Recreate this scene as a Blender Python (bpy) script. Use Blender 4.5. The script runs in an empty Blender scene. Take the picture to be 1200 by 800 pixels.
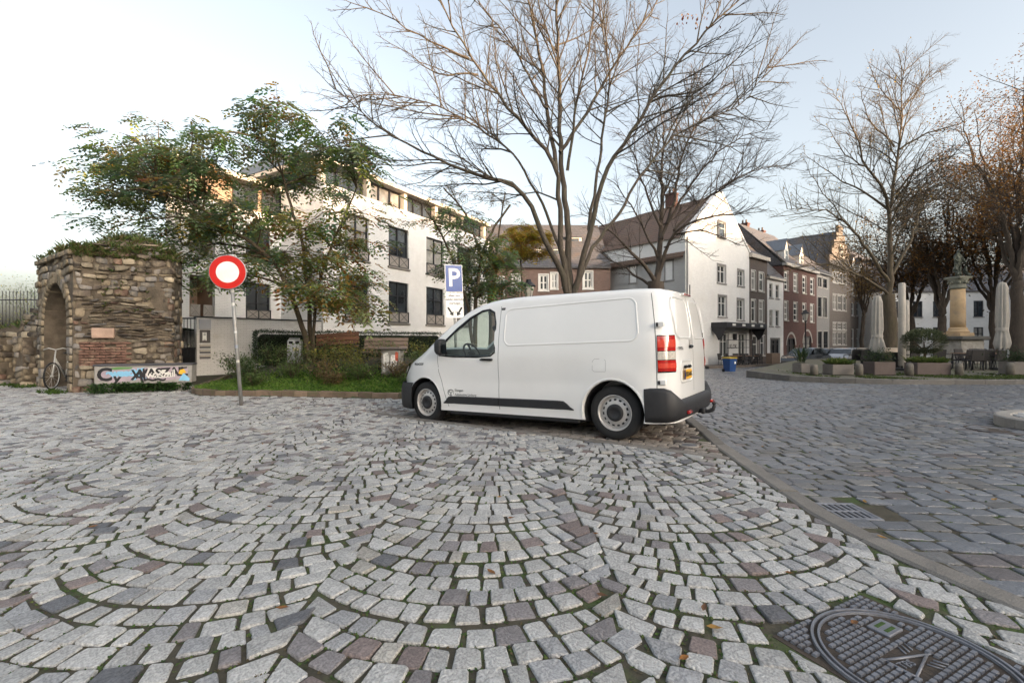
import bpy, bmesh, math, random
from mathutils import Vector, Matrix, noise
import numpy as np
R = math.radians
SC = bpy.context.scene
COL = SC.collection

# ---------------------------------------------------------------- camera
CAMZ = 1.22
FPX = 533.0                      # focal length in pixels of the 1200 wide photograph
cd = bpy.data.cameras.new('camera'); cam = bpy.data.objects.new('camera', cd); COL.objects.link(cam)
cam.location = (0, 0, CAMZ); cam.rotation_euler = (R(90), 0, 0)
cd.sensor_width = 36.0; cd.lens = 36.0 * FPX / 1200.0
cd.clip_start = 0.05; cd.clip_end = 3000
SC.camera = cam

# ---------------------------------------------------------------- sky and sun
SUN_EL, SUN_AZ = R(7), R(133)          # azimuth measured from +Y towards +X: the sun stands very low behind the right shoulder
w = bpy.data.worlds.new('World'); SC.world = w; w.use_nodes = True
nt = w.node_tree; nt.nodes.clear()
o_ = nt.nodes.new('ShaderNodeOutputWorld'); bg = nt.nodes.new('ShaderNodeBackground')
sky = nt.nodes.new('ShaderNodeTexSky'); sky.sky_type = 'NISHITA'; sky.sun_disc = False
sky.sun_elevation = SUN_EL; sky.sun_rotation = SUN_AZ
sky.air_density = 1.0; sky.dust_density = 7.0; sky.ozone_density = 1.6; sky.altitude = 50
bw = nt.nodes.new('ShaderNodeRGBToBW'); mxs = nt.nodes.new('ShaderNodeMix'); mxs.data_type = 'RGBA'; mxs.inputs['Factor'].default_value = 0.62     # thin veil: greyer blue
wm = nt.nodes.new('ShaderNodeMix'); wm.data_type = 'RGBA'; wm.blend_type = 'MULTIPLY'; wm.inputs['Factor'].default_value = 1.0; wm.inputs[7].default_value = (1.02, 1.0, 0.97, 1)
nt.links.new(sky.outputs[0], bw.inputs[0]); nt.links.new(sky.outputs[0], mxs.inputs[6]); nt.links.new(bw.outputs[0], mxs.inputs[7])
nt.links.new(mxs.outputs[2], wm.inputs[6]); nt.links.new(wm.outputs[2], bg.inputs['Color'])
bg.inputs['Strength'].default_value = 0.15
nt.links.new(bg.outputs[0], o_.inputs['Surface'])
sl = bpy.data.lights.new('sun', 'SUN'); sl.energy = 2.2; sl.angle = R(0.6); sl.color = (1.0, 0.66, 0.38)
so = bpy.data.objects.new('sun', sl); COL.objects.link(so)
_sd = Vector((math.sin(SUN_AZ) * math.cos(SUN_EL), math.cos(SUN_AZ) * math.cos(SUN_EL), math.sin(SUN_EL)))
so.rotation_euler = (-_sd).to_track_quat('-Z', 'Y').to_euler(); so.location = _sd * 80
vs = SC.view_settings
vs.view_transform = 'Standard'; vs.look = 'None'; vs.exposure = 2.7; vs.gamma = 1.0; vs.use_curve_mapping = False
SC.render.engine = 'CYCLES'
SC.cycles.use_denoising = True
SC.cycles.max_bounces = 6; SC.cycles.diffuse_bounces = 3; SC.cycles.glossy_bounces = 3
SC.cycles.transmission_bounces = 6; SC.cycles.transparent_max_bounces = 12
SC.cycles.caustics_reflective = False; SC.cycles.caustics_refractive = False

# ---------------------------------------------------------------- helpers
rnd = random.Random(7)
def U(a, b): return rnd.uniform(a, b)
def sstep(a, b, x):
    t = min(1.0, max(0.0, (x - a) / (b - a))); return t * t * (3 - 2 * t)
def at(px, py, Y):               # a photograph pixel at a known distance
    return Vector(((px - 600.0) * Y / FPX, Y, CAMZ + (400.0 - py) * Y / FPX))
VR = Vector((1.28, 5.64)); VF = Vector((-1.41, 7.52))       # where the van's near tyres stand
VD = (VF - VR).normalized(); VN = Vector((-VD.y, VD.x)); VN = VN if VN.y > 0 else -VN
def vn(x, y): return (x - VR.x) * VN.x + (y - VR.y) * VN.y          # distance behind the near tyre line
def vt(x, y): return (x - VR.x) * VD.x + (y - VR.y) * VD.y
def gz(x, y):                    # height of the street; the parking bay sinks a little towards the van's nose
    d = 0.027 * max(0.0, min(y, 51.0) - 8.9) * sstep(0, 8, x)
    d += 0.05 * math.exp(-((x + 1.65) ** 2 + (y - 7.9) ** 2) / 6.0)
    if abs(x) < 8 and 4 < y < 14:
        t = vt(x, y); d += 0.075 * sstep(.6, 3.2, t) * (1 - sstep(4.4, 5.6, t)) * sstep(-.16, -.07, vn(x, y)) * (1 - sstep(2.0, 2.8, vn(x, y)))
    return -d

class MB:
    def __init__(s): s.v = []; s.f = []; s.c = []; s.cur = None; s.m = []; s.mi = 0; s.sm = []
    def add(s, vs_, fs, col=None, smooth=False):
        b = len(s.v); s.v.extend([tuple(p) for p in vs_])
        for f in fs:
            s.f.append(tuple(i + b for i in f)); s.c.append(col if col is not None else s.cur); s.m.append(s.mi); s.sm.append(smooth)
    def box(s, x0, x1, y0, y1, z0, z1, M=None, col=None):
        p = [(x0,y0,z0),(x1,y0,z0),(x1,y1,z0),(x0,y1,z0),(x0,y0,z1),(x1,y0,z1),(x1,y1,z1),(x0,y1,z1)]
        if M is not None: p = [M @ Vector(q) for q in p]
        s.add(p, [(0,3,2,1),(4,5,6,7),(0,1,5,4),(1,2,6,5),(2,3,7,6),(3,0,4,7)], col)
    def bbox(s, x0, x1, y0, y1, z0, z1, b=0.01, M=None, col=None):     # box with chamfered edges
        X = (x0, x1); Y = (y0, y1); Z = (z0, z1); P = []
        for i in (0, 1):
            for j in (0, 1):
                for k in (0, 1):
                    sx, sy, sz = (b if i == 0 else -b), (b if j == 0 else -b), (b if k == 0 else -b)
                    P += [(X[i], Y[j]+sy, Z[k]+sz), (X[i]+sx, Y[j], Z[k]+sz), (X[i]+sx, Y[j]+sy, Z[k])]
        I = lambda i, j, k, a: ((i*2+j)*2+k)*3+a
        F = []
        for i in (0, 1):
            q = [I(i,0,0,0), I(i,1,0,0), I(i,1,1,0), I(i,0,1,0)]; F.append(q if i else q[::-1])
            q = [I(0,i,0,1), I(0,i,1,1), I(1,i,1,1), I(1,i,0,1)]; F.append(q if i else q[::-1])
            q = [I(0,0,i,2), I(1,0,i,2), I(1,1,i,2), I(0,1,i,2)]; F.append(q if i else q[::-1])
        for a in (0, 1):
            for c in (0, 1):
                F.append([I(a,c,0,0), I(a,c,1,0), I(a,c,1,1), I(a,c,0,1)][::1 if a != c else -1][::-1])
                F.append([I(a,0,c,0), I(a,1,c,0), I(a,1,c,2), I(a,0,c,2)][::1 if a != c else -1])
                F.append([I(0,a,c,1), I(1,a,c,1), I(1,a,c,2), I(0,a,c,2)][::1 if a != c else -1][::-1])
        for i in (0, 1):
            for j in (0, 1):
                for k in (0, 1):
                    t = [I(i,j,k,0), I(i,j,k,1), I(i,j,k,2)]; F.append(t if (i+j+k) % 2 else t[::-1])
        if M is not None: P = [M @ Vector(q) for q in P]
        s.add(P, F, col)
    def tube(s, pts, rad, n=8, cap=True, col=None, smooth=True):
        pts = [Vector(p) for p in pts]
        if not hasattr(rad, '__len__'): rad = [rad] * len(pts)
        t0 = (pts[1] - pts[0]).normalized()
        a = t0.orthogonal().normalized(); V = []
        for i, p in enumerate(pts):
            t = ((pts[min(i+1, len(pts)-1)] - pts[max(i-1, 0)]))
            t = t.normalized() if t.length > 1e-9 else t0
            a = (a - t * a.dot(t)); a = a.normalized() if a.length > 1e-6 else t.orthogonal().normalized()
            b = t.cross(a)
            for k in range(n):
                th = 2 * math.pi * k / n; V.append(p + (a * math.cos(th) + b * math.sin(th)) * rad[i])
        F = []
        for i in range(len(pts) - 1):
            for k in range(n):
                F.append((i*n+k, i*n+(k+1) % n, (i+1)*n+(k+1) % n, (i+1)*n+k))
        if cap: F.append(tuple(range(n))[::-1]); F.append(tuple((len(pts)-1)*n+k for k in range(n)))
        s.add(V, F, col, smooth)
    def lathe(s, prof, n=16, M=None, col=None, smooth=True, a0=0, a1=2*math.pi, cap=True):      # prof: (r, z)
        V = []; full = abs(a1 - a0 - 2*math.pi) < 1e-6; m = n if full else n + 1
        for r, z in prof:
            for k in range(m):
                th = a0 + (a1 - a0) * k / n; V.append((r*math.cos(th), r*math.sin(th), z))
        F = []
        for i in range(len(prof) - 1):
            for k in range(n):
                F.append((i*m+k, i*m+(k+1) % m, (i+1)*m+(k+1) % m, (i+1)*m+k))
        if full and cap and not (len(prof) == 2 and abs(prof[0][1] - prof[1][1]) < 1e-6):
            if prof[0][0] > 1e-4: F.append(tuple(range(m))[::-1])
            if prof[-1][0] > 1e-4: F.append(tuple((len(prof)-1)*m+k for k in range(m)))
        if M is not None: V = [M @ Vector(q) for q in V]
        s.add(V, F, col, smooth)
    def prism(s, out, h0, h1, M=None, col=None):      # outline (a,b) extruded along the third axis, caps both ends
        n = len(out); V = [(a, b, h0) for a, b in out] + [(a, b, h1) for a, b in out]
        if M is not None: V = [M @ Vector(q) for q in V]
        F = [tuple(range(n))[::-1], tuple(range(n, 2*n))] + [(i, (i+1) % n, n+(i+1) % n, n+i) for i in range(n)]
        s.add(V, F, col)
    def build(s, name, mat, parent=None, smooth=None, sharp=None):
        me = bpy.data.meshes.new(name); me.from_pydata(s.v, [], s.f)
        for m in (mat if isinstance(mat, (list, tuple)) else [mat]): me.materials.append(m)
        if any(s.m): me.polygons.foreach_set('material_index', s.m)
        sm = s.sm if smooth is None else [smooth] * len(s.f)
        me.polygons.foreach_set('use_smooth', sm)
        if any(c is not None for c in s.c):
            ca = me.color_attributes.new('Col', 'FLOAT_COLOR', 'CORNER')
            arr = np.ones((len(me.loops), 4), dtype=np.float32); i = 0
            for f, c in zip(s.f, s.c):
                n = len(f); arr[i:i+n, :3] = c if c is not None else (1, 1, 1); i += n
            ca.data.foreach_set('color', arr.ravel())
        me.update()
        if sharp is not None:
            me.shade_smooth() if hasattr(me, 'shade_smooth') else None
            me.set_sharp_from_angle(angle=R(sharp))
        ob = bpy.data.objects.new(name, me); COL.objects.link(ob)
        if parent is not None: ob.parent = parent
        return ob

def tag(o, label=None, cat=None, group=None, kind=None):
    if label: o['label'] = label
    if cat: o['category'] = cat
    if group: o['group'] = group
    if kind: o['kind'] = kind
    return o
def thing(name, label, cat, loc=(0, 0, 0), rz=0.0, group=None):
    e = bpy.data.objects.new(name, None); COL.objects.link(e)
    e.location = loc; e.rotation_euler = (0, 0, rz); e.empty_display_size = 0.2
    return tag(e, label, cat, group)
def copy_tree(o, parent=None):
    c = o.copy(); COL.objects.link(c); c.parent = parent
    for ch in KIDS.get(o.name, None) or [x for x in bpy.data.objects if x.parent == o]: copy_tree(ch, c)
    return c
KIDS = {}
def empty_child(name, parent, loc=(0,0,0)):
    e = bpy.data.objects.new(name, None); COL.objects.link(e); e.parent = parent; e.location = loc; return e
def text_mesh(txt, size, M, depth=0.0, bold=0.0, align='CENTER', space=1.0):
    c = bpy.data.curves.new('t', 'FONT'); c.body = txt; c.size = size; c.align_x = align; c.align_y = 'CENTER'
    c.extrude = depth; c.offset = bold; c.space_character = space; c.resolution_u = 3
    o = bpy.data.objects.new('t', c); COL.objects.link(o)
    dg = bpy.context.evaluated_depsgraph_get(); me = bpy.data.meshes.new_from_object(o.evaluated_get(dg))
    bpy.data.objects.remove(o); bpy.data.curves.remove(c)
    vs_ = [M @ v.co for v in me.vertices]; fs = [tuple(p.vertices) for p in me.polygons]
    bpy.data.meshes.remove(me); return vs_, fs

# ---------------------------------------------------------------- materials
MATS = {}
class NT:
    def __init__(s, m): s.t = m.node_tree; s.n = s.t.nodes; s.l = s.t.links
    def new(s, k, **kw):
        x = s.n.new(k)
        for a, b in kw.items(): setattr(x, a, b)
        return x
    def link(s, a, b): s.l.new(a, b)
def _inp(nd, name, v):
    nd.inputs[name].default_value = v
def mat(name, col=(0.5, 0.5, 0.5), rough=0.6, metal=0.0, var=0.15, scale=6.0, bump=0.0, bscale=40.0, attr=False,
        spec=0.5, coat=0.0, trans=0.0, dirt=None, dscale=1.5, damt=0.5, emit=None, obrand=0.0, brick=None, detail=5.0, speck=None, leaf=0.0, stretch=None):
    if name in MATS: return MATS[name]
    m = bpy.data.materials.new(name); m.use_nodes = True; t = NT(m)
    b = t.n['Principled BSDF']
    _inp(b, 'Roughness', rough); _inp(b, 'Metallic', metal); _inp(b, 'Specular IOR Level', spec)
    if coat: _inp(b, 'Coat Weight', coat); _inp(b, 'Coat Roughness', 0.04)
    if trans: _inp(b, 'Transmission Weight', trans)
    tc = t.new('ShaderNodeTexCoord'); co = tc.outputs['Object']
    if stretch:
        mp = t.new('ShaderNodeMapping'); mp.inputs['Scale'].default_value = stretch; t.link(co, mp.inputs['Vector']); co = mp.outputs[0]
    rgb = t.new('ShaderNodeRGB'); rgb.outputs[0].default_value = (*col, 1); cur = rgb.outputs[0]
    if attr:
        at_ = t.new('ShaderNodeVertexColor', layer_name='Col'); mm = t.new('ShaderNodeMix', data_type='RGBA', blend_type='MULTIPLY')
        mm.inputs['Factor'].default_value = 1; t.link(cur, mm.inputs[6]); t.link(at_.outputs[0], mm.inputs[7]); cur = mm.outputs[2]
    if brick:
        bw, bh, c2, mort = brick[:4]
        bt = t.new('ShaderNodeTexBrick'); bt.inputs['Scale'].default_value = 1.0
        bt.inputs['Brick Width'].default_value = bw; bt.inputs['Row Height'].default_value = bh
        bt.inputs['Mortar Size'].default_value = brick[4] if len(brick) > 4 else 0.012
        bt.inputs['Color1'].default_value = (*col, 1); bt.inputs['Color2'].default_value = (*c2, 1); bt.inputs['Mortar'].default_value = (*mort, 1)
        sp = t.new('ShaderNodeSeparateXYZ'); cb = t.new('ShaderNodeCombineXYZ'); ad = t.new('ShaderNodeMath', operation='ADD')
        t.link(co, sp.inputs[0]); t.link(sp.outputs[0], ad.inputs[0]); t.link(sp.outputs[1], ad.inputs[1])
        t.link(ad.outputs[0], cb.inputs[0]); t.link(sp.outputs[2], cb.inputs[1]); t.link(cb.outputs[0], bt.inputs['Vector'])
        cur = bt.outputs['Color']
    if obrand:
        oi = t.new('ShaderNodeObjectInfo'); mr = t.new('ShaderNodeMapRange'); mr.inputs[3].default_value = 1 - obrand; mr.inputs[4].default_value = 1 + obrand
        t.link(oi.outputs['Random'], mr.inputs[0]); mm = t.new('ShaderNodeMix', data_type='RGBA', blend_type='MULTIPLY'); mm.inputs['Factor'].default_value = 1
        t.link(cur, mm.inputs[6]); t.link(mr.outputs[0], mm.inputs[7]); cur = mm.outputs[2]
    if var:
        nz = t.new('ShaderNodeTexNoise'); nz.inputs['Scale'].default_value = scale; nz.inputs['Detail'].default_value = detail; nz.inputs['Roughness'].default_value = 0.62
        t.link(co, nz.inputs['Vector'])
        mr = t.new('ShaderNodeMapRange'); mr.inputs[1].default_value = 0.25; mr.inputs[2].default_value = 0.75
        mr.inputs[3].default_value = 1 - var; mr.inputs[4].default_value = 1 + var; t.link(nz.outputs[0], mr.inputs[0])
        mm = t.new('ShaderNodeMix', data_type='RGBA', blend_type='MULTIPLY'); mm.inputs['Factor'].default_value = 1
        t.link(cur, mm.inputs[6]); t.link(mr.outputs[0], mm.inputs[7]); cur = mm.outputs[2]
    if speck:
        sc, lo, hi = speck
        nz = t.new('ShaderNodeTexNoise'); nz.inputs['Scale'].default_value = sc; nz.inputs['Detail'].default_value = 3; nz.inputs['Roughness'].default_value = 0.75
        t.link(co, nz.inputs['Vector']); mr = t.new('ShaderNodeMapRange'); mr.inputs[1].default_value = 0.38; mr.inputs[2].default_value = 0.62
        mr.inputs[3].default_value = lo; mr.inputs[4].default_value = hi; t.link(nz.outputs[0], mr.inputs[0])
        mm = t.new('ShaderNodeMix', data_type='RGBA', blend_type='MULTIPLY'); mm.inputs['Factor'].default_value = 1
        t.link(cur, mm.inputs[6]); t.link(mr.outputs[0], mm.inputs[7]); cur = mm.outputs[2]
    if dirt:
        nz = t.new('ShaderNodeTexNoise'); nz.inputs['Scale'].default_value = dscale; nz.inputs['Detail'].default_value = 6; nz.inputs['Roughness'].default_value = 0.65
        t.link(co, nz.inputs['Vector']); mr = t.new('ShaderNodeMapRange'); mr.inputs[1].default_value = 0.5; mr.inputs[2].default_value = 0.68
        mr.inputs[3].default_value = 0; mr.inputs[4].default_value = damt; t.link(nz.outputs[0], mr.inputs[0])
        mm = t.new('ShaderNodeMix', data_type='RGBA'); mm.inputs[7].default_value = (*dirt, 1)
        t.link(mr.outputs[0], mm.inputs['Factor']); t.link(cur, mm.inputs[6]); cur = mm.outputs[2]
    t.link(cur, b.inputs['Base Color'])
    if bump:
        nz = t.new('ShaderNodeTexNoise'); nz.inputs['Scale'].default_value = bscale; nz.inputs['Detail'].default_value = 5; nz.inputs['Roughness'].default_value = 0.6
        t.link(co, nz.inputs['Vector']); bp = t.new('ShaderNodeBump'); bp.inputs['Strength'].default_value = bump; bp.inputs['Distance'].default_value = 0.02
        h = nz.outputs[0]
        if brick:
            ml = t.new('ShaderNodeMath', operation='MULTIPLY_ADD'); ml.inputs[1].default_value = -1.0
            t.link(bt.outputs['Fac'], ml.inputs[0]); t.link(h, ml.inputs[2]); h = ml.outputs[0]
        t.link(h, bp.inputs['Height']); t.link(bp.outputs[0], b.inputs['Normal'])
    if leaf:
        tr = t.new('ShaderNodeBsdfTranslucent'); ms = t.new('ShaderNodeMixShader'); ms.inputs[0].default_value = leaf
        t.link(cur, tr.inputs['Color']); t.link(b.outputs[0], ms.inputs[1]); t.link(tr.outputs[0], ms.inputs[2])
        t.link(ms.outputs[0], t.n['Material Output'].inputs['Surface'])
    if emit: _inp(b, 'Emission Color', (*emit[0], 1)); _inp(b, 'Emission Strength', emit[1])
    MATS[name] = m; return m

def glass(name, tint=(0.9, 0.95, 0.95), rough=0.02):
    if name in MATS: return MATS[name]
    m = bpy.data.materials.new(name); m.use_nodes = True; t = NT(m)
    t.n.remove(t.n['Principled BSDF'])
    tr = t.new('ShaderNodeBsdfTransparent'); tr.inputs[0].default_value = (*tint, 1)
    gl = t.new('ShaderNodeBsdfGlossy'); gl.inputs['Roughness'].default_value = rough
    fr = t.new('ShaderNodeFresnel'); fr.inputs[0].default_value = 1.5; ms = t.new('ShaderNodeMixShader')
    t.link(fr.outputs[0], ms.inputs[0]); t.link(tr.outputs[0], ms.inputs[1]); t.link(gl.outputs[0], ms.inputs[2])
    t.link(ms.outputs[0], t.n['Material Output'].inputs['Surface'])
    MATS[name] = m; return m
# ---------------------------------------------------------------- ground sheet
M_soil = mat('joint_soil', (0.062, 0.054, 0.036), 0.95, var=0.35, scale=9, bump=0.6, bscale=60, dirt=(0.050, 0.085, 0.016), dscale=2.6, damt=1.0)
def axis(lo, hi, fine0, fine1, step):
    a = list(np.arange(fine0, fine1 + 1e-6, step)); d = step
    x = fine1
    while x < hi: d *= 1.6; x += d; a.append(min(x, hi))
    d = step; x = fine0
    while x > lo: d *= 1.6; x -= d; a.insert(0, max(x, lo))
    return a
gx = sorted(set([round(float(v), 3) for v in axis(-900, 900, -20, 45, 1.0)] + [round(1.6 + .1 * k, 3) for k in range(32)])); gy = axis(-300, 1500, -6, 55, 1.0)
g = MB(); V = []; F = []
XK = [(-4, 2.9), (1.0, 2.62), (1.6, 2.42), (2.1, 2.28), (2.4, 2.20), (2.92, 2.18), (3.87, 2.30), (4.87, 2.45), (5.78, 2.66), (6.6, 2.84), (9, 3.45), (12, 4.3), (40, 12)]
XK = [(a * 1.1146, c * .976) for a, c in XK]
def xk(y): return float(np.interp(y, [p[0] for p in XK], [p[1] for p in XK]))
KW = 0.17
def zroad(x, y): return gz(x, y) - 0.045 * sstep(0.0, 0.25, x - xk(y))
for y in gy:
    for x in gx:
        V.append((x, y, (zroad(x, y) if abs(x) < 60 and y < 60 else gz(x, y)) - 0.010 - (.09 if -.6 < vn(x, y) < 3.2 and -.5 < vt(x, y) < 6 and abs(x) < 8 else 0)))
nx = len(gx)
for j in range(len(gy) - 1):
    for i in range(nx - 1):
        F.append((j*nx+i, j*nx+i+1, (j+1)*nx+i+1, (j+1)*nx+i))
g.add(V, F, smooth=True)
tag(g.build('ground', M_soil), kind='structure')

# ---------------------------------------------------------------- setts
M_set = mat('granite_sett', (1, 1, 1), 0.5, var=0.18, scale=11, attr=True, bump=0.6, bscale=70, speck=(80, 0.66, 1.24), spec=0.45)
M_set2 = mat('basalt_sett', (1, 1, 1), 0.33, var=0.16, scale=9, attr=True, bump=0.6, bscale=38, speck=(110, 0.78, 1.16), spec=0.55)
def sett(c4, zf, inset=0.012, dome=0.006, depth=0.05, round_=0.2, jit=0.006):
    """one paving stone from its four ground corners; returns verts and faces"""
    c = [Vector((p[0] + U(-jit, jit), p[1] + U(-jit, jit))) for p in c4]
    m = sum(c, Vector((0, 0))) / 4
    out = []
    for i in range(4):
        p, a, b = c[i], c[i-1], c[(i+1) % 4]
        r1, r2 = U(.6, 1.4) * round_, U(.6, 1.4) * round_
        out += [p + (a - p) * r1 * .5 + (m - p) * .03, p + (b - p) * r2 * .5 + (m - p) * .03]
    z = zf(m.x, m.y) + U(-.005, .004); tx, ty = U(-.04, .04), U(-.04, .04)
    Z = lambda q, d: z + (q.x - m.x) * tx + (q.y - m.y) * ty + d
    V = []
    for q in out: V.append((q.x, q.y, Z(q, -depth)))
    for q in out: V.append((q.x, q.y, Z(q, -.006 + U(-.002, .002))))
    for q in out:
        d = (m - q); q2 = q + d * min(.45, inset / max(d.length, 1e-4)); V.append((q2.x, q2.y, Z(q2, U(-.0015, .0015))))
    V.append((m.x, m.y, Z(m, dome * U(.2, 1.2))))
    F = []
    for r in (0, 8):
        for i in range(8): F.append((r+i, r+(i+1) % 8, r+8+(i+1) % 8, r+8+i))
    for i in range(8): F.append((16+i, 16+(i+1) % 8, 24))
    return V, F, m
def ccw(c):
    a = sum(c[i][0]*c[(i+1) % 4][1] - c[(i+1) % 4][0]*c[i][1] for i in range(4)); return c if a > 0 else c[::-1]
def gr_col():
    t = rnd.random(); k = U(.82, 1.14)
    if t < .66: b = (.42, .414, .402)
    elif t < .80: b = (.32, .32, .325)
    elif t < .89: b = (.215, .198, .200)
    elif t < .93: b = (.195, .155, .145)
    elif t < .97: b = (.135, .137, .148)
    else: b = (.37, .35, .315)
    return tuple(x * k for x in b)
def bas_col():
    t = rnd.random(); k = U(.75, 1.25)
    b = (.14, .147, .163) if t < .7 else ((.135, .132, .13) if t < .85 else ((.12, .105, .105) if t < .93 else (.19, .185, .18)))
    return tuple(x * k for x in b)
# manhole square and grate keep-outs
MA, MBq = Vector((1.085, 1.896)), Vector((1.696, 2.204))
MHd = (MBq - MA).normalized(); MHn = Vector((MHd.y, -MHd.x)); MHs = 0.342; MHc = MA + MHd * MHs + MHn * MHs
def in_mh(x, y, pad=0.0):
    d = Vector((x, y)) - MHc; return abs(d.dot(MHd)) < MHs + pad and abs(d.dot(MHn)) < MHs + pad
GR = (2.30, 2.66, 3.24, 3.58)
# van line
BAND0, BAND1 = -0.20, -0.07
def bed_front(x): return 10.05 + 0.10 * math.sin(x * .9) + 0.020 * (x + 3.5) ** 2 * (1 if x < -3.5 else .3)
def bed_left(y): return -8.1 - .40 * max(0.0, y - 11.6)
def in_bed(x, y, pad=0.0):
    if y < 9.4 or x < bed_left(y) + pad: return False
    r = 0.0
    if x < -6.45: r = (1 - math.sqrt(max(0, 1 - ((-6.45 - x) / 1.7) ** 2))) * 1.8
    return y > bed_front(x) + r + pad and x < 1.5
def vis(x, y, m=1.19, e=.5): return abs(x) < m * y + e
def area4(c): return abs(sum(c[i][0]*c[(i+1) % 4][1] - c[(i+1) % 4][0]*c[i][1] for i in range(4))) / 2
def cut4(c4):
    """trim a stone against the kerb, the manhole frame, the parking edge and the planting bed"""
    out = []; a0 = area4(c4)
    for x, y in c4:
        x = min(x, xk(y) - .012)
        d = Vector((x, y)) - MHc; u, v = d.dot(MHd), d.dot(MHn); e = MHs + .012
        if abs(u) < e and abs(v) < e:
            if e - abs(u) < e - abs(v): u = math.copysign(e, u)
            else: v = math.copysign(e, v)
            p = MHc + MHd * u + MHn * v; x, y = p.x, p.y
        if vt(x, y) < 4.25:
            k = vn(x, y) - (BAND0 - .012)
            if k > 0: x, y = x - VN.x * k, y - VN.y * k
        out.append((x, y))
    mx, my = sum(p[0] for p in out) / 4, sum(p[1] for p in out) / 4
    if in_bed(mx, my, -.10) or area4(out) < .22 * a0 or in_mh(mx, my): return None
    return out
fan = []; zf = lambda x, y: gz(x, y)
LW = 1.42; RR = LW / 2 / math.sin(R(39)); PT = 0.136; NS = 12
def xb_(k): return .49 + k * LW
EB = {(k, j): rnd.choice((-1, 1)) * U(.02, .06) for k in range(-16, 5) for j in range(-6, 110)}
for k in range(-14, 3):
    xc = xb_(k) + LW / 2
    for j in range(-4, 106):
        yj = .5 + j * PT + .012 * math.sin(j * 1.7 + k)
        t0 = -math.asin(min(.99, (xc - xb_(k) - EB[k, j]) / RR)); t1 = math.asin(min(.99, (xb_(k+1) + EB[k+1, j] - xc) / RR))
        off = U(-.5, .5)
        ths = [t0] + [t0 + (t1 - t0) * (i + off * .4 + U(-.2, .2)) / NS for i in range(1, NS)] + [t1]
        for i in range(NS):
            a, b = ths[i], ths[i+1]; t = (a + b) / 2
            mx = xc + RR * math.sin(t); my = yj - RR * math.cos(t) + RR * .85
            if my < .72 or not vis(mx, my, 1.19, 2.4) or my > 12.7: continue
            g1 = .0045 + abs(U(0, .004)); gt = (g1 + .002) / RR
            def pf(th, dy, edge):
                if edge: return (xc + RR * math.sin(th), yj + dy - RR * math.cos(th) + RR * .85)
                t_ = dy * math.cos(th); return (xc + (RR - t_) * math.sin(th), yj - (RR - t_) * math.cos(th) + RR * .85)
            e0, e1 = i == 0, i == NS - 1
            c4 = [pf(a + gt, g1, e0), pf(a + gt, PT - g1, e0), pf(b - gt, PT - g1, e1), pf(b - gt, g1, e1)]
            q = cut4(c4)
            if q: fan.append((ccw(q), gr_col(), 0))
# stones cut in a row along the kerb and the bands fill the edge
def rowfill(lst, x0, y0, dx, dy, length, step, wid, colf, test=None, gap=.007):
    d = Vector((dx, dy)).normalized(); n = Vector((-d.y, d.x)); s = 0.0; p0 = Vector((x0, y0))
    while s < length:
        l = step * U(.8, 1.25); a = p0 + d * (s + gap); b = p0 + d * (s + l - gap)
        m = (a + b) / 2 + n * wid / 2
        if (test is None or test(m.x, m.y)):
            lst.append((ccw([tuple(a + n*gap), tuple(b + n*gap), tuple(b + n*(wid-gap)), tuple(a + n*(wid-gap))]), colf(), 1))
        s += l
park = []
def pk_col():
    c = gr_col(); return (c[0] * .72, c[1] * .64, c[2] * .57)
for r in range(0, 40):
    o0 = VR + VN * (BAND1 + .01 + r * .125) + VD * (-3.0 + U(0, .1))
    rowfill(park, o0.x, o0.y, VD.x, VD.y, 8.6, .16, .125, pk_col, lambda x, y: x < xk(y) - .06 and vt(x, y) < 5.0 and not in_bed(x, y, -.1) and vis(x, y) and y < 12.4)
road = []
RA = R(-6); rd = Vector((math.cos(RA), math.sin(RA))); rn = Vector((-rd.y, rd.x))
def in_terrace(x, y, pad=0.0): return y > 15.1 + pad + (.0 if x > 13.5 else (13.5 - x) ** 2 * .2) and x > 10.3 + pad + max(0, y - 20) * .83
ISL = Vector((8.72, 6.6)); ISR = 1.2
def in_isl(x, y, pad=0.0): return (x - ISL.x) ** 2 / 1.4 + (y - ISL.y) ** 2 * 1.6 < (ISR + pad) ** 2
for r in range(-12, 250):
    yb = 1.2 + r * .165
    if yb > 40: break
    s = -3 + U(0, .2)
    while s < 46:
        l = U(.17, .27); p = Vector((0, yb)) + rd * s + Vector((0, U(-.004, .004))); m = p + rd * l / 2 + rn * .082
        if l and m.x > xk(m.y) + KW + .075 and vis(m.x, m.y, 1.19, 2.6) and m.y > .9 and not in_terrace(m.x, m.y, -.02) and not in_isl(m.x, m.y, .03) and m.x < 26 \
           and not (GR[0]-.07 < m.x < GR[1]+.07 and GR[2]-.06 < m.y < GR[3]+.06):
            if not (m.y > 15.6 and m.x > .72 * m.y):
                g1 = U(.006, .011); wv = U(-.008, .008)
                q = lambda a, b: tuple(p + rd * a + rn * (b + wv))
                road.append((ccw([q(g1, g1), q(l - g1, g1), q(l - g1, .165 - g1), q(g1, .165 - g1)]), bas_col(), 2))
        s += l
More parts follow.
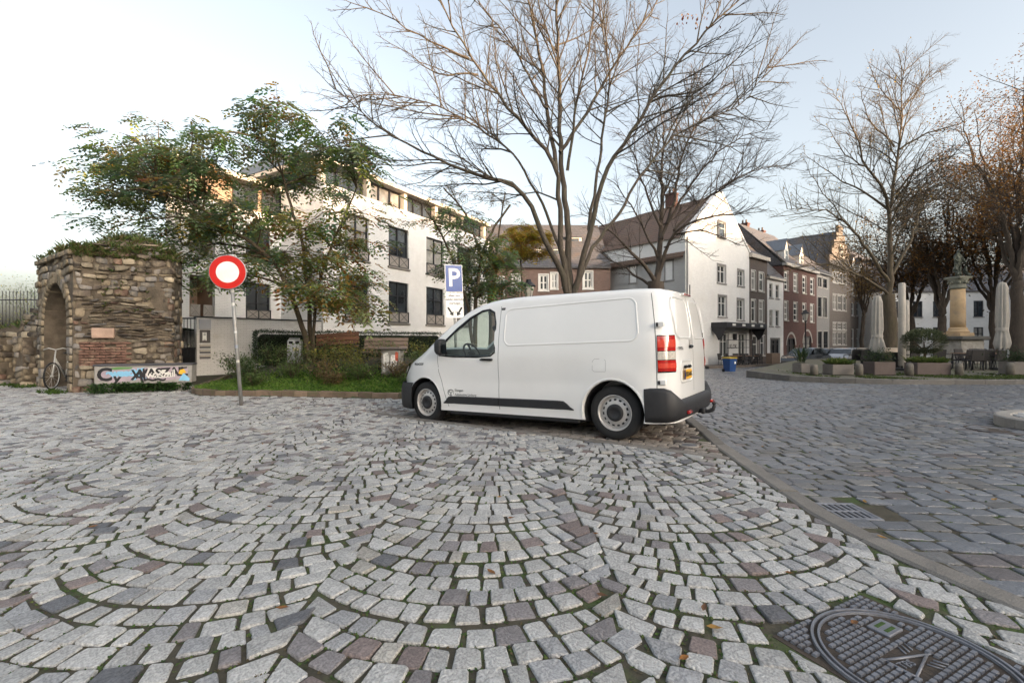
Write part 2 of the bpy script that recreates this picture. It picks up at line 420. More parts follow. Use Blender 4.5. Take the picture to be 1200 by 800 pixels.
# a line of stones along the kerb on the road side
yy = 1.3
while yy < 30:
    l = U(.2, .3)
    a0 = xk(yy) + KW + .008; a1 = xk(yy + l) + KW + .008
    if vis(a0, yy) and not (GR[2]-.16 < yy + l/2 < GR[3]+.12):
        road.append((ccw([(a0, yy + .007), (a0 + .13, yy + .007), (a1 + .13, yy + l - .007), (a1, yy + l - .007)]), bas_col(), 2))
    yy += l
def appar(c4):
    q = [((x / y), (-1.22 / y)) for x, y in c4]
    inside = any(abs(u) < 1.126 and v > -.751 for u, v in q)
    return abs(sum(q[i][0]*q[(i+1) % 4][1] - q[(i+1) % 4][0]*q[i][1] for i in range(4))) * (1 if inside else 0)
def lay(lst, sname, zfun, m, top, **kw):
    root = bpy.data.objects.new(sname, None); COL.objects.link(root); tag(root, kind='structure')
    lst.sort(key=lambda s: -appar(s[0])); rest = MB()
    for i, (c4, col, kind) in enumerate(lst):
        V, F, mm = sett(c4, zfun, **kw)
        if i < top:
            b = MB(); z0 = zfun(mm.x, mm.y); b.add([(v[0]-mm.x, v[1]-mm.y, v[2]-z0) for v in V], F, col, False)
            ob = b.build('sett', m, root); ob.location = (mm.x, mm.y, z0)
        else: rest.add(V, F, col, False)
    if rest.v: tag(rest.build('sett_field', m, root), kind='stuff')
    return root
lay(fan, 'fan_paving', zf, M_set, 300, inset=.006, dome=.002, round_=.16, jit=.009)
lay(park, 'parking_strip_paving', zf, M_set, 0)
lay(road, 'road_paving', zroad, M_set2, 300, inset=.009, dome=.003, round_=.15, jit=.012)

# ---------------------------------------------------------------- kerbs
M_kerb = mat('kerb_concrete', (0.185, 0.170, 0.152), 0.8, var=0.2, scale=5, bump=.5, bscale=90, speck=(160, .75, 1.2), obrand=.12)
kr = bpy.data.objects.new('road_kerb', None); COL.objects.link(kr); tag(kr, kind='structure')
def kerb_piece(parent, pts, wid, zt, zb, name='kerb_stone', m=M_kerb, ch=.02, side=1):
    """a kerb stone along pts (list of xy), of a width to the side, with a chamfered top"""
    mb = MB(); V = []; n = len(pts)
    for i, p in enumerate(pts):
        p = Vector(p); t = (Vector(pts[min(i+1, n-1)]) - Vector(pts[max(i-1, 0)])).normalized(); q = Vector((t.y, -t.x)) * side
        for a, z in ((0, zb), (0, zt(p.x, p.y) - ch*.6), (ch, zt(p.x, p.y)), (wid - ch, zt(p.x, p.y)), (wid, zt(p.x, p.y) - ch), (wid, zb)):
            zz = z if not callable(z) else z(p.x, p.y)
            V.append((p.x + q.x*a, p.y + q.y*a, zz))
    F = []
    for i in range(n - 1):
        for k in range(5): F.append((i*6+k, i*6+k+1, (i+1)*6+k+1, (i+1)*6+k))
    F += [(0,1,2,3,4,5)[::-1], tuple((n-1)*6+k for k in range(6))]
    if side < 0: F = [f[::-1] for f in F]
    mb.add([v for v in V], [f[::-1] for f in F])
    return mb.build(name, m, parent)
yy = 0.9
while yy < 14:
    l = U(.75, 1.05); pts = [(xk(yy + .006 + (l - .012) * k / 4), yy + .006 + (l - .012) * k / 4) for k in range(5)]
    dz = U(-.006, .006)
    kerb_piece(kr, pts, KW - U(0, .008), lambda x, y, dz=dz: gz(x, y) + .004 + dz, lambda x, y: gz(x, y) - .12, side=1); yy += l
# flush band beside the parked van
pb = bpy.data.objects.new('parking_edge', None); COL.objects.link(pb); tag(pb, kind='structure')
s = -2.2
while s < 4.2:
    l = U(.85, 1.0); a = VR + VN * BAND0 + VD * (s + .006); b = VR + VN * BAND0 + VD * (s + l - .006)
    if (a.x + b.x) / 2 < xk(a.y) - .1:
        kerb_piece(pb, [tuple(b), tuple(a)], BAND1 - BAND0, lambda x, y: gz(x, y) + .003, lambda x, y: gz(x, y) - .1, side=-1, ch=.008)
    s += l
# traffic island on the right
it = MB(); outl = []; N = 40
isl_in = []
for k in range(N):
    th = 2 * math.pi * k / N
    outl.append((ISL.x + ISR * math.sqrt(1.4) * math.cos(th), ISL.y + ISR / math.sqrt(1.6) * math.sin(th)))
ti = bpy.data.objects.new('traffic_island', None); COL.objects.link(ti); tag(ti, kind='structure')
M_lk = mat('pale_kerb_stone', (0.30, 0.275, 0.245), 0.75, var=.18, scale=5, bump=.4, bscale=80, speck=(150, .8, 1.15), obrand=.1)
for k in range(0, N, 4):
    pts = [outl[(k + i) % N] for i in range(5)]; c = Vector((ISL.x, ISL.y)); pts = [tuple(c + (Vector(p) - c) * 1.0) for p in pts]
    e = (Vector(pts[-1]) - Vector(pts[-2])).normalized() * .006; pts[-1] = tuple(Vector(pts[-1]) - e)
    kerb_piece(ti, pts[::-1], .20, lambda x, y: gz(x, y) + .10, lambda x, y: gz(x, y) - .15, m=M_lk, side=1, ch=.025)
isl_s = []
for i in range(-10, 11):
    for j in range(-9, 10):
        x, y = ISL.x + i * .14 + (j % 2) * .06, ISL.y + j * .12
        if (x - ISL.x) ** 2 / 1.4 + (y - ISL.y) ** 2 * 1.6 < (ISR - .26) ** 2:
            isl_s.append((ccw([(x-.063, y-.053), (x+.063, y-.053), (x+.063, y+.053), (x-.063, y+.053)]), gr_col(), 0))
r_ = MB()
for c4, col, k in isl_s:
    V, F, m_ = sett(c4, lambda x, y: gz(x, y) + .085); r_.add(V, F, col, True)
tag(r_.build('sett_field', M_set, ti), kind='stuff')
r_ = MB(); r_.prism([(ISL.x + (p[0]-ISL.x)*.93, ISL.y + (p[1]-ISL.y)*.93) for p in outl], -.2, .06 + gz(ISL.x, ISL.y)); r_.build('island_bed', M_soil, ti)

# ---------------------------------------------------------------- moss and small weeds in the joints
M_moss = mat('moss_leaf', (1, 1, 1), 0.7, attr=True, var=.2, scale=20, leaf=.3)
ms = MB(); near = [s for s in fan if s[0][0][1] < 5.0] ; nroad = [s for s in road if s[0][0][1] < 4.5]
for lst, prob, zfun in ((near, .8, zf), (nroad, .4, zroad)):
    for c4, _, _ in lst:
        for e in range(4):
            if rnd.random() > prob: continue
            a, b = Vector(c4[e]), Vector(c4[(e+1) % 4]); m = sum((Vector(p) for p in c4), Vector((0,0))) / 4
            nden = noise.noise(Vector((a.x * 1.1, a.y * 1.1, 3.0)))
            if nden < -.25 + U(-.2, .2): continue
            dist = m.y
            for q in range(1 if dist > 3 else rnd.randint(2, 5)):
                p = a.lerp(b, U(0, 1)); p = p + (p - m).normalized() * U(.002, .012)
                z = zfun(p.x, p.y) - .009; col = rnd.choice([(.05, .10, .018), (.075, .13, .022), (.04, .075, .018), (.10, .13, .03), (.11, .085, .04)])
                for l in range(3):
                    th = U(0, 6.28); L = U(.006, .015) * (1 if dist < 3 else 1.5); t = Vector((math.cos(th), math.sin(th), U(.15, .9))).normalized(); sd = Vector((-t.y, t.x, 0)).normalized() * L * .38
                    o = Vector((p.x, p.y, z)); ms.add([o, o + t*L*.55 + sd, o + t*L, o + t*L*.55 - sd], [(0,1,2,3)], col)
tag(ms.build('joint_moss', M_moss), 'tiny green weeds and moss growing in the paving joints', 'moss', kind='stuff')

# fallen leaves
M_dead = mat('dead_leaf', (1, 1, 1), .75, attr=True, var=.25, scale=30, leaf=.2)
for i in range(46):
    y = 1.4 + 8.0 * rnd.random() ** 1.4; x = U(-1.2, 1.2) * y
    if in_bed(x, y): continue
    onr = x > xk(y) + .2
    if not onr and vn(x, y) > -.1 and vt(x, y) < 4.6 and vt(x, y) > -1: continue
    z = (zroad(x, y) if onr else gz(x, y)) + .008; b = MB(); L = U(.018, .034); th = U(0, 6.28); c, s_ = math.cos(th), math.sin(th)
    col = rnd.choice([(.28, .12, .03), (.20, .09, .03), (.34, .19, .05), (.14, .07, .035)])
    sh = [(-L, 0, 0), (-L*.4, L*.42, .006), (L*.3, L*.38, .004), (L, 0, .009), (L*.3, -L*.4, .006), (-L*.4, -L*.45, .003), (0, 0, -.002)]
    b.add([(c*u - s_*v, s_*u + c*v, w_) for u, v, w_ in sh], [(0,6,1),(1,6,2),(2,6,3),(3,6,4),(4,6,5),(5,6,0)], col)
    ob = b.build('fallen_leaf', M_dead); ob.location = (x, y, z)
    tag(ob, 'small dry brown leaf lying on the dark road setts' if onr else 'small dry brown leaf lying on the pale fan paving', 'leaf', 'leaves on the road' if onr else 'leaves on the fan paving')
# ---------------------------------------------------------------- manhole cover
M_iron = mat('cast_iron', (0.20, 0.208, 0.235), 0.34, metal=.35, var=.2, scale=20, bump=.25, bscale=120, dirt=(.09, .07, .055), dscale=7, damt=.4)
M_irond = mat('cast_iron_recess', (0.058, 0.044, 0.034), 0.85, metal=.1, var=.4, scale=25, bump=.4, bscale=100, dirt=(.06, .045, .03), dscale=9, damt=.8)
mh = thing('manhole_cover', 'round studded cast iron manhole cover in a square frame among pale setts', 'manhole cover', (MHc.x, MHc.y, gz(MHc.x, MHc.y) + .002), math.atan2(MHd.y, MHd.x))
b = MB(); b.box(-MHs, MHs, -MHs, MHs, -.06, -.0095); b.build('frame', M_irond, mh)
RC = .318; fr = MB()
def stud(mb, x, y, w=.031, d=.0195, h=.0):
    b0 = .0028; mb.add([(x-w/2,y-d/2,-.012),(x+w/2,y-d/2,-.012),(x+w/2,y+d/2,-.012),(x-w/2,y+d/2,-.012),(x-w/2+b0,y-d/2+b0,h),(x+w/2-b0,y-d/2+b0,h),(x+w/2-b0,y+d/2-b0,h),(x-w/2+b0,y+d/2-b0,h)],
        [(4,5,6,7),(0,1,5,4),(1,2,6,5),(2,3,7,6),(3,0,4,7)])
cv = MB()
SQ = lambda x, y: (abs(x - .19) < .062 and abs(y + .11) < .05) or (abs(x + .19) < .062 and abs(y - .0) < .05)
plates = [(.13, .155), (-.13, -.155)]
for i in range(-10, 11):
    for j in range(-12, 13):
        x, y = i * .0375, j * .0275; r = math.hypot(abs(x) + .012, abs(y) + .008)
        if r < .292:
            if any(abs(x - a) < .062 and abs(y - c) < .048 for a, c in plates): continue
            if abs(x) < .11 and abs(y) < .075: continue
            stud(cv, x, y)
        elif math.hypot(max(0, abs(x) - .015), max(0, abs(y) - .01)) > .334 and abs(x) < MHs - .016 and abs(y) < MHs - .01: stud(fr, x, y)
tag(fr.build('frame_stud', M_iron, mh), kind='stuff')
disc = MB(); disc.lathe([(0, -.0085), (.325, -.0085)], 48, smooth=False); disc.build('cover_plate', M_irond, mh)
tag(cv.build('cover_stud', M_iron, mh), kind='stuff')
for nm, r0, r1 in (('outer_ring', .322, .336), ('inner_ring', .300, .312)):
    b = MB(); b.lathe([(r0, -.012), (r0+.002, .001), (r1-.002, .001), (r1, -.012)], 56, smooth=False); b.build(nm, M_iron, mh)
for a, c in plates:
    b = MB(); b.bbox(a - .056, a + .056, c - .042, c + .042, -.012, .001, .003); p = b.build('lifting_plate', M_iron, mh)
    for q in (-.018, .018):
        b = MB(); b.bbox(a - .034, a + .034, c + q - .009, c + q + .009, -.006, .0022, .002)
        b.build('moss_slot', mat('slot_moss', (.05, .10, .02), .9, var=.4, scale=60, bump=.8, bscale=150), p)
# maker's emblem: a funnel triangle with rays
b = MB(); TM = Matrix.Identity(4)
tri = [Vector((-.10, .055)), Vector((-.10, -.045)), Vector((.085, -.005))]
for i in range(3):
    p, q = tri[i], tri[(i+1) % 3]; b.tube([(p.x, p.y, -.006), (q.x, q.y, -.006)], .0055, 6)
for q in (.02, .045, .07):
    b.tube([(q, .035, -.007), (q + .02, .068, -.007)], .0035, 5); b.tube([(q, -.03, -.007), (q + .02, -.07, -.007)], .0035, 5)
b.tube([(.085, -.005, -.006), (.115, -.012, -.006)], .004, 5)
vs_, fs = text_mesh('TBS', .045, Matrix.Translation((-.05, .004, -.007)) @ Matrix.Rotation(R(-8), 4, 'Z'), .003); b.add(vs_, fs)
b.build('emblem', M_iron, mh)
# ---------------------------------------------------------------- drain grate
gzr = zroad(2.48, 3.4)
dg_ = thing('drain_grate', 'rectangular iron street drain grate beside the kerb', 'drain grate', ((GR[0]+GR[1])/2, (GR[2]+GR[3])/2, gzr - .002), R(-3))
hw, hd = (GR[1]-GR[0])/2, (GR[3]-GR[2])/2
b = MB(); b.box(-hw+.02, hw-.02, -hd+.02, hd-.02, -.30, -.0062); b.build('gully_shade', mat('gully_shade_black', (.01, .01, .01), .9, var=0), dg_)  # solid block under the bars, the pit's shade put into its near-black colour
b = MB()
for x0, x1, y0, y1 in ((-hw, hw, -hd, -hd+.03), (-hw, hw, hd-.03, hd), (-hw, -hw+.03, -hd+.03, hd-.03), (hw-.03, hw, -hd+.03, hd-.03)): b.bbox(x0, x1, y0, y1, -.05, .003, .004)
b.build('frame', M_iron, dg_)
b = MB(); b.bbox(-hw+.031, hw-.031, -.012, .012, -.03, .001, .003); b.build('crossbar', M_iron, dg_)
for i in range(7):
    x = -hw + .045 + i * (2*hw - .09) / 6
    b = MB(); b.bbox(x-.012, x+.012, -hd+.031, -.013, -.03, 0, .003); b.bbox(x-.012, x+.012, .013, hd-.031, -.03, 0, .003); b.build('bar', M_iron, dg_)
# ---------------------------------------------------------------- small round valve cover by the van's tail
p = Vector((2.08, 5.35)); vc = thing('valve_cover', 'small round pale valve cover set in the stones behind the van', 'valve cover', (p.x, p.y, gz(p.x, p.y)))
b = MB(); b.lathe([(.115, -.03), (.115, .007), (.108, .010), (.088, .010), (.085, .004), (0, .004)], 28, smooth=False); b.build('rim', M_lk, vc)
b = MB(); b.lathe([(.080, 0), (.078, .010), (0, .012)], 24, smooth=False); b.build('lid', M_iron, vc)
# weathered bollard-less round cover on the right road
p = Vector((6.95, 6.5)); vc = thing('round_road_cover', 'round iron cover sunk in dark setts beside the island kerb', 'manhole cover', (p.x, p.y, zroad(p.x, p.y)))
b = MB(); b.lathe([(.36, -.05), (.36, .006), (.34, .008), (.325, .0), (0, .0)], 36, smooth=False); b.build('cover_plate', M_irond, vc)
b = MB(); b.lathe([(.30, -.01), (.30, .007), (.285, .007), (.285, -.01)], 36, smooth=False); b.build('raised_ring', M_iron, vc)
# ---------------------------------------------------------------- delivery van
# local frame: x from the tail (0) to the nose (4.96), y to the van's left (towards the camera is +y after placing), z up
M_paint = mat('white_van_paint', (0.82, 0.81, 0.79), 0.3, var=.03, scale=2, coat=1.0, spec=.5)
M_blk = mat('black_plastic', (0.018, 0.018, 0.02), 0.55, var=.15, scale=12, bump=.12, bscale=300)
M_gloss = mat('gloss_black', (0.01, 0.01, 0.011), 0.12, var=0)
M_rub = mat('tyre_rubber', (0.016, 0.016, 0.017), 0.82, var=.2, scale=14, bump=.15, bscale=120)
M_steel = mat('steel_wheel', (0.52, 0.50, 0.48), 0.36, metal=.25, var=.1, scale=16)
M_int = mat('cab_interior', (0.028, 0.029, 0.032), 0.7, var=.1)
M_seam = mat('panel_gap', (0.05, 0.05, 0.05), 0.8, var=0)
M_glass = glass('cab_glass', (0.80, 0.88, 0.85))
M_red = mat('tail_lens_red', (0.42, 0.012, 0.010), 0.10, var=.25, scale=30, coat=.8)
M_redl = mat('tail_lens_light_red', (0.62, 0.06, 0.035), 0.10, var=.2, scale=40, coat=.8)
M_clr = mat('lens_clear', (0.55, 0.50, 0.44), 0.08, var=.3, scale=40, coat=.8)
M_yel = mat('plate_yellow', (0.80, 0.42, 0.02), 0.35, var=.05)
M_blu = mat('plate_blue', (0.012, 0.03, 0.16), 0.4, var=0)
M_mir = mat('mirror_glass', (0.8, 0.8, 0.8), 0.03, metal=1, var=0)
M_ink = mat('black_lettering', (0.012, 0.012, 0.013), 0.5, var=0)
L = 4.96; RX = .055
TOPP = [(RX, 1.83), (.17, 1.865), (.5, 1.885), (1.4, 1.915), (2.3, 1.945), (2.7, 1.928), (3.0, 1.872), (3.25, 1.772), (3.6, 1.56), (3.95, 1.335), (4.12, 1.222), (4.25, 1.16), (4.5, 1.055), (4.68, .975), (4.80, .885), (4.89, .77), (4.94, .66), (4.96, .58)]
WP = [(RX, .60), (RX+.012, .70), (RX+.035, .78), (RX+.075, .845), (RX+.13, .89), (RX+.20, .922), (RX+.28, .942), (.42, .951), (.9, .957), (3.3, .957), (3.8, .950), (4.15, .925), (4.42, .875), (4.62, .800), (4.78, .700), (4.88, .600), (4.94, .50), (4.96, .44)]
itp = lambda T, x: float(np.interp(x, [p[0] for p in T], [p[1] for p in T]))
def smooth_itp(T, x, h=.05): return (itp(T, x - h) + itp(T, x) * 2 + itp(T, x + h)) / 4 if .35 < x < 4.9 else itp(T, x)
Z0 = .235
def hw_(x, z):
    """half width of the body at a height"""
    w = smooth_itp(WP, x); y = w
    if z > .98: y -= .115 * ((z - .98) / .80) ** 1.55
    if z < .62: y -= .018 * ((.62 - z) / .4) ** 2
    # two pressed flanks: light hollow between the belt and the sill
    if .6 < x < 4.4: y -= .010 * math.exp(-((z - .70) / .10) ** 2)
    # swollen wheel arches
    for ax in (.80, 4.08):
        r = math.hypot(x - ax, z - .36); y += .016 * math.exp(-((r - .42) / .12) ** 2) + .008 * sstep(.66, .585, r)
    return y
def xs(x, z):                    # tail leans forward towards the roof
    k = max(0, 1 - x / .6); return x + k * (.10 * max(0, (z - 1.0) / .85) ** 2 + .02 * max(0, (.9 - z)))
def section(x):
    zt = smooth_itp(TOPP, x); P = []
    rc = .13 if x < 3.4 else .13 + .05 * sstep(3.4, 4.3, x)
    zs_top = zt - rc
    zs = [Z0, .30, .36, .44, .52, .60, .66, .70, .75, .82, .90, .98, 1.06, 1.16, 1.28, 1.40, 1.52, 1.64, 1.70]
    k = len(zs); lo = Z0
    ref = zs[-1]
    col = [lo + (z - lo) * (zs_top - lo) / (ref - lo) for z in zs] if zs_top < ref else zs[:-1] + [zs_top]
    ptsl = [(hw_(x, z), z) for z in col]
    y1 = ptsl[-1][0]; 
    for a in (22, 45, 68, 84):
        ptsl.append((y1 - rc * .95 * (1 - math.cos(R(a))), zs_top + rc * .86 * math.sin(R(a))))
    yc = ptsl[-1][0]
    for f in (.75, .45, .15): ptsl.append((yc * f, ptsl[-1][1] if False else zs_top + rc * .86 + (zt - zs_top - rc * .86) * (1 - f * f)))
    return ptsl
XS = [RX, RX+.012, RX+.035, RX+.075, RX+.13, RX+.20, RX+.28, .42, .52, .62, .72, .80, .9, 1.0, 1.1, 1.2, 1.35, 1.6, 1.9, 2.2, 2.45, 2.6, 2.75, 2.9, 3.05, 3.2, 3.35, 3.5, 3.62, 3.72, 3.82, 3.92, 4.0, 4.08, 4.16, 4.25, 4.35, 4.45, 4.55, 4.64, 4.72, 4.79, 4.85, 4.90, 4.94, 4.96]
def loft(shrink=0.0, x0=-1, x1=9):
    mb = MB(); V = []; st = [x for x in XS if x0 <= x <= x1]; n = None
    for x in st:
        s = section(x)
        if shrink: s = [(max(.02, y - shrink), (z - shrink if z > .9 else z)) for y, z in s]
        ring = [(y, z) for y, z in s] + [(-y, z) for y, z in s[::-1]]
        n = len(ring); V += [(xs(x, z), y, z) for y, z in ring]
    F = []
    for i in range(len(st) - 1):
        for k in range(n): F.append((i*n+k, (i+1)*n+k, (i+1)*n+(k+1) % n, i*n+(k+1) % n))
    for k in range(n//2 - 1):
        q = (k, k+1, n-2-k, n-1-k); e = (len(st)-1)*n; F += [q, tuple(e + i for i in q)[::-1]]
    mb.add(V, F); return mb
VANC = VR + VN * .905 - VD * .80       # tail centre line on the ground
zr_, zf_ = gz(VR.x, VR.y), gz(VF.x, VF.y)
van = thing('delivery_van', 'white panel delivery van parked on the cobbles with a yellow rear plate', 'van', (VANC.x, VANC.y, zr_ + .004 + .80 * (zr_ - zf_) / 3.28))
van.rotation_mode = 'XYZ'; van.rotation_euler = (0, math.asin((zr_ - zf_) / 3.28), math.atan2(VD.y, VD.x))
# after this rotation the van's +y (left) side points at the camera if VN is on its right
SIDE = 1 if Vector((-VD.y, VD.x)).dot(-VN) > 0 else -1
body = loft().build('body', M_paint, van)
def boolean(ob, cutter, op='DIFFERENCE'):
    md = ob.modifiers.new('b', 'BOOLEAN'); md.operation = op; md.object = cutter; md.solver = 'EXACT'
    dg = bpy.context.evaluated_depsgraph_get(); me = bpy.data.meshes.new_from_object(ob.evaluated_get(dg)); ob.modifiers.clear()
    old = ob.data; ob.data = me; bpy.data.meshes.remove(old); bpy.data.objects.remove(cutter)
def cutter(mb):
    o = mb.build('c', M_int); o.parent = van; return o
XZ = Matrix(((1,0,0,0),(0,0,1,0),(0,1,0,0),(0,0,0,1)))   # (a,b,h) -> x=a, y=h, z=b
def fixn(o):
    bm = bmesh.new(); bm.from_mesh(o.data); bmesh.ops.recalc_face_normals(bm, faces=bm.faces); bm.to_mesh(o.data); bm.free(); return o
fixn(body)
for ax in (.80, 4.08):
    c = MB(); out = [(ax + 0.398 * math.cos(2*math.pi*k/40), .345 + 0.398 * math.sin(2*math.pi*k/40)) for k in range(40)]
    for sg in (1, -1):
        c = MB(); c.prism(out, sg * .58, sg * 1.2, M=XZ); boolean(body, fixn(cutter(c))); print('BODY', len(body.data.vertices))
# cab cavity: an inset copy of the cab
cab = loft(.045, 2.45, 4.36); co_ = fixn(cutter(cab))
low = MB(); low.box(2.3, 4.6, -1.2, 1.2, -.2, .805); boolean(co_, fixn(cutter(low))); boolean(body, co_); print('BODY', len(body.data.vertices))
WIN = [(2.62, 1.13), (2.62, 1.55), (2.66, 1.71), (2.76, 1.765), (2.90, 1.75), (3.12, 1.655), (3.35, 1.51), (3.55, 1.37), (3.68, 1.255), (3.73, 1.17), (3.71, 1.105), (3.40, 1.085), (2.95, 1.075), (2.70, 1.08)]
for y0_, y1_ in ((.42, 1.3), (-1.3, -.42)):
    c = MB(); c.prism(WIN, y0_, y1_, M=XZ); boolean(body, fixn(cutter(c))); print('BODY', len(body.data.vertices))
# windscreen opening
ws = [(3.10, 1.90), (4.30, 1.17), (4.06, 1.02), (2.96, 1.70)]
WSO = [(3.05, 1.715), (3.05, 2.1), (4.5, 2.1), (4.5, 1.17), (4.11, 1.17)]
c = MB(); V = []
for z_, (xa, ya), in ((0, (0, 0)),): pass
wsv = [(3.06, .60, 1.60), (3.06, -.60, 1.60), (4.10, -.70, 1.0), (4.10, .70, 1.0)]
up = Vector((.50, 0, .86))
A_ = [Vector((3.08, .66, 1.84)), Vector((3.08, -.66, 1.84)), Vector((4.10, -.76, 1.237)), Vector((4.10, .76, 1.237))]
c.add([p - up * .25 for p in A_] + [p + up * .35 for p in A_], [(0,1,2,3),(4,7,6,5),(0,4,5,1),(1,5,6,2),(2,6,7,3),(3,7,4,0)])
boolean(body, fixn(cutter(c))); print('BODY', len(body.data.vertices))
body.data.materials.clear(); body.data.materials.append(M_paint)
body.data.shade_smooth(); body.data.set_sharp_from_angle(angle=R(32))
# glazing
def side_pt(x, z, off=0.0): return Vector((x, SIDE * (hw_(x, z) + off), z))
def inset_poly(P, d):
    c = Vector((sum(p[0] for p in P) / len(P), sum(p[1] for p in P) / len(P))); return [tuple(Vector(p) + (Vector(p) - c).normalized() * d) for p in P]
def face_poly(mb, P, off, sd=1, th=.004, col=None):
    c = (sum(p[0] for p in P) / len(P), sum(p[1] for p in P) / len(P)); n = len(P)
    V = [(x, sd * (hw_(x, z) + off), z) for x, z in P] + [(c[0], sd * (hw_(*c) + off), c[1])]
    V += [(x, sd * (hw_(x, z) + off - th), z) for x, z in P]
    F = [(i, (i+1) % n, n) for i in range(n)] + [(i, n+1+i, n+1+(i+1) % n, (i+1) % n) for i in range(n)]
    mb.add(V, F, col)
for sd in (SIDE, -SIDE):
    b = MB(); P = inset_poly(WIN, .012); cx = sum(p[0] for p in P)/len(P); cz = sum(p[1] for p in P)/len(P)
    b.add([(x, sd * (hw_(x, z) - .022), z) for x, z in P] + [(cx, sd * (hw_(cx, cz) - .022), cz)], [(i, (i+1) % len(P), len(P)) for i in range(len(P))])
    b.build('side_window', M_glass, van, smooth=True)
    # black rubber surround
    b = MB(); n = len(WIN); P2 = inset_poly(WIN, .026); P1 = inset_poly(WIN, -.016)
    V = [(x, sd * (hw_(x, z) + .003), z) for x, z in P2] + [(x, sd * (hw_(x, z) + .004), z) for x, z in WIN] + [(x, sd * (hw_(x, z) - .018), z) for x, z in P1]
    b.add(V, [(r*n+i, r*n+(i+1) % n, (r+1)*n+(i+1) % n, (r+1)*n+i) for r in (0, 1) for i in range(n)]); b.build('window_seal', M_gloss, van)
b = MB(); b.add([p - up * .012 for p in [A_[0], A_[1], A_[2], A_[3]]], [(0,1,2,3)]); 
wsb = MB(); G = 8
for i in range(G + 1):
    for j in range(G + 1):
        t, u = i / G, j / G; x = 3.04 + 1.10 * t; yw = (.68 + .10 * t) * (2*u - 1); zc = smooth_itp(TOPP, x) - .02 - .055 * (2*u - 1) ** 2
        wsb.v.append((x, yw, zc))
wsb.add([], [])
for i in range(G):
    for j in range(G):
        a = i*(G+1)+j; wsb.f.append((a, a+1, a+G+2, a+G+1)); wsb.c.append(None); wsb.m.append(0); wsb.sm.append(True)
wsb.build('windscreen', M_glass, van)
# interior
b = MB(); b.bbox(3.55, 4.05, -.80, .80, .75, 1.10, .06); b.bbox(3.42, 3.62, -.62, -.2, .95, 1.13, .05); b.build('dashboard', M_int, van)
for sy in (.48, -.05, -.50):
    st = empty_child('seat', van); b = MB(); b.bbox(2.72, 3.20, sy - .21, sy + .21, .72, .86, .04); b.build('cushion', M_int, st)
    b = MB(); b.bbox(-.07, .07, sy - .21, sy + .21, 0, .50, .05, M=Matrix.Translation((2.72, 0, .84)) @ Matrix.Rotation(R(-12), 4, 'Y')); b.build('backrest', M_int, st)
b = MB(); TW = Matrix.Translation((3.44, SIDE * .46, 1.12)) @ Matrix.Rotation(R(-62), 4, 'Y')
b.tube([TW @ Vector((.185 * math.cos(a*math.pi/12), .185 * math.sin(a*math.pi/12), 0)) for a in range(25)], .016, 6, cap=False)
b.tube([TW @ Vector((-.18, 0, 0)), TW @ Vector((.18, 0, 0))], .018, 6); b.lathe([(0, -.05), (.06, -.04), (.06, .01), (0, .02)], 12, M=TW); b.build('steering_wheel', M_blk, van)
b = MB(); b.bbox(2.45, 2.53, -.85, .85, .62, 1.78, .01); b.build('bulkhead', mat('bulkhead_grey', (.10, .10, .105), .8, var=.05), van)
b = MB(); b.bbox(3.22, 3.28, -.12, .12, 1.50, 1.58, .02); b.tube([(3.24, 0, 1.58), (3.26, 0, 1.70)], .014, 6); b.build('interior_mirror', M_blk, van)
# side strips, seams, pressed panels, flap
def strip(mb, pts, wdt, off, sd=SIDE, closed=False):
    """flat strip following the flank; pts in (x,z)"""
    n = len(pts); V = []
    for i, p in enumerate(pts):
        p = Vector(p); a = Vector(pts[(i-1) % n] if closed else pts[max(i-1, 0)]); c_ = Vector(pts[(i+1) % n] if closed else pts[min(i+1, n-1)])
        t = (c_ - a).normalized(); q = Vector((-t.y, t.x)) * wdt / 2
        for s_ in (1, -1):
            e = p + q * s_; V.append((xs(e.x, e.y), sd * (hw_(e.x, e.y) + off), e.y))
    F = [(2*i, 2*((i+1) % n), 2*((i+1) % n)+1, 2*i+1) for i in range(n if closed else n-1)]
    mb.add(V, F)
def dense(pts, step=.04, closed=False):
    out = []; m = len(pts)
    for i in range(m if closed else m-1):
        a, c_ = Vector(pts[i]), Vector(pts[(i+1) % m]); k = max(1, int((c_-a).length / step))
        for j in range(k): out.append(tuple(a.lerp(c_, j/k)))
    if not closed: out.append(tuple(pts[-1]))
    return out
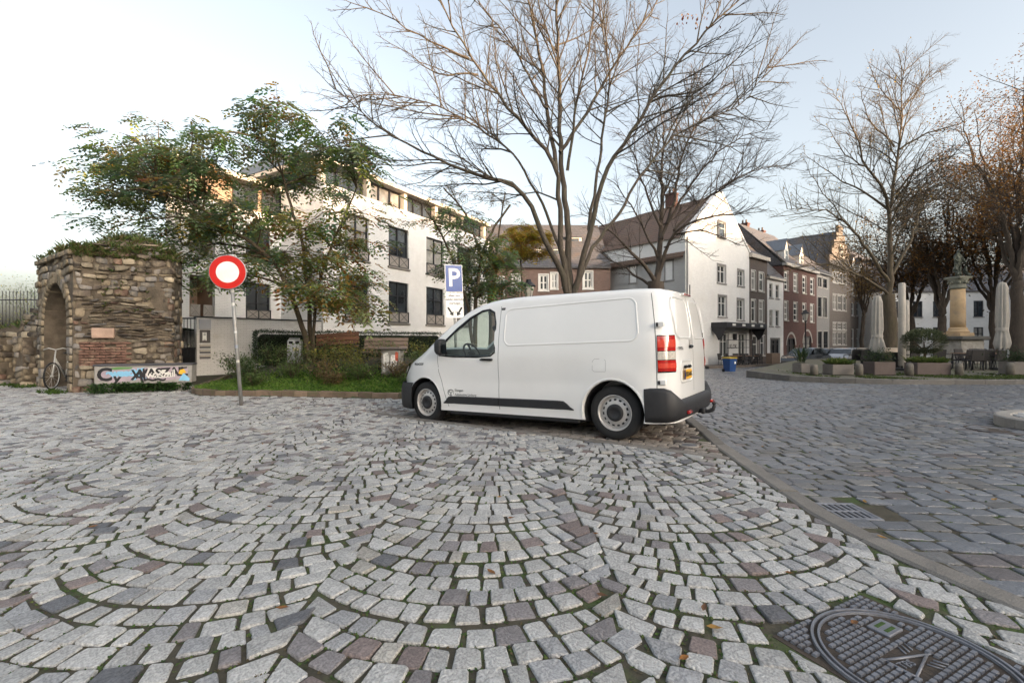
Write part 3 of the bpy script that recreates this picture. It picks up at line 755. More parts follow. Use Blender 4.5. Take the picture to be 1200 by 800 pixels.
for sd in (SIDE, -SIDE):
    dr = [(2.53, 1.80), (2.535, 1.4), (2.54, 1.0), (2.54, .5), (2.54, .30)]
    df = [(3.76, 1.14), (3.755, 1.0), (3.73, .85), (3.665, .68), (3.60, .50), (3.55, .36), (3.53, .30)]
    for P in (dr, df):
        b = MB(); strip(b, dense(P), .007, .0012, sd); b.build('door_gap', M_seam, van)
    b = MB(); strip(b, dense([(.27, 1.79), (.255, 1.4), (.25, 1.0), (.25, .52)]), .008, .0014, sd); b.build('rear_door_gap', M_seam, van)
    # black rub strip along the sill, split at the door
    for x0, x1 in ((1.33, 2.535), (2.545, 3.62)):
        b = MB(); zt, zb = .465, .345; N = 24; V = []
        for i in range(N + 1):
            x = x0 + (x1 - x0) * i / N; e = 1.0
            if x0 < 2 and x < 1.49: e = sstep(1.31, 1.49, x)
            if x1 > 3 and x > 3.50: e = 1 - sstep(3.50, 3.64, x) * .98
            top = zb + (zt - zb) * e
            V += [(x, sd * (hw_(x, zb) + .001), zb), (x, sd * (hw_(x, zb) + .020), zb + .012), (x, sd * (hw_(x, top) + .020), max(zb + .013, top - .012)), (x, sd * (hw_(x, top) + .001), max(zb + .014, top))]
        b.add(V, [(4*i+k, 4*i+4+k, 4*i+5+k, 4*i+1+k) for i in range(N) for k in range(3)]); b.add([V[0], V[1], V[2], V[3]], [(0,1,2,3)]); b.add(V[-4:], [(0,1,2,3)])
        b.build('rub_strip', M_blk, van)
    # pressed upper panels: a shallow raised bead round each
    for x0, x1, z0, z1, sl in ((.36, 1.42, 1.11, 1.665, .06), (1.50, 2.50, 1.13, 1.675, .0)):
        r = .10; P = []
        for cx, cz, a0 in ((x1-r, z1-r, 0), (x0+r+sl, z1-r, 90), (x0+r, z0+r, 180), (x1-r, z0+r, 270)):
            for k in range(0, 7): P.append((cx + r*math.cos(R(a0+15*k)), cz + r*math.sin(R(a0+15*k))))
    r = .11; P = []; x0, x1, z0, z1 = .46, 2.44, 1.22, 1.75
    for cx, cz, a0 in ((x1-r, z1-r, 0), (x0+r+.03, z1-r, 90), (x0+r, z0+r, 180), (x1-r, z0+r, 270)):
        for k in range(0, 7): P.append((cx + r*math.cos(R(a0+15*k)), cz + r*math.sin(R(a0+15*k))))
    P = dense(P, .05, True); n = len(P); b = MB(); V = []
    c_ = Vector(((x0+x1)/2, (z0+z1)/2))
    for wq, off in ((-.013, .0005), (-.005, .0065), (.005, .0065), (.014, .0005)):
        for i in range(n):
            t = (Vector(P[(i+1) % n]) - Vector(P[i-1])).normalized(); q = Vector((-t.y, t.x)) * wq; e = Vector(P[i]) + q
            V.append((e.x, sd * (hw_(e.x, e.y) + off), e.y))
    b.add(V, [(r_*n+i, r_*n+(i+1) % n, (r_+1)*n+(i+1) % n, (r_+1)*n+i) for r_ in range(3) for i in range(n)], smooth=True); b.build('pressed_panel_bead', M_paint, van)
    b = MB(); strip(b, dense([(.30, 1.80), (1.0, 1.825), (2.0, 1.835), (2.6, 1.82)]), .012, .002, sd); 
    # wheel arch lips
    for ax in (.80, 4.08):
        b = MB(); V = []; N = 26; a0, a1 = R(-14), R(194)
        for k in range(N + 1):
            a = a0 + (a1-a0)*k/N
            for rr, off in ((.428, .001), (.418, .006), (.402, .007), (.396, -.02)):
                x, z = ax + rr*math.cos(a), .345 + rr*math.sin(a); V.append((x, sd*(hw_(x, max(z, .26)) + off), z))
        b.add(V, [(4*k+q, 4*k+q+1, 4*k+q+5, 4*k+q+4) for k in range(N) for q in range(3)], smooth=True); b.build('wheel_arch_lip', M_paint, van)
        b = MB(); V = []
        for k in range(25):
            a = R(-20) + R(220)*k/24
            for y in (.93, .56): V.append((ax + .394*math.cos(a), sd*y, .345 + .394*math.sin(a)))
        b.add(V, [(2*k, 2*k+1, 2*k+3, 2*k+2) for k in range(24)]); b.build('wheel_housing', M_blk, van)
    # mirror
    mr = empty_child('door_mirror', van)
    Mm = Matrix.Translation((3.60, sd * 1.05, 1.235)) @ Matrix.Scale(.86, 4) @ Matrix.Rotation(sd * R(6), 4, 'Z')
    b = MB(); V = []; F = []
    prof = [(-.075, .82), (-.07, .95), (-.02, 1.0), (.04, .92), (.08, .68), (.10, .3)]
    n = 18
    for x, k in prof:
        for i in range(n):
            a = 2*math.pi*i/n; cy, cz_ = math.cos(a), math.sin(a); e = .55
            V.append(Mm @ Vector((x, .105*k*math.copysign(abs(cy)**e, cy), .15*k*math.copysign(abs(cz_)**e, cz_))))
    for r_ in range(len(prof)-1):
        for i in range(n): F.append((r_*n+i, r_*n+(i+1) % n, (r_+1)*n+(i+1) % n, (r_+1)*n+i))
    F += [tuple(range(n))[::-1], tuple((len(prof)-1)*n+i for i in range(n))]
    b.add(V, F, smooth=True); b.tube([(3.62, sd*.90, 1.14), (3.61, sd*1.02, 1.15)], .03, 8); b.build('mirror_housing', M_blk, mr)
    b = MB(); b.add([Mm @ Vector((-.0765, .09*math.copysign(abs(math.cos(a))**.5, math.cos(a)), .125*math.copysign(abs(math.sin(a))**.5, math.sin(a)))) for a in [2*math.pi*i/20 for i in range(20)]], [tuple(range(20))]); b.build('mirror_glass', M_mir, mr)
    # door handle
    b = MB(); P = [(2.63, 1.025), (2.65, 1.04), (2.83, 1.044), (2.865, 1.03), (2.86, 1.015), (2.65, 1.005)]
    V = [(x, sd*(hw_(x, z)+.002), z) for x, z in P] + [(x, sd*(hw_(x, z)+.032), z) for x, z in inset_poly(P, -.004)]; n = len(P)
    b.add(V, [(i, (i+1) % n, n+(i+1) % n, n+i) for i in range(n)] + [tuple(range(n, 2*n))]); b.build('door_handle', M_gloss, van)
    # headlamp
    b = MB(); P = [(4.46, 1.000), (4.56, .975), (4.70, .90), (4.80, .80), (4.80, .72), (4.72, .74), (4.60, .84), (4.50, .93)]
    face_poly(b, P, .004, sd); b.build('headlamp', M_gloss, van)
    b = MB(); face_poly(b, [(4.58, .935), (4.66, .89), (4.73, .83), (4.71, .80), (4.64, .84), (4.57, .91)], .0075, sd); b.build('headlamp_lens', M_clr, van)
# charging flap on the flank
b = MB(); P = [(.87, .85), (.87, .985), (.90, 1.01), (1.02, 1.01), (1.05, .98), (1.05, .87), (1.02, .85)]
strip(b, dense(P, .03, True), .005, .0012, SIDE, True); b.build('flap_gap', mat('flap_line', (.42, .41, .40), .6, var=0), van)
# bumpers
PLAN = [(.40, .951), (.30, .942), (.20, .922), (.13, .89), (.075, .845), (.035, .78), (.012, .70), (0, .60), (-.004, .45), (-.008, .3), (-.01, .15), (-.01, 0)]
PLAN = [(x + (RX if x < .3 else 0), y) for x, y in PLAN]
pl_ = [Vector((x, y)) for x, y in PLAN] + [Vector((x, -y)) for x, y in PLAN[-2::-1]]
b = MB(); V = []; n_ = len(pl_)
for i, p in enumerate(pl_):
    t = (pl_[min(i+1, n_-1)] - pl_[max(i-1, 0)]).normalized(); q = Vector((t.y, -t.x))
    if q.x > 0 and abs(p.y) < .5: q = -q
    if q.dot(Vector((p.x - 1.5, p.y))) < 0: q = -q
    ay = abs(p.y); side = sstep(.70, .90, ay)
    top = .505 + .15 * side; bulge = .075 - .05 * sstep(.85, .95, ay)
    for z, o in ((.25 + .03 * (1 - side), -.05), (.255 + .03 * (1 - side), bulge * .55), (.34, bulge * .92), (.43, bulge), (top - .05, bulge * .98), (top - .015, bulge * .75), (top, bulge * .3), (top - .005, -.03)):
        V.append((p.x + q.x * o, p.y + q.y * o, z))
m_ = 8; b.add(V, [(i*m_+k, i*m_+k+1, (i+1)*m_+k+1, (i+1)*m_+k) for i in range(n_-1) for k in range(m_-1)], smooth=True)
b.build('rear_bumper', M_blk, van)
b = MB(); V = []; N = 24; Pz = [(.22, -.02), (.24, .03), (.36, .045), (.50, .045), (.60, .03), (.66, -.01)]
for k in range(N+1):
    u = k/N*2-1; a = abs(u)
    xx_ = 4.955 - .44 * a**3.2; yy_ = math.copysign(min(.955, .955*(a**.75)), u)
    if a > .9: xx_ -= (a-.9)*1.9
    for z, o in Pz: V.append((xx_ + o*(1-a*.55), yy_ + math.copysign(o*a*.7, u), z))
m_ = len(Pz); b.add(V, [(i*m_+k, i*m_+k+1, (i+1)*m_+k+1, (i+1)*m_+k) for i in range(N) for k in range(m_-1)], smooth=True); b.build('front_bumper', M_blk, van)
# underbody, built low and wide to deepen the shade below the van
b = MB(); b.bbox(.25, 4.7, -.62, .62, .165, .36, .03); b.bbox(1.28, 3.56, -.91, .91, .17, .30, .02); b.build('underbody', M_blk, van)
# wheels
def wheel(ax, sd, front):
    wh = empty_child('wheel', van, (ax, sd * .80, .335)); Mw = Matrix.Rotation(-sd * R(90), 4, 'X')
    b = MB(); b.lathe([(.215, -.10), (.27, -.105), (.315, -.098), (.335, -.075), (.338, -.03), (.338, .03), (.335, .075), (.315, .098), (.285, .107), (.25, .107), (.218, .098)], 48, M=Mw, cap=False); b.build('tyre', M_rub, wh)
    b = MB(); b.lathe([(.219, -.09), (.212, -.09), (.205, 0), (.200, .05), (.203, .075), (.212, .098), (.224, .103), (.222, .094)], 48, M=Mw, cap=False); b.build('rim', M_steel, wh)
    b = MB(); n = 15; seg = 60; V = []; F = []
    rr = [(.202, .050), (.188, .052), (.172, .060), (.150, .068), (.132, .074), (.105, .080), (.0, .080)]
    for r_, z in rr:
        for k in range(seg): a = 2*math.pi*k/seg; V.append(Mw @ Vector((r_*math.cos(a), r_*math.sin(a), z)))
    for i in range(len(rr)-1):
        for k in range(seg):
            if i == 2 and k % 4 in (0, 1): continue
            F.append((i*seg+k, i*seg+(k+1) % seg, (i+1)*seg+(k+1) % seg, (i+1)*seg+k))
    b.add(V, F, smooth=True); b.build('wheel_disc', M_steel, wh)
    b = MB(); b.lathe([(0, .03), (.2, .03)], 32, M=Mw, smooth=False); b.build('brake_drum', M_int, wh)
    b = MB(); b.lathe([(.108, .078), (.108, .095), (.100, .105), (.06, .108), (.055, .102), (0, .104)], 32, M=Mw); b.build('hub_cap', M_blk, wh)
for ax in (.80, 4.08):
    for sd in (1, -1): wheel(ax, sd, ax > 2)
# tail end
YS = SIDE
def rear_pt(y, z, off=0.0):       # point on the tail skin
    return Vector((xs(RX, z) - off, y, z))
for sd in (1, -1):
    P = [(.30, 1.255), (.15, 1.26), (.02, 1.245)]
    tl = empty_child('tail_light', van)
    def shell(z0, z1, m, nm, grow=.012):
        b = MB(); V = []; N = 6
        pth = [.242, .22, .20, .18, .16, .14, .12, .105, .09, .08]
        for i in range(N + 1):
            z = z0 + (z1 - z0) * i / N
            for x in pth:
                V.append((xs(x, z) - grow * .8, sd*(hw_(x, z) + grow * .7), z))
        k = len(pth); b.add(V, [(i*k+j, i*k+j+1, (i+1)*k+j+1, (i+1)*k+j) for i in range(N) for j in range(k-1)], smooth=True)
        b.add([V[j] for j in range(k)] + [(v[0]+.03, v[1]*.97, v[2]) for v in V[:k]], [(j, j+1, k+j+1, k+j) for j in range(k-1)])
        b.add([V[N*k+j] for j in range(k)] + [(v[0]+.03, v[1]*.97, v[2]) for v in V[N*k:]], [(j, j+1, k+j+1, k+j) for j in range(k-1)])
        for jj in (0, k-1): b.add([V[i*k+jj] for i in range(N+1)] + [(V[i*k+jj][0]+.03, V[i*k+jj][1]*.97, V[i*k+jj][2]) for i in range(N+1)], [(i, i+1, N+2+i, N+1+i) for i in range(N)])
        return b.build(nm, m, tl)
    shell(.835, 1.275, M_gloss, 'lamp_housing', .008)
    shell(1.09, 1.262, M_red, 'upper_lens'); shell(1.13, 1.222, M_redl, 'brake_lens', .017); shell(.985, 1.083, M_clr, 'reversing_lens'); shell(.85, .978, M_red, 'lower_lens'); shell(.885, .945, M_redl, 'indicator_lens', .017)
    # hinges
    for z in (.72, 1.40):
        b = MB(); b.bbox(.15, .245, sd*.905 - .03, sd*.905 + .014, z - .03, z + .03, .006); b.build('door_hinge', M_paint, van)
        b = MB(); b.bbox(.215, .24, sd*.925 - .008, sd*.925 + .006, z - .022, z + .022, .003); b.build('hinge_pin', M_blk, van)
def rear_panel(y0, y1, z0, z1, r, off, nm, m, N=7, th=.01):
    b = MB(); P = []
    for cy, cz, a0 in ((y1-r, z1-r, 0), (y0+r, z1-r, 90), (y0+r, z0+r, 180), (y1-r, z0+r, 270)):
        for k in range(N): a = R(a0 + 90*k/(N-1)); P.append((cy + r*math.cos(a), cz + r*math.sin(a)))
    n = len(P); V = [rear_pt(y, z, off) for y, z in inset_poly(P, -.006)] + [rear_pt(y, z, off-th) for y, z in P]
    # rows across so that the curve of the tail is followed
    b.add(V, [tuple(range(n))] + [(i, n+i, n+(i+1) % n, (i+1) % n) for i in range(n)]); return b.build(nm, m, van)
def rear_bead(P, nm, m, wdt=.012, h=.007):
    P = dense(P, .04, True); n = len(P); V = []; b = MB()
    for wq, off in ((-wdt, .0), (-wdt*.4, h), (wdt*.4, h), (wdt, .0)):
        for i in range(n):
            t = (Vector(P[(i+1) % n]) - Vector(P[i-1])).normalized(); e = Vector(P[i]) + Vector((-t.y, t.x)) * wq; V.append(rear_pt(e.x, e.y, off))
    b.add(V, [(q*n+i, q*n+(i+1) % n, (q+1)*n+(i+1) % n, (q+1)*n+i) for q in range(3) for i in range(n)], smooth=True); return b.build(nm, m, van)
def rrect(y0, y1, z0, z1, r):
    P = []
    for cy, cz, a0 in ((y1-r, z1-r, 0), (y0+r, z1-r, 90), (y0+r, z0+r, 180), (y1-r, z0+r, 270)):
        for k in range(6): P.append((cy + r*math.cos(R(a0+18*k)), cz + r*math.sin(R(a0+18*k))))
    return P
rear_bead(rrect(.06, .70, 1.24, 1.74, .09), 'rear_panel_bead', M_paint); rear_bead(rrect(-.70, -.06, 1.24, 1.74, .09), 'rear_panel_bead', M_paint)
b = MB(); zz = [.56 + (1.80 - .56)*k/14 for k in range(15)]; b.add([rear_pt(y, z, .0015) for z in zz for y in (-.005, .005)], [(2*i, 2*i+1, 2*i+3, 2*i+2) for i in range(14)]); b.build('rear_door_gap', M_seam, van)
rear_bead(rrect(.10 if SIDE > 0 else -.62, .62 if SIDE > 0 else -.10, .70, .955, .05), 'plate_recess', M_paint, .014, .010)
s0 = SIDE
npl = empty_child('number_plate', van)
def plate_box(y0, y1, z0, z1, off, m, nm):
    b = MB(); b.box(RX-off, RX-off + .006, min(y0, y1), max(y0, y1), z0, z1); return b.build(nm, m, npl)
pc = s0 * .36
plate_box(pc - .17, pc + .17, .735, .850, .022, M_yel, 'plate'); plate_box(pc + s0*.17, pc + s0*.132, .737, .848, .0235, M_blu, 'blue_band')
RM = Matrix(((0,0,-1,0),(-1,0,0,0),(0,1,0,0),(0,0,0,1)))   # text facing the tail
def rear_text(t, sz, y, z, off, nm, parent, bold=0, m=M_ink):
    vs_, fs = text_mesh(t, sz, Matrix.Translation((RX-off, y, z)) @ RM, .0, bold); b = MB(); b.add(vs_, fs); return b.build(nm, m, parent)
rear_text('VXD-60-K', .075, pc - s0*.018, .790, .0245, 'plate_number', npl, .003)
for q in (-.09, .09):
    b = MB(); b.bbox(RX-.035, RX, pc + q - .045, pc + q + .045, .865, .905, .012); b.build('plate_lamp', M_gloss, van)
rear_text('TOYOTA', .052, s0 * .60, 1.11, .004, 'maker_name', van, .002)
b = MB(); b.bbox(RX-.028, RX, s0*.14 - .075, s0*.14 + .075, 1.11, 1.155, .014); b.build('rear_handle', M_gloss, van)
b = MB(); b.lathe([(.0, .0), (.03, .002), (.045, .012), (.05, .0)], 20, M=Matrix.Translation((RX-.004, s0*.14, 1.178)) @ Matrix.Rotation(R(-90), 4, 'Y')); b.build('badge', M_steel, van)
b = MB(); b.bbox(.10, .14, -.20, .20, 1.795, 1.825, .008); b.build('brake_light_housing', M_paint, van)
b = MB(); b.bbox(.095, .115, -.16, .16, 1.80, 1.818, .004); b.build('high_brake_light', M_red, van)
for sd in (1, -1):
    b = MB(); b.bbox(-.05, -.005, sd*.62 - .055, sd*.62 + .055, .335, .375, .012); b.build('bumper_reflector', M_red, van)
b = MB(); b.tube([(.10, 0, .30), (-.04, 0, .29), (-.11, 0, .29), (-.165, 0, .315), (-.18, 0, .36), (-.178, 0, .38)], [.03, .03, .026, .024, .02, .016], 10)
b.lathe([(0, -.027), (.019, -.019), (.027, 0), (.019, .019), (0, .027)], 12, M=Matrix.Translation((-.178, 0, .398))); b.bbox(-.075, -.03, -.07, .07, .26, .33, .01); b.build('tow_bar', M_blk, van)
# lettering on the flank
sgn = -SIDE
FM = Matrix(((-1 if SIDE > 0 else 1,0,0,0),(0,0,1 if SIDE > 0 else -1,0),(0,1,0,0),(0,0,0,1)))
def side_text(t, sz, x, z, nm, parent, bold=0, align='LEFT'):
    vs_, fs = text_mesh(t, sz, Matrix.Translation((x, 0, z)) @ FM, .0, bold, align); b = MB()
    b.add([(v[0], SIDE*(hw_(v[0], v[2]) + .0045), v[2]) for v in vs_], fs); return b.build(nm, m if False else M_ink, parent)
side_text('Slangen', .060, 3.40, .555, 'door_lettering', van); side_text('Automotive Limburg', .052, 3.40, .490, 'door_lettering', van)
side_text('PROACE EV', .050, 4.22, .965, 'wing_lettering', van, .002, 'CENTER')
lg = MB(); Lc = (3.475, .520)
def sring(cx, cz, a, c_, wd):
    P = [(cx + a*math.cos(2*math.pi*k/28), cz + c_*math.sin(2*math.pi*k/28)) for k in range(28)]; strip(lg, P, wd, .0045, SIDE, True)
sring(*Lc, .056, .045, .007); sring(Lc[0], Lc[1] + .016, .034, .016, .007); strip(lg, dense([(Lc[0], Lc[1]+.0), (Lc[0], Lc[1]-.04)], .01), .014, .0045)
lg.build('door_emblem', M_ink, van)
# ---------------------------------------------------------------- leaf, branch and house builders
def leaf_quad(mb, p, t, L, wd, col, droop=0.0):
    t = t.normalized(); sd = t.cross(Vector((U(-.3, .3), U(-.3, .3), 1)))
    sd = (sd.normalized() if sd.length > 1e-4 else Vector((1, 0, 0))) * wd
    mb.add([p, p + t*L*.5 + sd, p + t*L + Vector((0, 0, -droop)), p + t*L*.5 - sd], [(0, 1, 2, 3)], col)
def pinnate(mb, p, t, L, col, n=5, up=None):
    """one feathery leaf: a row of paired leaflets along a drooping stalk"""
    t = t.normalized(); s = t.cross(Vector((0, 0, 1))); s = s.normalized() if s.length > 1e-3 else Vector((1, 0, 0))
    V = []; F = []
    for i in range(n):
        f = (i + .6) / n; q = p + t*L*f + Vector((0, 0, -.45*L*f*f)); ll = L * .42 * (1 - abs(f - .45) * .9); wd = L * .095
        for sg in (1, -1):
            d = (s*sg + t*.45 + Vector((0, 0, U(-.5, .1)))).normalized(); b = len(V)
            V += [q, q + d*ll*.5 + t*wd, q + d*ll, q + d*ll*.5 - t*wd]; F.append((b, b+1, b+2, b+3))
    mb.add(V, F, col)
class Tree:
    def __init__(s, seed): s.r = random.Random(seed); s.wood = MB(); s.twig = MB(); s.tips = []; s.rmin = .0032; s.lim = 1.0
    def poly(s, mb, pts, r0, r1, n):
        k = len(pts) - 1; mb.tube(pts, [r0 + (r1 - r0) * (i / k) ** .8 for i in range(k + 1)], n, cap=False)
    def curve(s, P, step, wob):
        """resample a rough polyline into a smooth wobbling one"""
        P = [Vector(p) for p in P]; out = []
        n = len(P)
        for i in range(n - 1):
            p0, p1, p2, p3 = P[max(i-1, 0)], P[i], P[i+1], P[min(i+2, n-1)]
            k = max(2, int((p2 - p1).length / step))
            for j in range(k):
                t = j / k; out.append(.5 * ((2*p1) + (p2-p0)*t + (2*p0-5*p1+4*p2-p3)*t*t + (3*p1-p0-3*p2+p3)*t**3))
        out.append(P[-1]); r = s.r
        for q in out[1:-1]: q += Vector((r.uniform(-wob, wob), r.uniform(-wob, wob), r.uniform(-wob, wob)))
        return out
    def grow(s, p, d, L, r, lvl, spec):
        """a free branch with children; spec[lvl] = (spacing, child length factor, angle, segments, gravity)"""
        rr = s.r; sp, cl, ang, seg, grav = spec[lvl]; pts = [p.copy()]; d = d.normalized(); q = p.copy()
        for i in range(seg):
            d = (d + Vector((rr.gauss(0, .085), rr.gauss(0, .085), rr.gauss(0, .085) + grav))).normalized(); q = q + d * (L / seg); pts.append(q.copy())
        last = lvl + 1 >= len(spec)
        s.poly(s.twig, pts, r, max(r * .35, s.rmin), 3 if r < .012 else 5)
        s.tips.append((pts[-1], d.copy(), lvl))
        if not last: s.kids(pts, r, L, lvl, spec, .18)
    def kids(s, pts, r, L, lvl, spec, start, rend=None):
        rr = s.r; sp, cl, ang, seg, grav = spec[lvl]; acc = 0.0; tot = sum((pts[i+1]-pts[i]).length for i in range(len(pts)-1)); nxt = tot * start + rr.uniform(0, sp); pos = 0.0
        for i in range(len(pts) - 1):
            sl = (pts[i+1] - pts[i]).length
            while pos + sl > nxt:
                f = (nxt - pos) / sl; p = pts[i].lerp(pts[i+1], f); t = (pts[i+1] - pts[i]).normalized(); u = nxt / tot
                a = t.orthogonal().normalized(); a = Matrix.Rotation(rr.uniform(0, 6.283), 3, t) @ a
                an = R(ang * rr.uniform(.65, 1.3)); d = t * math.cos(an) + a * math.sin(an)
                if d.z < -.25: d.z *= .3
                ln = L * cl * rr.uniform(.55, 1.15) * (1 - .55 * u) 
                rb = min(r * (1 - .65*u) * .62, .009 * ln + .0045)
                s.grow(p, d, ln, rb, lvl + 1, spec)
                nxt += sp * rr.uniform(.6, 1.4)
            pos += sl
    def limb(s, P, r0, r1, spec, wob=.03, start=.2, L=None, kids=True, n=8):
        pts = s.curve(P, .35, wob); s.poly(s.wood, pts, r0 * s.lim, r1 * s.lim, n)
        tot = sum((pts[i+1]-pts[i]).length for i in range(len(pts)-1))
        if kids: s.kids(pts, r0, L or tot, 0, spec, start)
        s.tips.append((pts[-1], (pts[-1]-pts[-2]).normalized(), 0)); return pts
def tree_thing(name, label, base, T, bark, group=None):
    t = thing(name, label, 'tree', base, 0, group); off = Vector(base)
    for mb, nm in ((T.wood, 'trunk'), (T.twig, 'crown')):
        if mb.v:
            mb.v = [(v[0]-off.x, v[1]-off.y, v[2]-off.z) for v in mb.v]; mb.build(nm, bark, t, smooth=True)
    return t
def shift(mb, off): mb.v = [(v[0]-off[0], v[1]-off[1], v[2]-off[2]) for v in mb.v]; return mb

M_pane = mat('window_pane', (.028, .034, .040), .05, var=.5, scale=1.3, spec=.8, detail=1)
M_curt = mat('curtain_pane', (.30, .29, .27), .25, var=.35, scale=2.5, spec=.6, detail=2)
def wall_holes(mb, x0, x1, z0, z1, holes, dep=.16, y=0.0):
    xs_ = sorted({x0, x1, *[h[0] for h in holes], *[h[1] for h in holes]}); zs = sorted({z0, z1, *[h[2] for h in holes], *[h[3] for h in holes]})
    xs_ = [v for v in xs_ if x0 <= v <= x1]; zs = [v for v in zs if z0 <= v <= z1]
    for i in range(len(xs_)-1):
        for j in range(len(zs)-1):
            cx, cz = (xs_[i]+xs_[i+1])/2, (zs[j]+zs[j+1])/2
            if any(h[0] < cx < h[1] and h[2] < cz < h[3] for h in holes): continue
            mb.add([(xs_[i], y, zs[j]), (xs_[i+1], y, zs[j]), (xs_[i+1], y, zs[j+1]), (xs_[i], y, zs[j+1])], [(0, 1, 2, 3)])
    for a, b_, c, d in holes:
        mb.add([(a,y,c),(b_,y,c),(b_,y,d),(a,y,d),(a,y+dep,c),(b_,y+dep,c),(b_,y+dep,d),(a,y+dep,d)], [(0,4,5,1),(1,5,6,2),(2,6,7,3),(3,7,4,0)])
def window(parent, h, frame, nx=2, rows=(.5,), fw=.06, dep=.16, y=0.0, sill=None, surround=None, sw=.12, pane=None, bal=None, balm=None, name='window', proud=.02):
    a, b_, c, d = h; f = MB(); y0, y1 = y + dep*.45, y + dep*.85
    f.box(a, a+fw, y0, y1, c, d); f.box(b_-fw, b_, y0, y1, c, d); f.box(a+fw, b_-fw, y0, y1, c, c+fw); f.box(a+fw, b_-fw, y0, y1, d-fw, d)
    for i in range(1, nx): x = a + (b_-a)*i/nx; f.box(x-fw*.55, x+fw*.55, y0-.008, y1-.003, c+fw, d-fw)
    for q in rows: z = c + (d-c)*q; f.box(a+fw, b_-fw, y0+.006, y1-.006, z-fw*.35, z+fw*.35)
    w_ = f.build(name, frame, parent)
    p = MB(); p.add([(a+fw*.5, y1-.012, c+fw*.5), (b_-fw*.5, y1-.012, c+fw*.5), (b_-fw*.5, y1-.012, d-fw*.5), (a+fw*.5, y1-.012, d-fw*.5)], [(0,1,2,3)]); p.build('pane', pane or M_pane, w_)
    if sill: s_ = MB(); s_.bbox(a-.08, b_+.08, y-.09, y+dep*.4, c-.10, c-.002, .01); s_.build('sill', sill, w_)
    if surround:
        s_ = MB(); q = proud
        s_.box(a-sw, a-.001, y-q, y+.05, c, d+sw); s_.box(b_+.001, b_+sw, y-q, y+.05, c, d+sw); s_.box(a, b_, y-q, y+.05, d+.001, d+sw); s_.box(a-sw-.03, b_+sw+.03, y-q-.05, y+.05, c-.12, c-.003); s_.build('surround', surround, w_)
    if bal:
        hb = bal; s_ = MB(); yb = y - .03
        for x in (a+.02, (a+b_)/2, b_-.02): s_.box(x-.018, x+.018, yb-.02, yb+.02, c+.02, c+hb)
        s_.box(a, b_, yb-.018, yb+.018, c+hb, c+hb+.04); s_.box(a+.04, b_-.04, yb-.012, yb+.012, c+.02, c+.05)
        for x0, x1 in ((a+.04, (a+b_)/2-.02), ((a+b_)/2+.02, b_-.04)):
            s_.tube([(x0, yb-.012, c+.05), (x1, yb-.012, c+hb)], .010, 4, smooth=False); s_.tube([(x0, yb-.014, c+hb), (x1, yb-.014, c+.05)], .010, 4, smooth=False)
        s_.build('balustrade', frame, w_)
        s_ = MB(); s_.box(a+.03, b_-.03, yb+.016, yb+.03, c+.05, c+hb-.01); s_.build('balustrade_panel', balm, w_)
    return w_
class Facade:
    """a vertical wall on the ground plan; turns photograph pixels on it into wall coordinates"""
    def __init__(s, O, d): s.O = Vector(O); s.d = Vector(d).normalized(); s.rz = math.atan2(s.d.y, s.d.x)
    def u(s, px):
        k = (px - 600) / FPX; return (k * s.O.y - s.O.x) / (s.d.x - k * s.d.y)
    def z(s, px, py): y = s.O.y + s.d.y * s.u(px); return CAMZ + (400 - py) * y / FPX
    def rect(s, x0, x1, y0, y1):        # pixels: left, right, top, bottom
        xm = (x0 + x1) / 2; return (s.u(x0), s.u(x1), s.z(xm, y1), s.z(xm, y0))
    def at(s, u): return s.O + s.d * u
def roof_gable_front(parent, x0, x1, ze, zp, depth, m, wallm, over=.15, y=0.0):
    """ridge runs back from the facade"""
    xm = (x0+x1)/2; th = .12
    b = MB(); b.add([(x0-over, y-.1, ze-.05), (xm, y-.1, zp), (xm, y+depth, zp), (x0-over, y+depth, ze-.05)], [(0,3,2,1)]); b.add([(x1+over, y-.1, ze-.05), (xm, y-.1, zp), (xm, y+depth, zp), (x1+over, y+depth, ze-.05)], [(0,1,2,3)]); return b.build('roof', m, parent)
def roof_eaves_front(parent, x0, x1, ze, zp, depth, m, over=.25, y=0.0):
    """ridge runs along the facade"""
    b = MB(); ym = y + depth/2
    P = [(x0, y-over, ze-.03), (x1, y-over, ze-.03), (x1, ym, zp), (x0, ym, zp), (x1, y+depth, ze), (x0, y+depth, ze)]
    b.add(P, [(0,1,2,3), (3,2,4,5)]); P2 = [(p[0], p[1], p[2]-.14) for p in P]; b.add(P2, [(3,2,1,0), (5,4,2,3)])
    b.add(P + P2, [(0,6,7,1), (0,3,9,6), (1,7,8,2), (3,5,11,9), (2,8,10,4)])
    for x_, fl in ((x0 + .04, 1), (x1 - .04, -1)): b.add([(x_, y, ze - .2), (x_, y + depth, ze - .2), (x_, ym, zp - .12)], [(0, 2, 1)[::fl]])
    return b.build('roof', m, parent)
# ---------------------------------------------------------------- planting bed
M_bed = mat('bed_soil', (.045, .038, .024), .95, var=.4, scale=6, bump=.6, bscale=30, dirt=(.05, .085, .018), dscale=1.2, damt=.95)
def bz(x, y):
    df = y - bed_front(x) - ((1 - math.sqrt(max(0, 1 - (min(1.7, max(0, -6.45 - x)) / 1.7) ** 2))) * 1.8 if x < -6.45 else 0)
    h = .05 + .52 * sstep(0, 3.4, df) * sstep(-.1, 2.4, x - bed_left(y)) + .05 * noise.noise(Vector((x*.9, y*.9, 1)))
    return h
b = MB(); V = []; F = []; nx_, ny_ = 60, 48
for j in range(ny_):
    for i in range(nx_):
        t = i / (nx_-1); y0 = 9.8 + 13.0 * (j/(ny_-1)) ** 1.2; xl = bed_left(y0) + .03; x = xl + (3.2 - xl) * t
        yy = y0; e = in_bed(x, yy, .04)
        V.append((x, yy, bz(x, yy) if e else -.12))
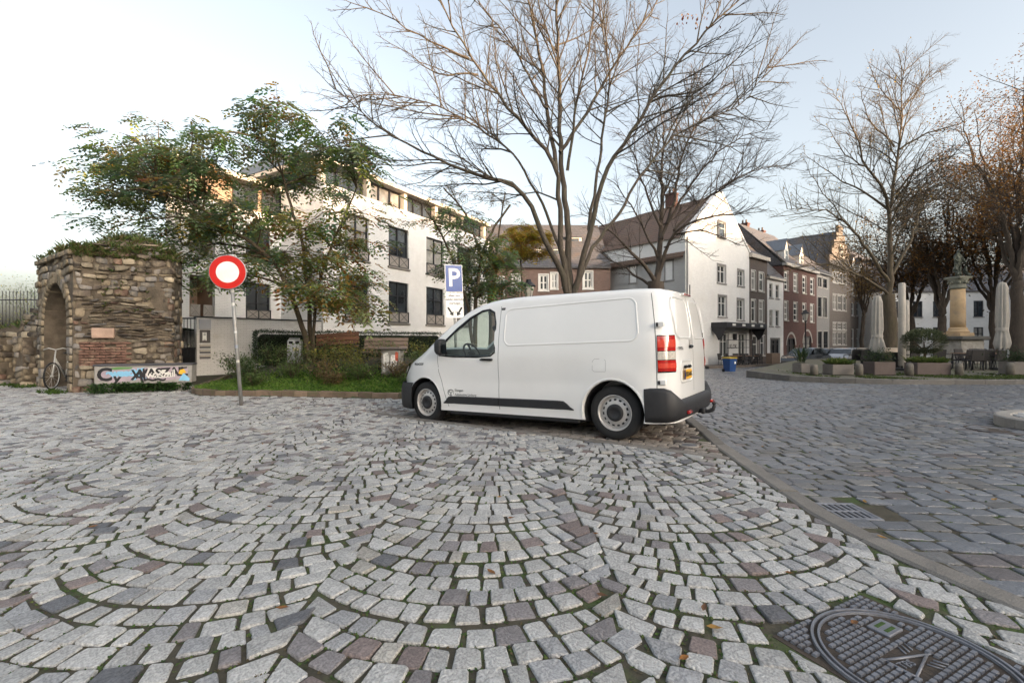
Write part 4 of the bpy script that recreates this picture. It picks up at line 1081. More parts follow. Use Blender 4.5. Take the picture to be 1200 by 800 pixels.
for j in range(ny_-1):
    for i in range(nx_-1): F.append((j*nx_+i, j*nx_+i+1, (j+1)*nx_+i+1, (j+1)*nx_+i))
b.add(V, F, smooth=True); pbed = tag(b.build('planting_bed', M_bed), kind='structure')
M_edge = mat('bed_edging_stone', (.17, .12, .085), .85, var=.3, scale=8, bump=.5, bscale=50, obrand=.3, dirt=(.07, .085, .03), dscale=4, damt=.7)
# edging: follows the left curve and the front
edge = []
yy = 16.6
while yy > 12.8: edge.append((bed_left(yy), yy)); yy -= .3
for k in range(13):
    x = bed_left(12.8) + (-6.45 - bed_left(12.8)) * (k/12) ** 1.7; x = max(x, -8.09)
    edge.append((x, bed_front(x) + (1 - math.sqrt(max(0, 1 - (min(1.7, max(0, -6.45 - x)) / 1.7) ** 2))) * 1.8))
x = -6.5
while x < -.9: edge.append((x, bed_front(x))); x += .25
def resample(P, step):
    out = [Vector(P[0])]; acc = 0
    for i in range(len(P)-1):
        a, c = Vector(P[i]), Vector(P[i+1]); l = (c-a).length; s = step - acc
        while s <= l: out.append(a.lerp(c, s/l)); s += step
        acc = l - (s - step)
    return out
ed = resample(edge, .15); i = 0
while i < len(ed) - 4:
    k = rnd.choice([2, 2, 3]); pts = [tuple(p) for p in ed[i:i+k+1]]; pts[-1] = tuple(Vector(pts[-1]).lerp(Vector(pts[-2]), .06)); dz = U(-.012, .012)
    kerb_piece(pbed, pts, .13, lambda x, y, dz=dz: gz(x, y) + .115 + dz, lambda x, y: gz(x, y) - .06, name='edging_stone', m=M_edge, side=-1, ch=.018); i += k
# grass and low growth
M_leafm = mat('leaf', (1, 1, 1), .5, attr=True, var=.18, scale=5, leaf=.5)
gs = MB()
for i in range(13000):
    x = U(-8.6, -.9); y = bed_front(x) + abs(rnd.gauss(0, .9)) + .12
    if not in_bed(x, y, .12): continue
    z = bz(x, y); L = U(.05, .16); th = U(0, 6.28); col = rnd.choice([(.12, .23, .035), (.15, .27, .045), (.09, .18, .03), (.18, .26, .055), (.07, .14, .03)])
    d = Vector((math.cos(th)*.5, math.sin(th)*.5, 1)).normalized(); w_ = Vector((-math.sin(th), math.cos(th), 0)) * U(.006, .014); o = Vector((x, y, z - .01)); m_ = o + d*L*.6; tip = o + d*L + Vector((math.cos(th), math.sin(th), -.3))*L*.3
    gs.add([o-w_*.6, o+w_*.6, m_+w_, tip, m_-w_], [(0,1,2,3,4)], col)
tag(gs.build('bed_grass', M_leafm), 'bright green grass and weeds along the stone edging of the bed', 'grass', kind='stuff')
# shrubs, each one a plant
M_stem = mat('shrub_stem', (.09, .06, .04), .85, var=.2)
SH = {'green': [(.11, .165, .05), (.09, .14, .045), (.14, .195, .06)], 'dry': [(.25, .165, .075), (.20, .14, .07), (.16, .155, .06)], 'yellow': [(.33, .28, .06), (.24, .25, .06), (.15, .19, .06)], 'dark': [(.05, .095, .035), (.07, .12, .045), (.10, .155, .06)]}
def shrub(x, y, r, h, kind, label, zb=None, n=None, group=None):
    z = bz(x, y) if zb is None else zb; t = thing('shrub', label, 'shrub', (x, y, z - .03), 0, group); st = MB(); lf = MB(); cols = SH[kind]
    for k in range(9):
        th = U(0, 6.28); d = Vector((math.cos(th)*U(.2, .9), math.sin(th)*U(.2, .9), 1)); p1 = Vector((d.x*r*.5, d.y*r*.5, h*.55)); p2 = Vector((d.x*r, d.y*r, h*U(.75, 1.05))); st.tube([(0,0,0), p1, p2], [.009, .006, .003], 4)
        for q in range(n or 75):
            f = U(.15, 1.0); p = (p1 * (f*2) if f < .5 else p1.lerp(p2, f*2-1)); p = p + Vector((rnd.gauss(0, r*.22), rnd.gauss(0, r*.22), rnd.gauss(0, h*.12)))
            if p.z < .02: p.z = U(.02, .1)
            dd = Vector((rnd.gauss(0, 1), rnd.gauss(0, 1), U(-.2, .8))); leaf_quad(lf, p, dd, U(.05, .105), U(.014, .027), rnd.choice(cols))
    st.build('stem', M_stem, t); lf.build('foliage', M_leafm, t); return t
shr = [(-7.6, 11.2, .5, .45, 'green'), (-6.9, 10.6, .55, .42, 'dark'), (-6.3, 11.6, .6, .5, 'green'), (-5.8, 10.5, .55, .40, 'green'), (-5.2, 11.3, .6, .45, 'yellow'), (-4.8, 10.3, .5, .36, 'dry'), (-4.3, 11.0, .6, .42, 'yellow'),
       (-3.9, 10.2, .5, .36, 'green'), (-3.5, 11.2, .55, .45, 'dry'), (-3.0, 10.4, .5, .34, 'dry'), (-2.5, 11.0, .5, .4, 'green'), (-8.4, 12.4, .6, .5, 'dark'), (-7.4, 12.4, .6, .5, 'green'), (-6.2, 12.6, .6, .5, 'green'), (-5.0, 12.4, .6, .48, 'yellow'), (-3.9, 12.3, .6, .5, 'green'), (-2.7, 12.2, .6, .5, 'yellow'), (-9.2, 13.4, .6, .55, 'dark'), (-8.2, 13.5, .6, .55, 'dark'), (-1.9, 10.3, .5, .4, 'green'), (-4.4, 9.85, .4, .26, 'dry'), (-6.4, 9.9, .4, .28, 'green'), (-2.4, 9.8, .4, .26, 'green')]
DES = {'green': 'low loose green shrub in the planting bed', 'dark': 'low dark green shrub near the white wall in the planting bed', 'yellow': 'low yellow green shrub in the planting bed', 'dry': 'low brownish autumn shrub in the planting bed'}
MARK = [(-8.9, 15.5, 'near the white entrance wall'), (-5.85, 13.7, 'in front of the litter bin'), (-6.1, 14.2, 'under the leafy tree'), (-5.4, 14.8, 'in front of the brown bench'), (-3.9, 15.1, 'in front of the grey bench'), (-3.2, 12.1, 'beside the poster covered cabinet'), (-5.2, 9.6, 'behind the round sign pole'), (-1.8, 11.0, 'behind the front of the van'), (-7.8, 11.5, 'at the rounded corner of the bed'), (-4.4, 10.6, 'along the stone edging')]
KN = {'green': 'loose green', 'dark': 'dark green', 'yellow': 'yellow green', 'dry': 'brownish autumn'}
for x, y, r, h, k in shr:
    X_, Y_ = x*.976, y*1.1146; mk = min(MARK, key=lambda m: (m[0]-X_)**2 + (m[1]-Y_)**2)[2]; lb_ = 'low %s shrub %s' % (KN[k], mk)
    shrub(X_, Y_, r*1.15, h*1.35, k, lb_, group=lb_.replace('shrub', 'shrubs'))
# ---------------------------------------------------------------- clipped hedge
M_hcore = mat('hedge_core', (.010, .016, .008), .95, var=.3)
hA, hB = Vector((-9.32, 16.5)), Vector((-3.3, 20.8)); hd_ = (hB-hA).normalized(); hn_ = Vector((hd_.y, -hd_.x)); hl = (hB-hA).length
he = thing('clipped_hedge', 'long dark clipped hedge along the white building behind the benches', 'hedge', (hA.x, hA.y, .45), math.atan2(hd_.y, hd_.x))
c = MB(); c.bbox(.1, hl-.1, -.30, .32, -.1, 1.03, .12); c.build('dark_core', M_hcore, he)  # solid box, shade behind the leaves put into its near-black colour
lf = MB()
for i in range(17000):
    u = U(0, hl); f = rnd.random()
    if f < .55: p = Vector((u, -.38 + rnd.gauss(0, .035), U(0, 1.13)))
    elif f < .9: p = Vector((u, U(-.38, .38), 1.12 + rnd.gauss(0, .035)))
    else: p = Vector((U(-.06, .06), U(-.38, .38), U(0, 1.13)))
    p.z += .04 * noise.noise(Vector((u*1.3, 0, 0))); leaf_quad(lf, p, Vector((rnd.gauss(0, .7), rnd.gauss(-.4, .6), rnd.gauss(.3, .6))), U(.03, .055), U(.012, .02), rnd.choice([(.024, .048, .02), (.034, .066, .026), (.05, .085, .032), (.02, .038, .02)]))
lf.build('foliage', M_leafm, he)
# ---------------------------------------------------------------- benches
M_wood = mat('bench_wood', (.135, .060, .032), .6, var=.3, scale=4, bump=.3, bscale=30, stretch=(1, 12, 12), obrand=.2)
M_wood2 = mat('bench_wood_grey', (.17, .125, .10), .7, var=.3, scale=4, bump=.3, bscale=30, stretch=(1, 12, 12), obrand=.2)
M_dkm = mat('dark_steel', (.035, .037, .042), .5, metal=.4, var=.1)
def bench(label, loc, rz, w_, m, roll=0):
    t = thing('park_bench', label, 'bench', loc, rz)
    for k in range(3): b = MB(); b.bbox(-w_/2, w_/2, -.42+k*.135, -.42+k*.135+.12, .41, .45, .008); b.build('seat_slat', m, t)
    Mb = Matrix.Translation((0, .0, .47)) @ Matrix.Rotation(R(-14), 4, 'X')
    for k in range(3): b = MB(); b.bbox(-w_/2, w_/2, .0, .035, .05+k*.135, .05+k*.135+.12, .008, M=Mb); b.build('back_slat', m, t)
    for x in (-w_/2+.12, w_/2-.12):
        b = MB(); b.box(x-.025, x+.025, -.40, .02, .36, .41); b.box(x-.025, x+.025, -.38, -.33, 0, .36); b.box(x-.025, x+.025, -.03, .02, 0, .36); b.box(x-.02, x+.02, .036, .07, -.05, .47, M=Mb); b.build('leg', M_dkm, t)
    return t
bx = at(397, 400, 14.82); b1 = bench('brown slatted park bench tilted beside the tree trunk', (bx.x, bx.y, bz(bx.x, bx.y) + .03), R(8), 1.35, M_wood); b1.rotation_euler = (0, R(-4), R(8))
bx = at(452, 400, 15.16); bench('weathered greyish park bench behind the poster covered box', (bx.x, bx.y, bz(bx.x, bx.y) - .10), R(3), 1.45, M_wood2)
# ---------------------------------------------------------------- litter bin
M_alu = mat('bin_aluminium', (.36, .37, .38), .38, metal=.7, var=.12, scale=6, dirt=(.16, .14, .12), dscale=5, damt=.5)
bp_ = at(346, 412, 13.71); lb = thing('litter_bin', 'silver metal litter bin with two openings on top under the tree', 'litter bin', (bp_.x, bp_.y, bz(bp_.x, bp_.y)), R(14))
b = MB(); P = [(-.19, .0), (.19, .0), (.19, .62), (.15, .70), (-.15, .72), (-.19, .66)]; b.prism(P, -.15, .15, M=Matrix(((1,0,0,0),(0,0,1,0),(0,1,0,0),(0,0,0,1)))); b.build('bin_body', M_alu, lb)
for x in (-.09, .08):
    b = MB(); b.bbox(x-.06, x+.06, -.158, -.10, .575, .66, .012); b.build('opening', M_gloss, lb)
b = MB(); b.bbox(-.03, .12, -.156, -.1505, .36, .46, .002); b.build('sticker', mat('worn_sticker', (.45, .40, .25), .6, var=.4, scale=30), lb)
b = MB(); b.tube([(-.15, -.02, .71), (-.15, -.02, .75), (.13, -.02, .73), (.13, -.02, .69)], .014, 6); b.build('handle', M_alu, lb)
# ---------------------------------------------------------------- poster box
M_box = mat('weathered_concrete', (.24, .225, .20), .85, var=.2, scale=7, bump=.4, bscale=40, dirt=(.10, .095, .08), dscale=3, damt=.7)
bp_ = at(460, 430, 12.15); ub = thing('utility_cabinet', 'small concrete utility cabinet covered in torn posters beside the van', 'cabinet', (bp_.x, bp_.y, bz(bp_.x, bp_.y)-.05), R(-6))
b = MB(); b.bbox(-.25, .25, -.16, .16, 0, .66, .012); b.build('cabinet_body', M_box, ub)
b = MB(); b.bbox(-.33, .33, -.22, .22, .662, .72, .015); b.build('cabinet_lid', mat('cabinet_lid_stone', (.13, .11, .10), .8, var=.3, scale=9), ub)
for i, (x0, x1, z0, z1, cc) in enumerate(((-.20, -.03, .22, .60, (.62, .60, .56)), (0, .19, .10, .56, (.66, .62, .58)), (.13, .22, .34, .62, (.45, .09, .05)), (-.22, -.12, .05, .2, (.5, .48, .44)))):
    b = MB(); n = 10; P = [((x0+x1)/2 + (x1-x0)/2*(abs(math.cos(a))**.5*math.copysign(1, math.cos(a)))*U(.8, 1.05), (z0+z1)/2 + (z1-z0)/2*(abs(math.sin(a))**.5*math.copysign(1, math.sin(a)))*U(.8, 1.05)) for a in [6.283*k/n for k in range(n)]]
    b.add([(x, -.1625 - i*.0012, z) for x, z in P], [tuple(range(n))]); b.build('poster', mat('poster_%d' % i, cc, .7, var=.5, scale=16), ub)
vs_, fs = text_mesh('*K/', .2, Matrix.Translation((.09, -.169, .28)) @ Matrix.Rotation(R(90), 4, 'X')); b = MB(); b.add(vs_, fs); b.build('poster_mark', M_ink, ub)
# stakes
M_stk = mat('stake_wood', (.28, .19, .09), .75, var=.25, scale=5, stretch=(9, 9, 1), bump=.2)
for px, y, lab in ((351, 14.4, 'short yellowish wooden tree stake beside the litter bin'), (381, 14.4, 'short yellowish wooden tree stake under the brown bench'), (366, 14.7, 'short yellowish wooden tree stake strapped behind the leafy tree trunk')):
    p = at(px, 420, y); t = thing('tree_stake', lab, 'stake', (p.x, p.y, bz(p.x, p.y) - .1), U(0, 1)); b = MB(); b.bbox(-.04, .04, -.04, .04, 0, .74, .01); b.build('post', M_stk, t)
    b = MB(); b.bbox(-.045, .045, -.045, .045, .60, .66, .005); b.build('strap_band', M_blk, t)
# ---------------------------------------------------------------- round no-entry sign
M_galv = mat('galvanised_pole', (.30, .295, .28), .5, metal=.5, var=.2, scale=9, dirt=(.16, .09, .06), dscale=6, damt=.6, stretch=(1, 1, .5))
p = at(283, 473, 8.75); sg = thing('no_vehicles_sign', 'round white traffic sign with red ring on a leaning pole by the bed', 'road sign', (p.x, p.y, gz(p.x, p.y)))
q = at(267.5, 318, 8.75) - p; q.z += .01
b = MB(); b.tube([(0, 0, -.05), (q.x*.98, .05, q.z + .2)], .034, 12); b.build('pole', M_galv, sg)
Ms = Matrix.Translation((q.x, -.01, q.z)) @ Matrix.Rotation(R(11), 4, 'Z') @ Matrix.Rotation(R(3), 4, 'Y') @ Matrix.Rotation(R(90), 4, 'X')
M_sred = mat('sign_red', (.52, .016, .010), .32, var=.06, scale=5); M_swht = mat('sign_white', (.86, .85, .82), .35, var=.05, scale=6, dirt=(.45, .42, .38), dscale=3, damt=.35); M_sbk = mat('sign_back', (.34, .34, .35), .45, metal=.6, var=.1)
b = MB(); b.lathe([(0, .0), (.325, .0), (.330, .004), (.330, .014), (.318, .017)], 48, M=Ms, smooth=False); b.build('sign_plate', M_sbk, sg)
b = MB(); b.lathe([(.204, .0195), (.3175, .0195)], 48, M=Ms, smooth=False); 
b = MB(); V = []; 
for r_ in (.203, .3175):
    for k in range(48): V.append(Ms @ Vector((r_*math.cos(k*math.pi/24), r_*math.sin(k*math.pi/24), .0195)))
b.add(V, [(k, (k+1) % 48, 48+(k+1) % 48, 48+k) for k in range(48)]); b.build('red_ring', M_sred, sg)
b = MB(); b.lathe([(0, .0185), (.2032, .0185)], 48, M=Ms, smooth=False); b.build('white_face', M_swht, sg)
for z, cc, h in ((.93, (.55, .20, .08), .07), (.86, (.5, .47, .44), .05), (.76, (.62, .6, .56), .06), (.55, (.5, .5, .5), .04), (.44, (.3, .32, .38), .06), (.33, (.6, .58, .52), .05)):
    zc = z * (q.z); c0 = Vector((q.x*.98*zc/(q.z+.2), .05*zc/(q.z+.2), zc)); b = MB(); b.lathe([(.0352, -h/2), (.0352, h/2)], 12, M=Matrix.Translation(c0) @ Matrix.Rotation(math.atan2(q.x, q.z), 4, 'Y'), a0=R(-150), a1=R(-20)); b.build('sticker', mat('sticker_%d' % int(z*100), cc, .6, var=.4, scale=60), sg)
for z in (.12, -.12):
    b = MB(); b.box(-.05, .05, .0, .03, z-.02, z+.02, M=Matrix.Translation((q.x, .0, q.z))); b.build('clamp', M_sbk, sg)
# ---------------------------------------------------------------- parking sign
p = at(537, 465, 10.03); pk_ = thing('parking_sign', 'blue parking sign with white letter above two white text plates', 'road sign', (p.x, p.y, gz(p.x, p.y) - .02)); pk_.rotation_euler = (0, R(-2.2), R(24))
M_sblue = mat('sign_blue', (.005, .055, .27), .32, var=.05)
zt = at(533, 305, 10.03).z; zb_ = at(533, 337, 10.03).z
b = MB(); b.tube([(0, .03, 0), (0, .03, zt)], .03, 10); b.build('pole', M_galv, pk_)
XF = Matrix.Rotation(R(90), 4, 'X')
b = MB(); b.bbox(-.20, .20, -.012, -.001, zb_, zt, .004); b.build('white_border', M_swht, pk_)
b = MB(); b.bbox(-.185, .185, -.016, -.0122, zb_+.015, zt-.015, .0015); b.build('blue_face', M_sblue, pk_)
vs_, fs = text_mesh('P', .56, Matrix.Translation((0, -.0175, (zt+zb_)/2 + .0)) @ XF, 0, .008); b = MB(); b.add(vs_, fs); b.build('letter', M_swht, pk_)
z1, z2, z3 = zb_ - .012, at(533, 352, 10.03).z, at(533, 367, 10.03).z
b = MB(); b.bbox(-.20, .20, -.012, -.001, z2, z1, .003); tp = b.build('text_plate', M_swht, pk_)
for i, s in enumerate(('alleen voor', 'opladen elektrische', 'voertuigen')):
    vs_, fs = text_mesh(s, .052 if i == 1 else .06, Matrix.Translation((0, -.0135, z1 - .06 - i*.085)) @ XF, 0, .0015); b = MB(); b.add(vs_, fs); b.build('text_line', M_ink, tp)
b = MB(); b.bbox(-.20, .20, -.012, -.001, z3, z2 - .006, .003); ap = b.build('arrow_plate', M_swht, pk_)
zc = (z2+z3)/2
for sg_ in (-1, 1):
    b = MB(); Ma = Matrix.Translation((sg_*.10, -.0135, zc)) @ Matrix.Rotation(sg_*R(32), 4, 'Y')
    b.add([Ma @ Vector(v) for v in ((-.022, 0, .11), (.022, 0, .11), (.022, 0, -.03), (.06, 0, -.03), (0, 0, -.115), (-.06, 0, -.03), (-.022, 0, -.03))], [(0,6,2,1), (5,4,3)]); b.build('arrow', M_ink, ap)
vs_, fs = text_mesh('2', .07, Matrix.Translation((0, -.0135, zc - .01)) @ XF); b = MB(); b.add(vs_, fs); b.build('text_line', M_ink, ap)
# ---------------------------------------------------------------- ruined wall with an arch
M_ston = mat('ruin_stone', (1, 1, 1), .9, attr=True, var=.28, scale=7, bump=.9, bscale=22, dirt=(.36, .30, .21), dscale=3.4, damt=.45)
M_mort = mat('ruin_mortar', (.11, .088, .064), .95, var=.5, scale=4, bump=.9, bscale=14, dirt=(.06, .05, .038), dscale=1.5, damt=.8)
P0 = Vector((-10.49, 10.87)); P1 = Vector((-8.74, 11.76)); PA = Vector((-12.83, 12.32))
ru = thing('ruined_city_wall', 'ruined medieval stone wall with a tall arch opening and weeds on top', 'ruin', (P0.x, P0.y, 0))
STONES = []
def scol(w=None):
    t = rnd.random() if w is None else w; k = U(.30, .88)
    b_ = (.28, .225, .155) if t < .28 else ((.27, .25, .235) if t < .50 else ((.44, .37, .27) if t < .66 else ((.12, .095, .075) if t < .9 else (.22, .13, .095))))
    return tuple(x*k for x in b_)
def stone_face(A, B, outline, top, hmin, hmax, wmin, wmax, skip=None, colf=scol, seed_gap=.012, out=.03):
    """stones in rough courses on the upright plane through A and B"""
    d = (B-A); W = d.length; d = d.normalized(); n = Vector((d.y, -d.x))
    if n.dot(-A) < 0: n = -n
    flip = (Vector((d.x, d.y, 0)).cross(Vector((0, 0, 1)))).dot(Vector((n.x, n.y, 0))) < 0
    z = -.05 if hmin > .06 else 1.15
    while z < top:
        h = U(hmin, hmax); u = U(-.1, 0)
        while u < W:
            w_ = U(wmin, wmax); a, b_ = max(u, 0), min(u + w_, W)
            if b_ - a > .05:
                m = ((a+b_)/2, z + h/2)
                if outline(*m) and not (skip and skip(*m)):
                    gg = seed_gap
                    wz = .07 * noise.noise(Vector((a*1.7, z*1.2, 7))); wz2 = .07 * noise.noise(Vector((b_*1.7, z*1.2, 7)))
                    c4 = [(a+gg, z+gg+wz), (b_-gg, z+gg+wz2), (b_-gg, z+h-gg+wz2), (a+gg, z+h-gg+wz)]
                    V, F, mm = sett(ccw(c4), lambda x, y: out + rnd.choice((-.05, -.02, 0, .01, .03)) + U(-.02, .02), inset=.012, dome=.014, depth=.16, round_=.30, jit=.028)
                    W3 = [(A.x + d.x*v[0] + n.x*v[2], A.y + d.y*v[0] + n.y*v[2], v[1]) for v in V]
                    STONES.append((W3, [f[::-1] for f in F] if not flip else F, colf(), (b_-a)*h))
            u += w_
        z += h
fo = lambda u, z: z < 3.55 + .12*math.sin(u*5) and u < 2.0 - .10*max(0, z-2.2) + .10*math.sin(z*4.3) + (.12 if z < .6 else 0)
bk = lambda u, z: .10 < u < 1.15 and .62 < z < 1.18
hole = lambda u, z: noise.noise(Vector((u*2.2, z*2.2, 11))) > .36
thin = lambda u, z: 1.2 < z < 2.05 + .25*math.sin(u*2.1) and u > .25
stone_face(P0, P1, fo, 3.7, .07, .22, .09, .34, skip=lambda u, z: bk(u, z) or thin(u, z) or hole(u, z))
stone_face(P0, P1, fo, 2.4, .045, .085, .14, .40, skip=lambda u, z: not thin(u, z) or hole(u, z), colf=lambda: tuple(x*.62 for x in scol()))
AW = (PA-P0).length; oc, ow, osz = AW*.46, .98, 1.62      # opening centre, half width, springing
def inarch(u, z, e=0.0):
    if z < osz: return abs(u-oc) < ow + e
    return ((u-oc)/(ow+e))**2 + ((z-osz)/(1.08+e))**2 < 1
ao = lambda u, z: z < 3.36 - .02*u and not inarch(u, z, .26)
ruin_arch_stones0 = len(STONES)
stone_face(P0, PA, ao, 3.45, .12, .2, .16, .42, colf=lambda: scol(U(0, .75)))
# voussoirs round the arch
dA = (PA-P0).normalized(); nA = Vector((dA.y, -dA.x)); nA = nA if nA.dot(-P0) > 0 else -nA
def onA(u, z, o): return (P0.x + dA.x*u + nA.x*o, P0.y + dA.y*u + nA.y*o, z)
def vous(q, col):
    V, F, mm = sett(ccw(q), lambda x, y: .05 + U(-.012, .012), inset=.02, dome=.012, depth=.4, round_=.2, jit=.006)
    fl = (Vector((dA.x, dA.y, 0)).cross(Vector((0, 0, 1)))).dot(Vector((nA.x, nA.y, 0))) < 0
    STONES.append(([onA(v[0], v[1], v[2]) for v in V], [f[::-1] for f in F] if not fl else F, col, .05))
NV = 21
for k in range(NV):
    a0, a1 = math.pi*k/NV + .012, math.pi*(k+1)/NV - .012
    q = [(oc + (ow)*math.cos(a0), osz + 1.08*math.sin(a0)), (oc + (ow+.26)*math.cos(a0), osz + 1.34*math.sin(a0)), (oc + (ow+.26)*math.cos(a1), osz + 1.34*math.sin(a1)), (oc + ow*math.cos(a1), osz + 1.08*math.sin(a1))]
    vous(q, tuple(x*1.1 for x in scol(U(0, .3))))
for sg_ in (-1, 1):
    z = 0
    while z < osz - .05:
        h = U(.16, .27); h = min(h, osz - z); a, c = oc + sg_*ow, oc + sg_*(ow+.24); vous([(a, z+.01), (c, z+.01), (c, z+h-.01), (a, z+h-.01)], scol(U(0, .4))); z += h
# cornice along the arch face top
u = 0
while u < AW:
    w_ = U(.25, .45); V, F, mm = sett(ccw([(u+.01, 3.30-.02*u), (min(u+w_, AW)-.01, 3.30-.02*u), (min(u+w_, AW)-.01, 3.42-.02*u), (u+.01, 3.42-.02*u)]), lambda x, y: .09, inset=.012, dome=.01, depth=.3, round_=.15)
    fl = (Vector((dA.x, dA.y, 0)).cross(Vector((0, 0, 1)))).dot(Vector((nA.x, nA.y, 0))) < 0
    STONES.append(([onA(v[0], v[1], v[2]) for v in V], [f[::-1] for f in F] if not fl else F, scol(.1), .04)); u += w_
# quoin at the right broken edge: stones showing the wall's thickness
dF = (P1-P0).normalized(); nF = Vector((dF.y, -dF.x)); nF = nF if nF.dot(-P0) > 0 else -nF
stone_face(P1 + nF*-.02 + dF*-.06, P1 - nF*1.3 + dF*-.06, lambda u, z: z < 3.4, 3.4, .12, .24, .18, .4)
STONES.sort(key=lambda s: -s[3]); rest = MB()
for i, (V, F, col, ar) in enumerate(STONES):
    m = Vector((sum(v[0] for v in V)/len(V), sum(v[1] for v in V)/len(V), sum(v[2] for v in V)/len(V)))
    if i < 299:
        b = MB(); b.add([(v[0]-m.x, v[1]-m.y, v[2]-m.z) for v in V], F, col, True); o = b.build('stone', M_ston, ru); o.location = m - Vector((P0.x, P0.y, 0))
    else: rest.add(V, F, col, True)
if rest.v: tag(shift(rest, (P0.x, P0.y, 0)).build('small_stones', M_ston, ru), kind='stuff')
# brick patch
bk_ = MB(); z = .62; row = 0
while z < 1.18:
    u = .10 - (row % 2)*.1
    while u < 1.15:
        a, b2 = max(u, .10), u + .2
        if rnd.random() < .92 and b2 < 1.18:
            V, F, mm = sett(ccw([(a+.006, z+.005), (b2-.006, z+.005), (b2-.006, z+.06), (a+.006, z+.06)]), lambda x, y: .03 + U(-.012, .012), inset=.006, dome=.002, depth=.1, round_=.15, jit=.004)
            k = U(.75, 1.2); bk_.add([(dF.x*v[0] + nF.x*v[2], dF.y*v[0] + nF.y*v[2], v[1]) for v in V], F, (.165*k, .090*k, .066*k), True)
        u += .2
    z += .066; row += 1
tag(bk_.build('brick_patch', M_ston, ru), kind='stuff')
# pale stone plaque
b = MB(); b.bbox(.34, .78, -.075, .02, 1.30, 1.55, .02, M=Matrix(((dF.x, -nF.x, 0, 0), (dF.y, -nF.y, 0, 0), (0, 0, 1, 0), (0, 0, 0, 1)))); b.build('plaque_stone', mat('plaque_stone', (.36, .25, .19), .85, var=.2, scale=6, bump=.3), ru)
# core behind the stones
b = MB(); W_ = (P1-P0).length; c0 = [Vector((0, 0)), (P1-P0) * .975, (P1-P0)*.975 - nF*1.35, -nF*1.35 + (P1-P0)*.3]
b.prism([(p.x - nF.x*.03, p.y - nF.y*.03) for p in c0], -.05, 3.5); b.build('wall_core', M_mort, ru)
cb = MB()    # arch wall core with the opening cut out of it
NA = 16; prof = [(oc-ow, -.05), (oc-ow, osz)] + [(oc - ow*math.cos(math.pi*k/NA), osz + 1.08*math.sin(math.pi*k/NA)) for k in range(1, NA)] + [(oc+ow, osz), (oc+ow, -.05)]
def loc(u, z, o): q = onA(u, z, o); return (q[0]-P0.x, q[1]-P0.y, q[2])
T = 1.1; top = 3.33
for o in (.0, -T):
    n = len(prof); half = n//2
    L_ = [loc(0, -.05, o), loc(0, top, o), loc(oc, top, o)] + [loc(*p, o) for p in prof[half::-1]]
    R_ = [loc(AW, -.05, o), loc(AW, top, o), loc(oc, top, o)] + [loc(*p, o) for p in prof[half:]]
    cb.add(L_, [tuple(range(len(L_)))[::-1]]); cb.add(R_, [tuple(range(len(R_)))])
n = len(prof); Vv = [loc(*p, 0) for p in prof] + [loc(*p, -T) for p in prof]; cb.add(Vv, [(i, i+1, n+i+1, n+i) for i in range(n-1)], smooth=False)
Vv = [loc(0, -.05, 0), loc(AW, -.05, 0), loc(AW, top, 0), loc(0, top, 0), loc(0, -.05, -T), loc(AW, -.05, -T), loc(AW, top, -T), loc(0, top, -T)]; cb.add(Vv, [(3, 2, 6, 7), (1, 5, 6, 2), (0, 3, 7, 4)])
cb.build('arch_core', M_mort, ru)
b = MB(); b.add([loc(-.3, -.05, -1.9), loc(AW+.3, -.05, -1.9), loc(AW+.3, 3.3, -1.9), loc(-.3, 3.3, -1.9)], [(0,1,2,3)]); b.add([loc(-.3, 3.3, -.3), loc(AW+.3, 3.3, -.3), loc(AW+.3, 3.3, -1.9), loc(-.3, 3.3, -1.9)], [(0,1,2,3)])
b.add([loc(-.3, -.05, -1.0), loc(-.3, -.05, -1.9), loc(-.3, 3.3, -1.9), loc(-.3, 3.3, -1.0)], [(0,1,2,3)]); b.add([loc(AW+.3, -.05, -1.0), loc(AW+.3, -.05, -1.9), loc(AW+.3, 3.3, -1.9), loc(AW+.3, 3.3, -1.0)], [(0,1,2,3)]); b.build('vault_back_wall', M_mort, ru)
# rubble crest
b = MB(); NG = 16; V = []
for j in range(NG):
    for i in range(NG):
        u, v = i/(NG-1), j/(NG-1); p = P0 + (P1-P0)*(u*1.0) - nF*(1.35*v) ; e = min(u, v, 1-u, 1-v); h = 3.42 + .42*sstep(0, .35, e) + .10*noise.noise(Vector((u*4, v*4, 2)))
        V.append((p.x-P0.x, p.y-P0.y, h))
b.add(V, [(j*NG+i, j*NG+i+1, (j+1)*NG+i+1, (j+1)*NG+i) for j in range(NG-1) for i in range(NG-1)], smooth=True); b.build('rubble_crest', M_mort, ru)
# weeds on top and at the foot
wd = MB()
def tuft(mb, o, L, n, cols, spread=.8, wid=.012):
    for k in range(n):
        th = U(0, 6.28); d = Vector((math.cos(th)*U(0, spread), math.sin(th)*U(0, spread), 1)).normalized(); w_ = Vector((-math.sin(th), math.cos(th), 0))*U(.6, 1.3)*wid; l = L*U(.5, 1.2); m_ = o + d*l*.6; t = o + d*l + Vector((d.x, d.y, -.25))*l*.35
        mb.add([o-w_*.5, o+w_*.5, m_+w_, t, m_-w_], [(0,1,2,3,4)], rnd.choice(cols))
gcol = [(.085, .13, .035), (.11, .16, .04), (.065, .10, .03), (.15, .15, .055), (.16, .125, .06)]
for i in range(420):
    u, v = U(-.02, 1.0), U(0, 1); p = P0 + (P1-P0)*u - nF*(1.35*v); e = min(u, v, 1-u, 1-v)
    tuft(wd, Vector((p.x, p.y, 3.40 + .40*sstep(0, .35, e))), U(.08, .30), 8, gcol, 1.2, .010)
for i in range(150):
    u = U(0, 2.05); tuft(wd, Vector((P0.x + dF.x*u + nF.x*.05, P0.y + dF.y*u + nF.y*.05, 3.46 + U(-.22, .1))), U(.06, .18), 7, gcol, 1.6)
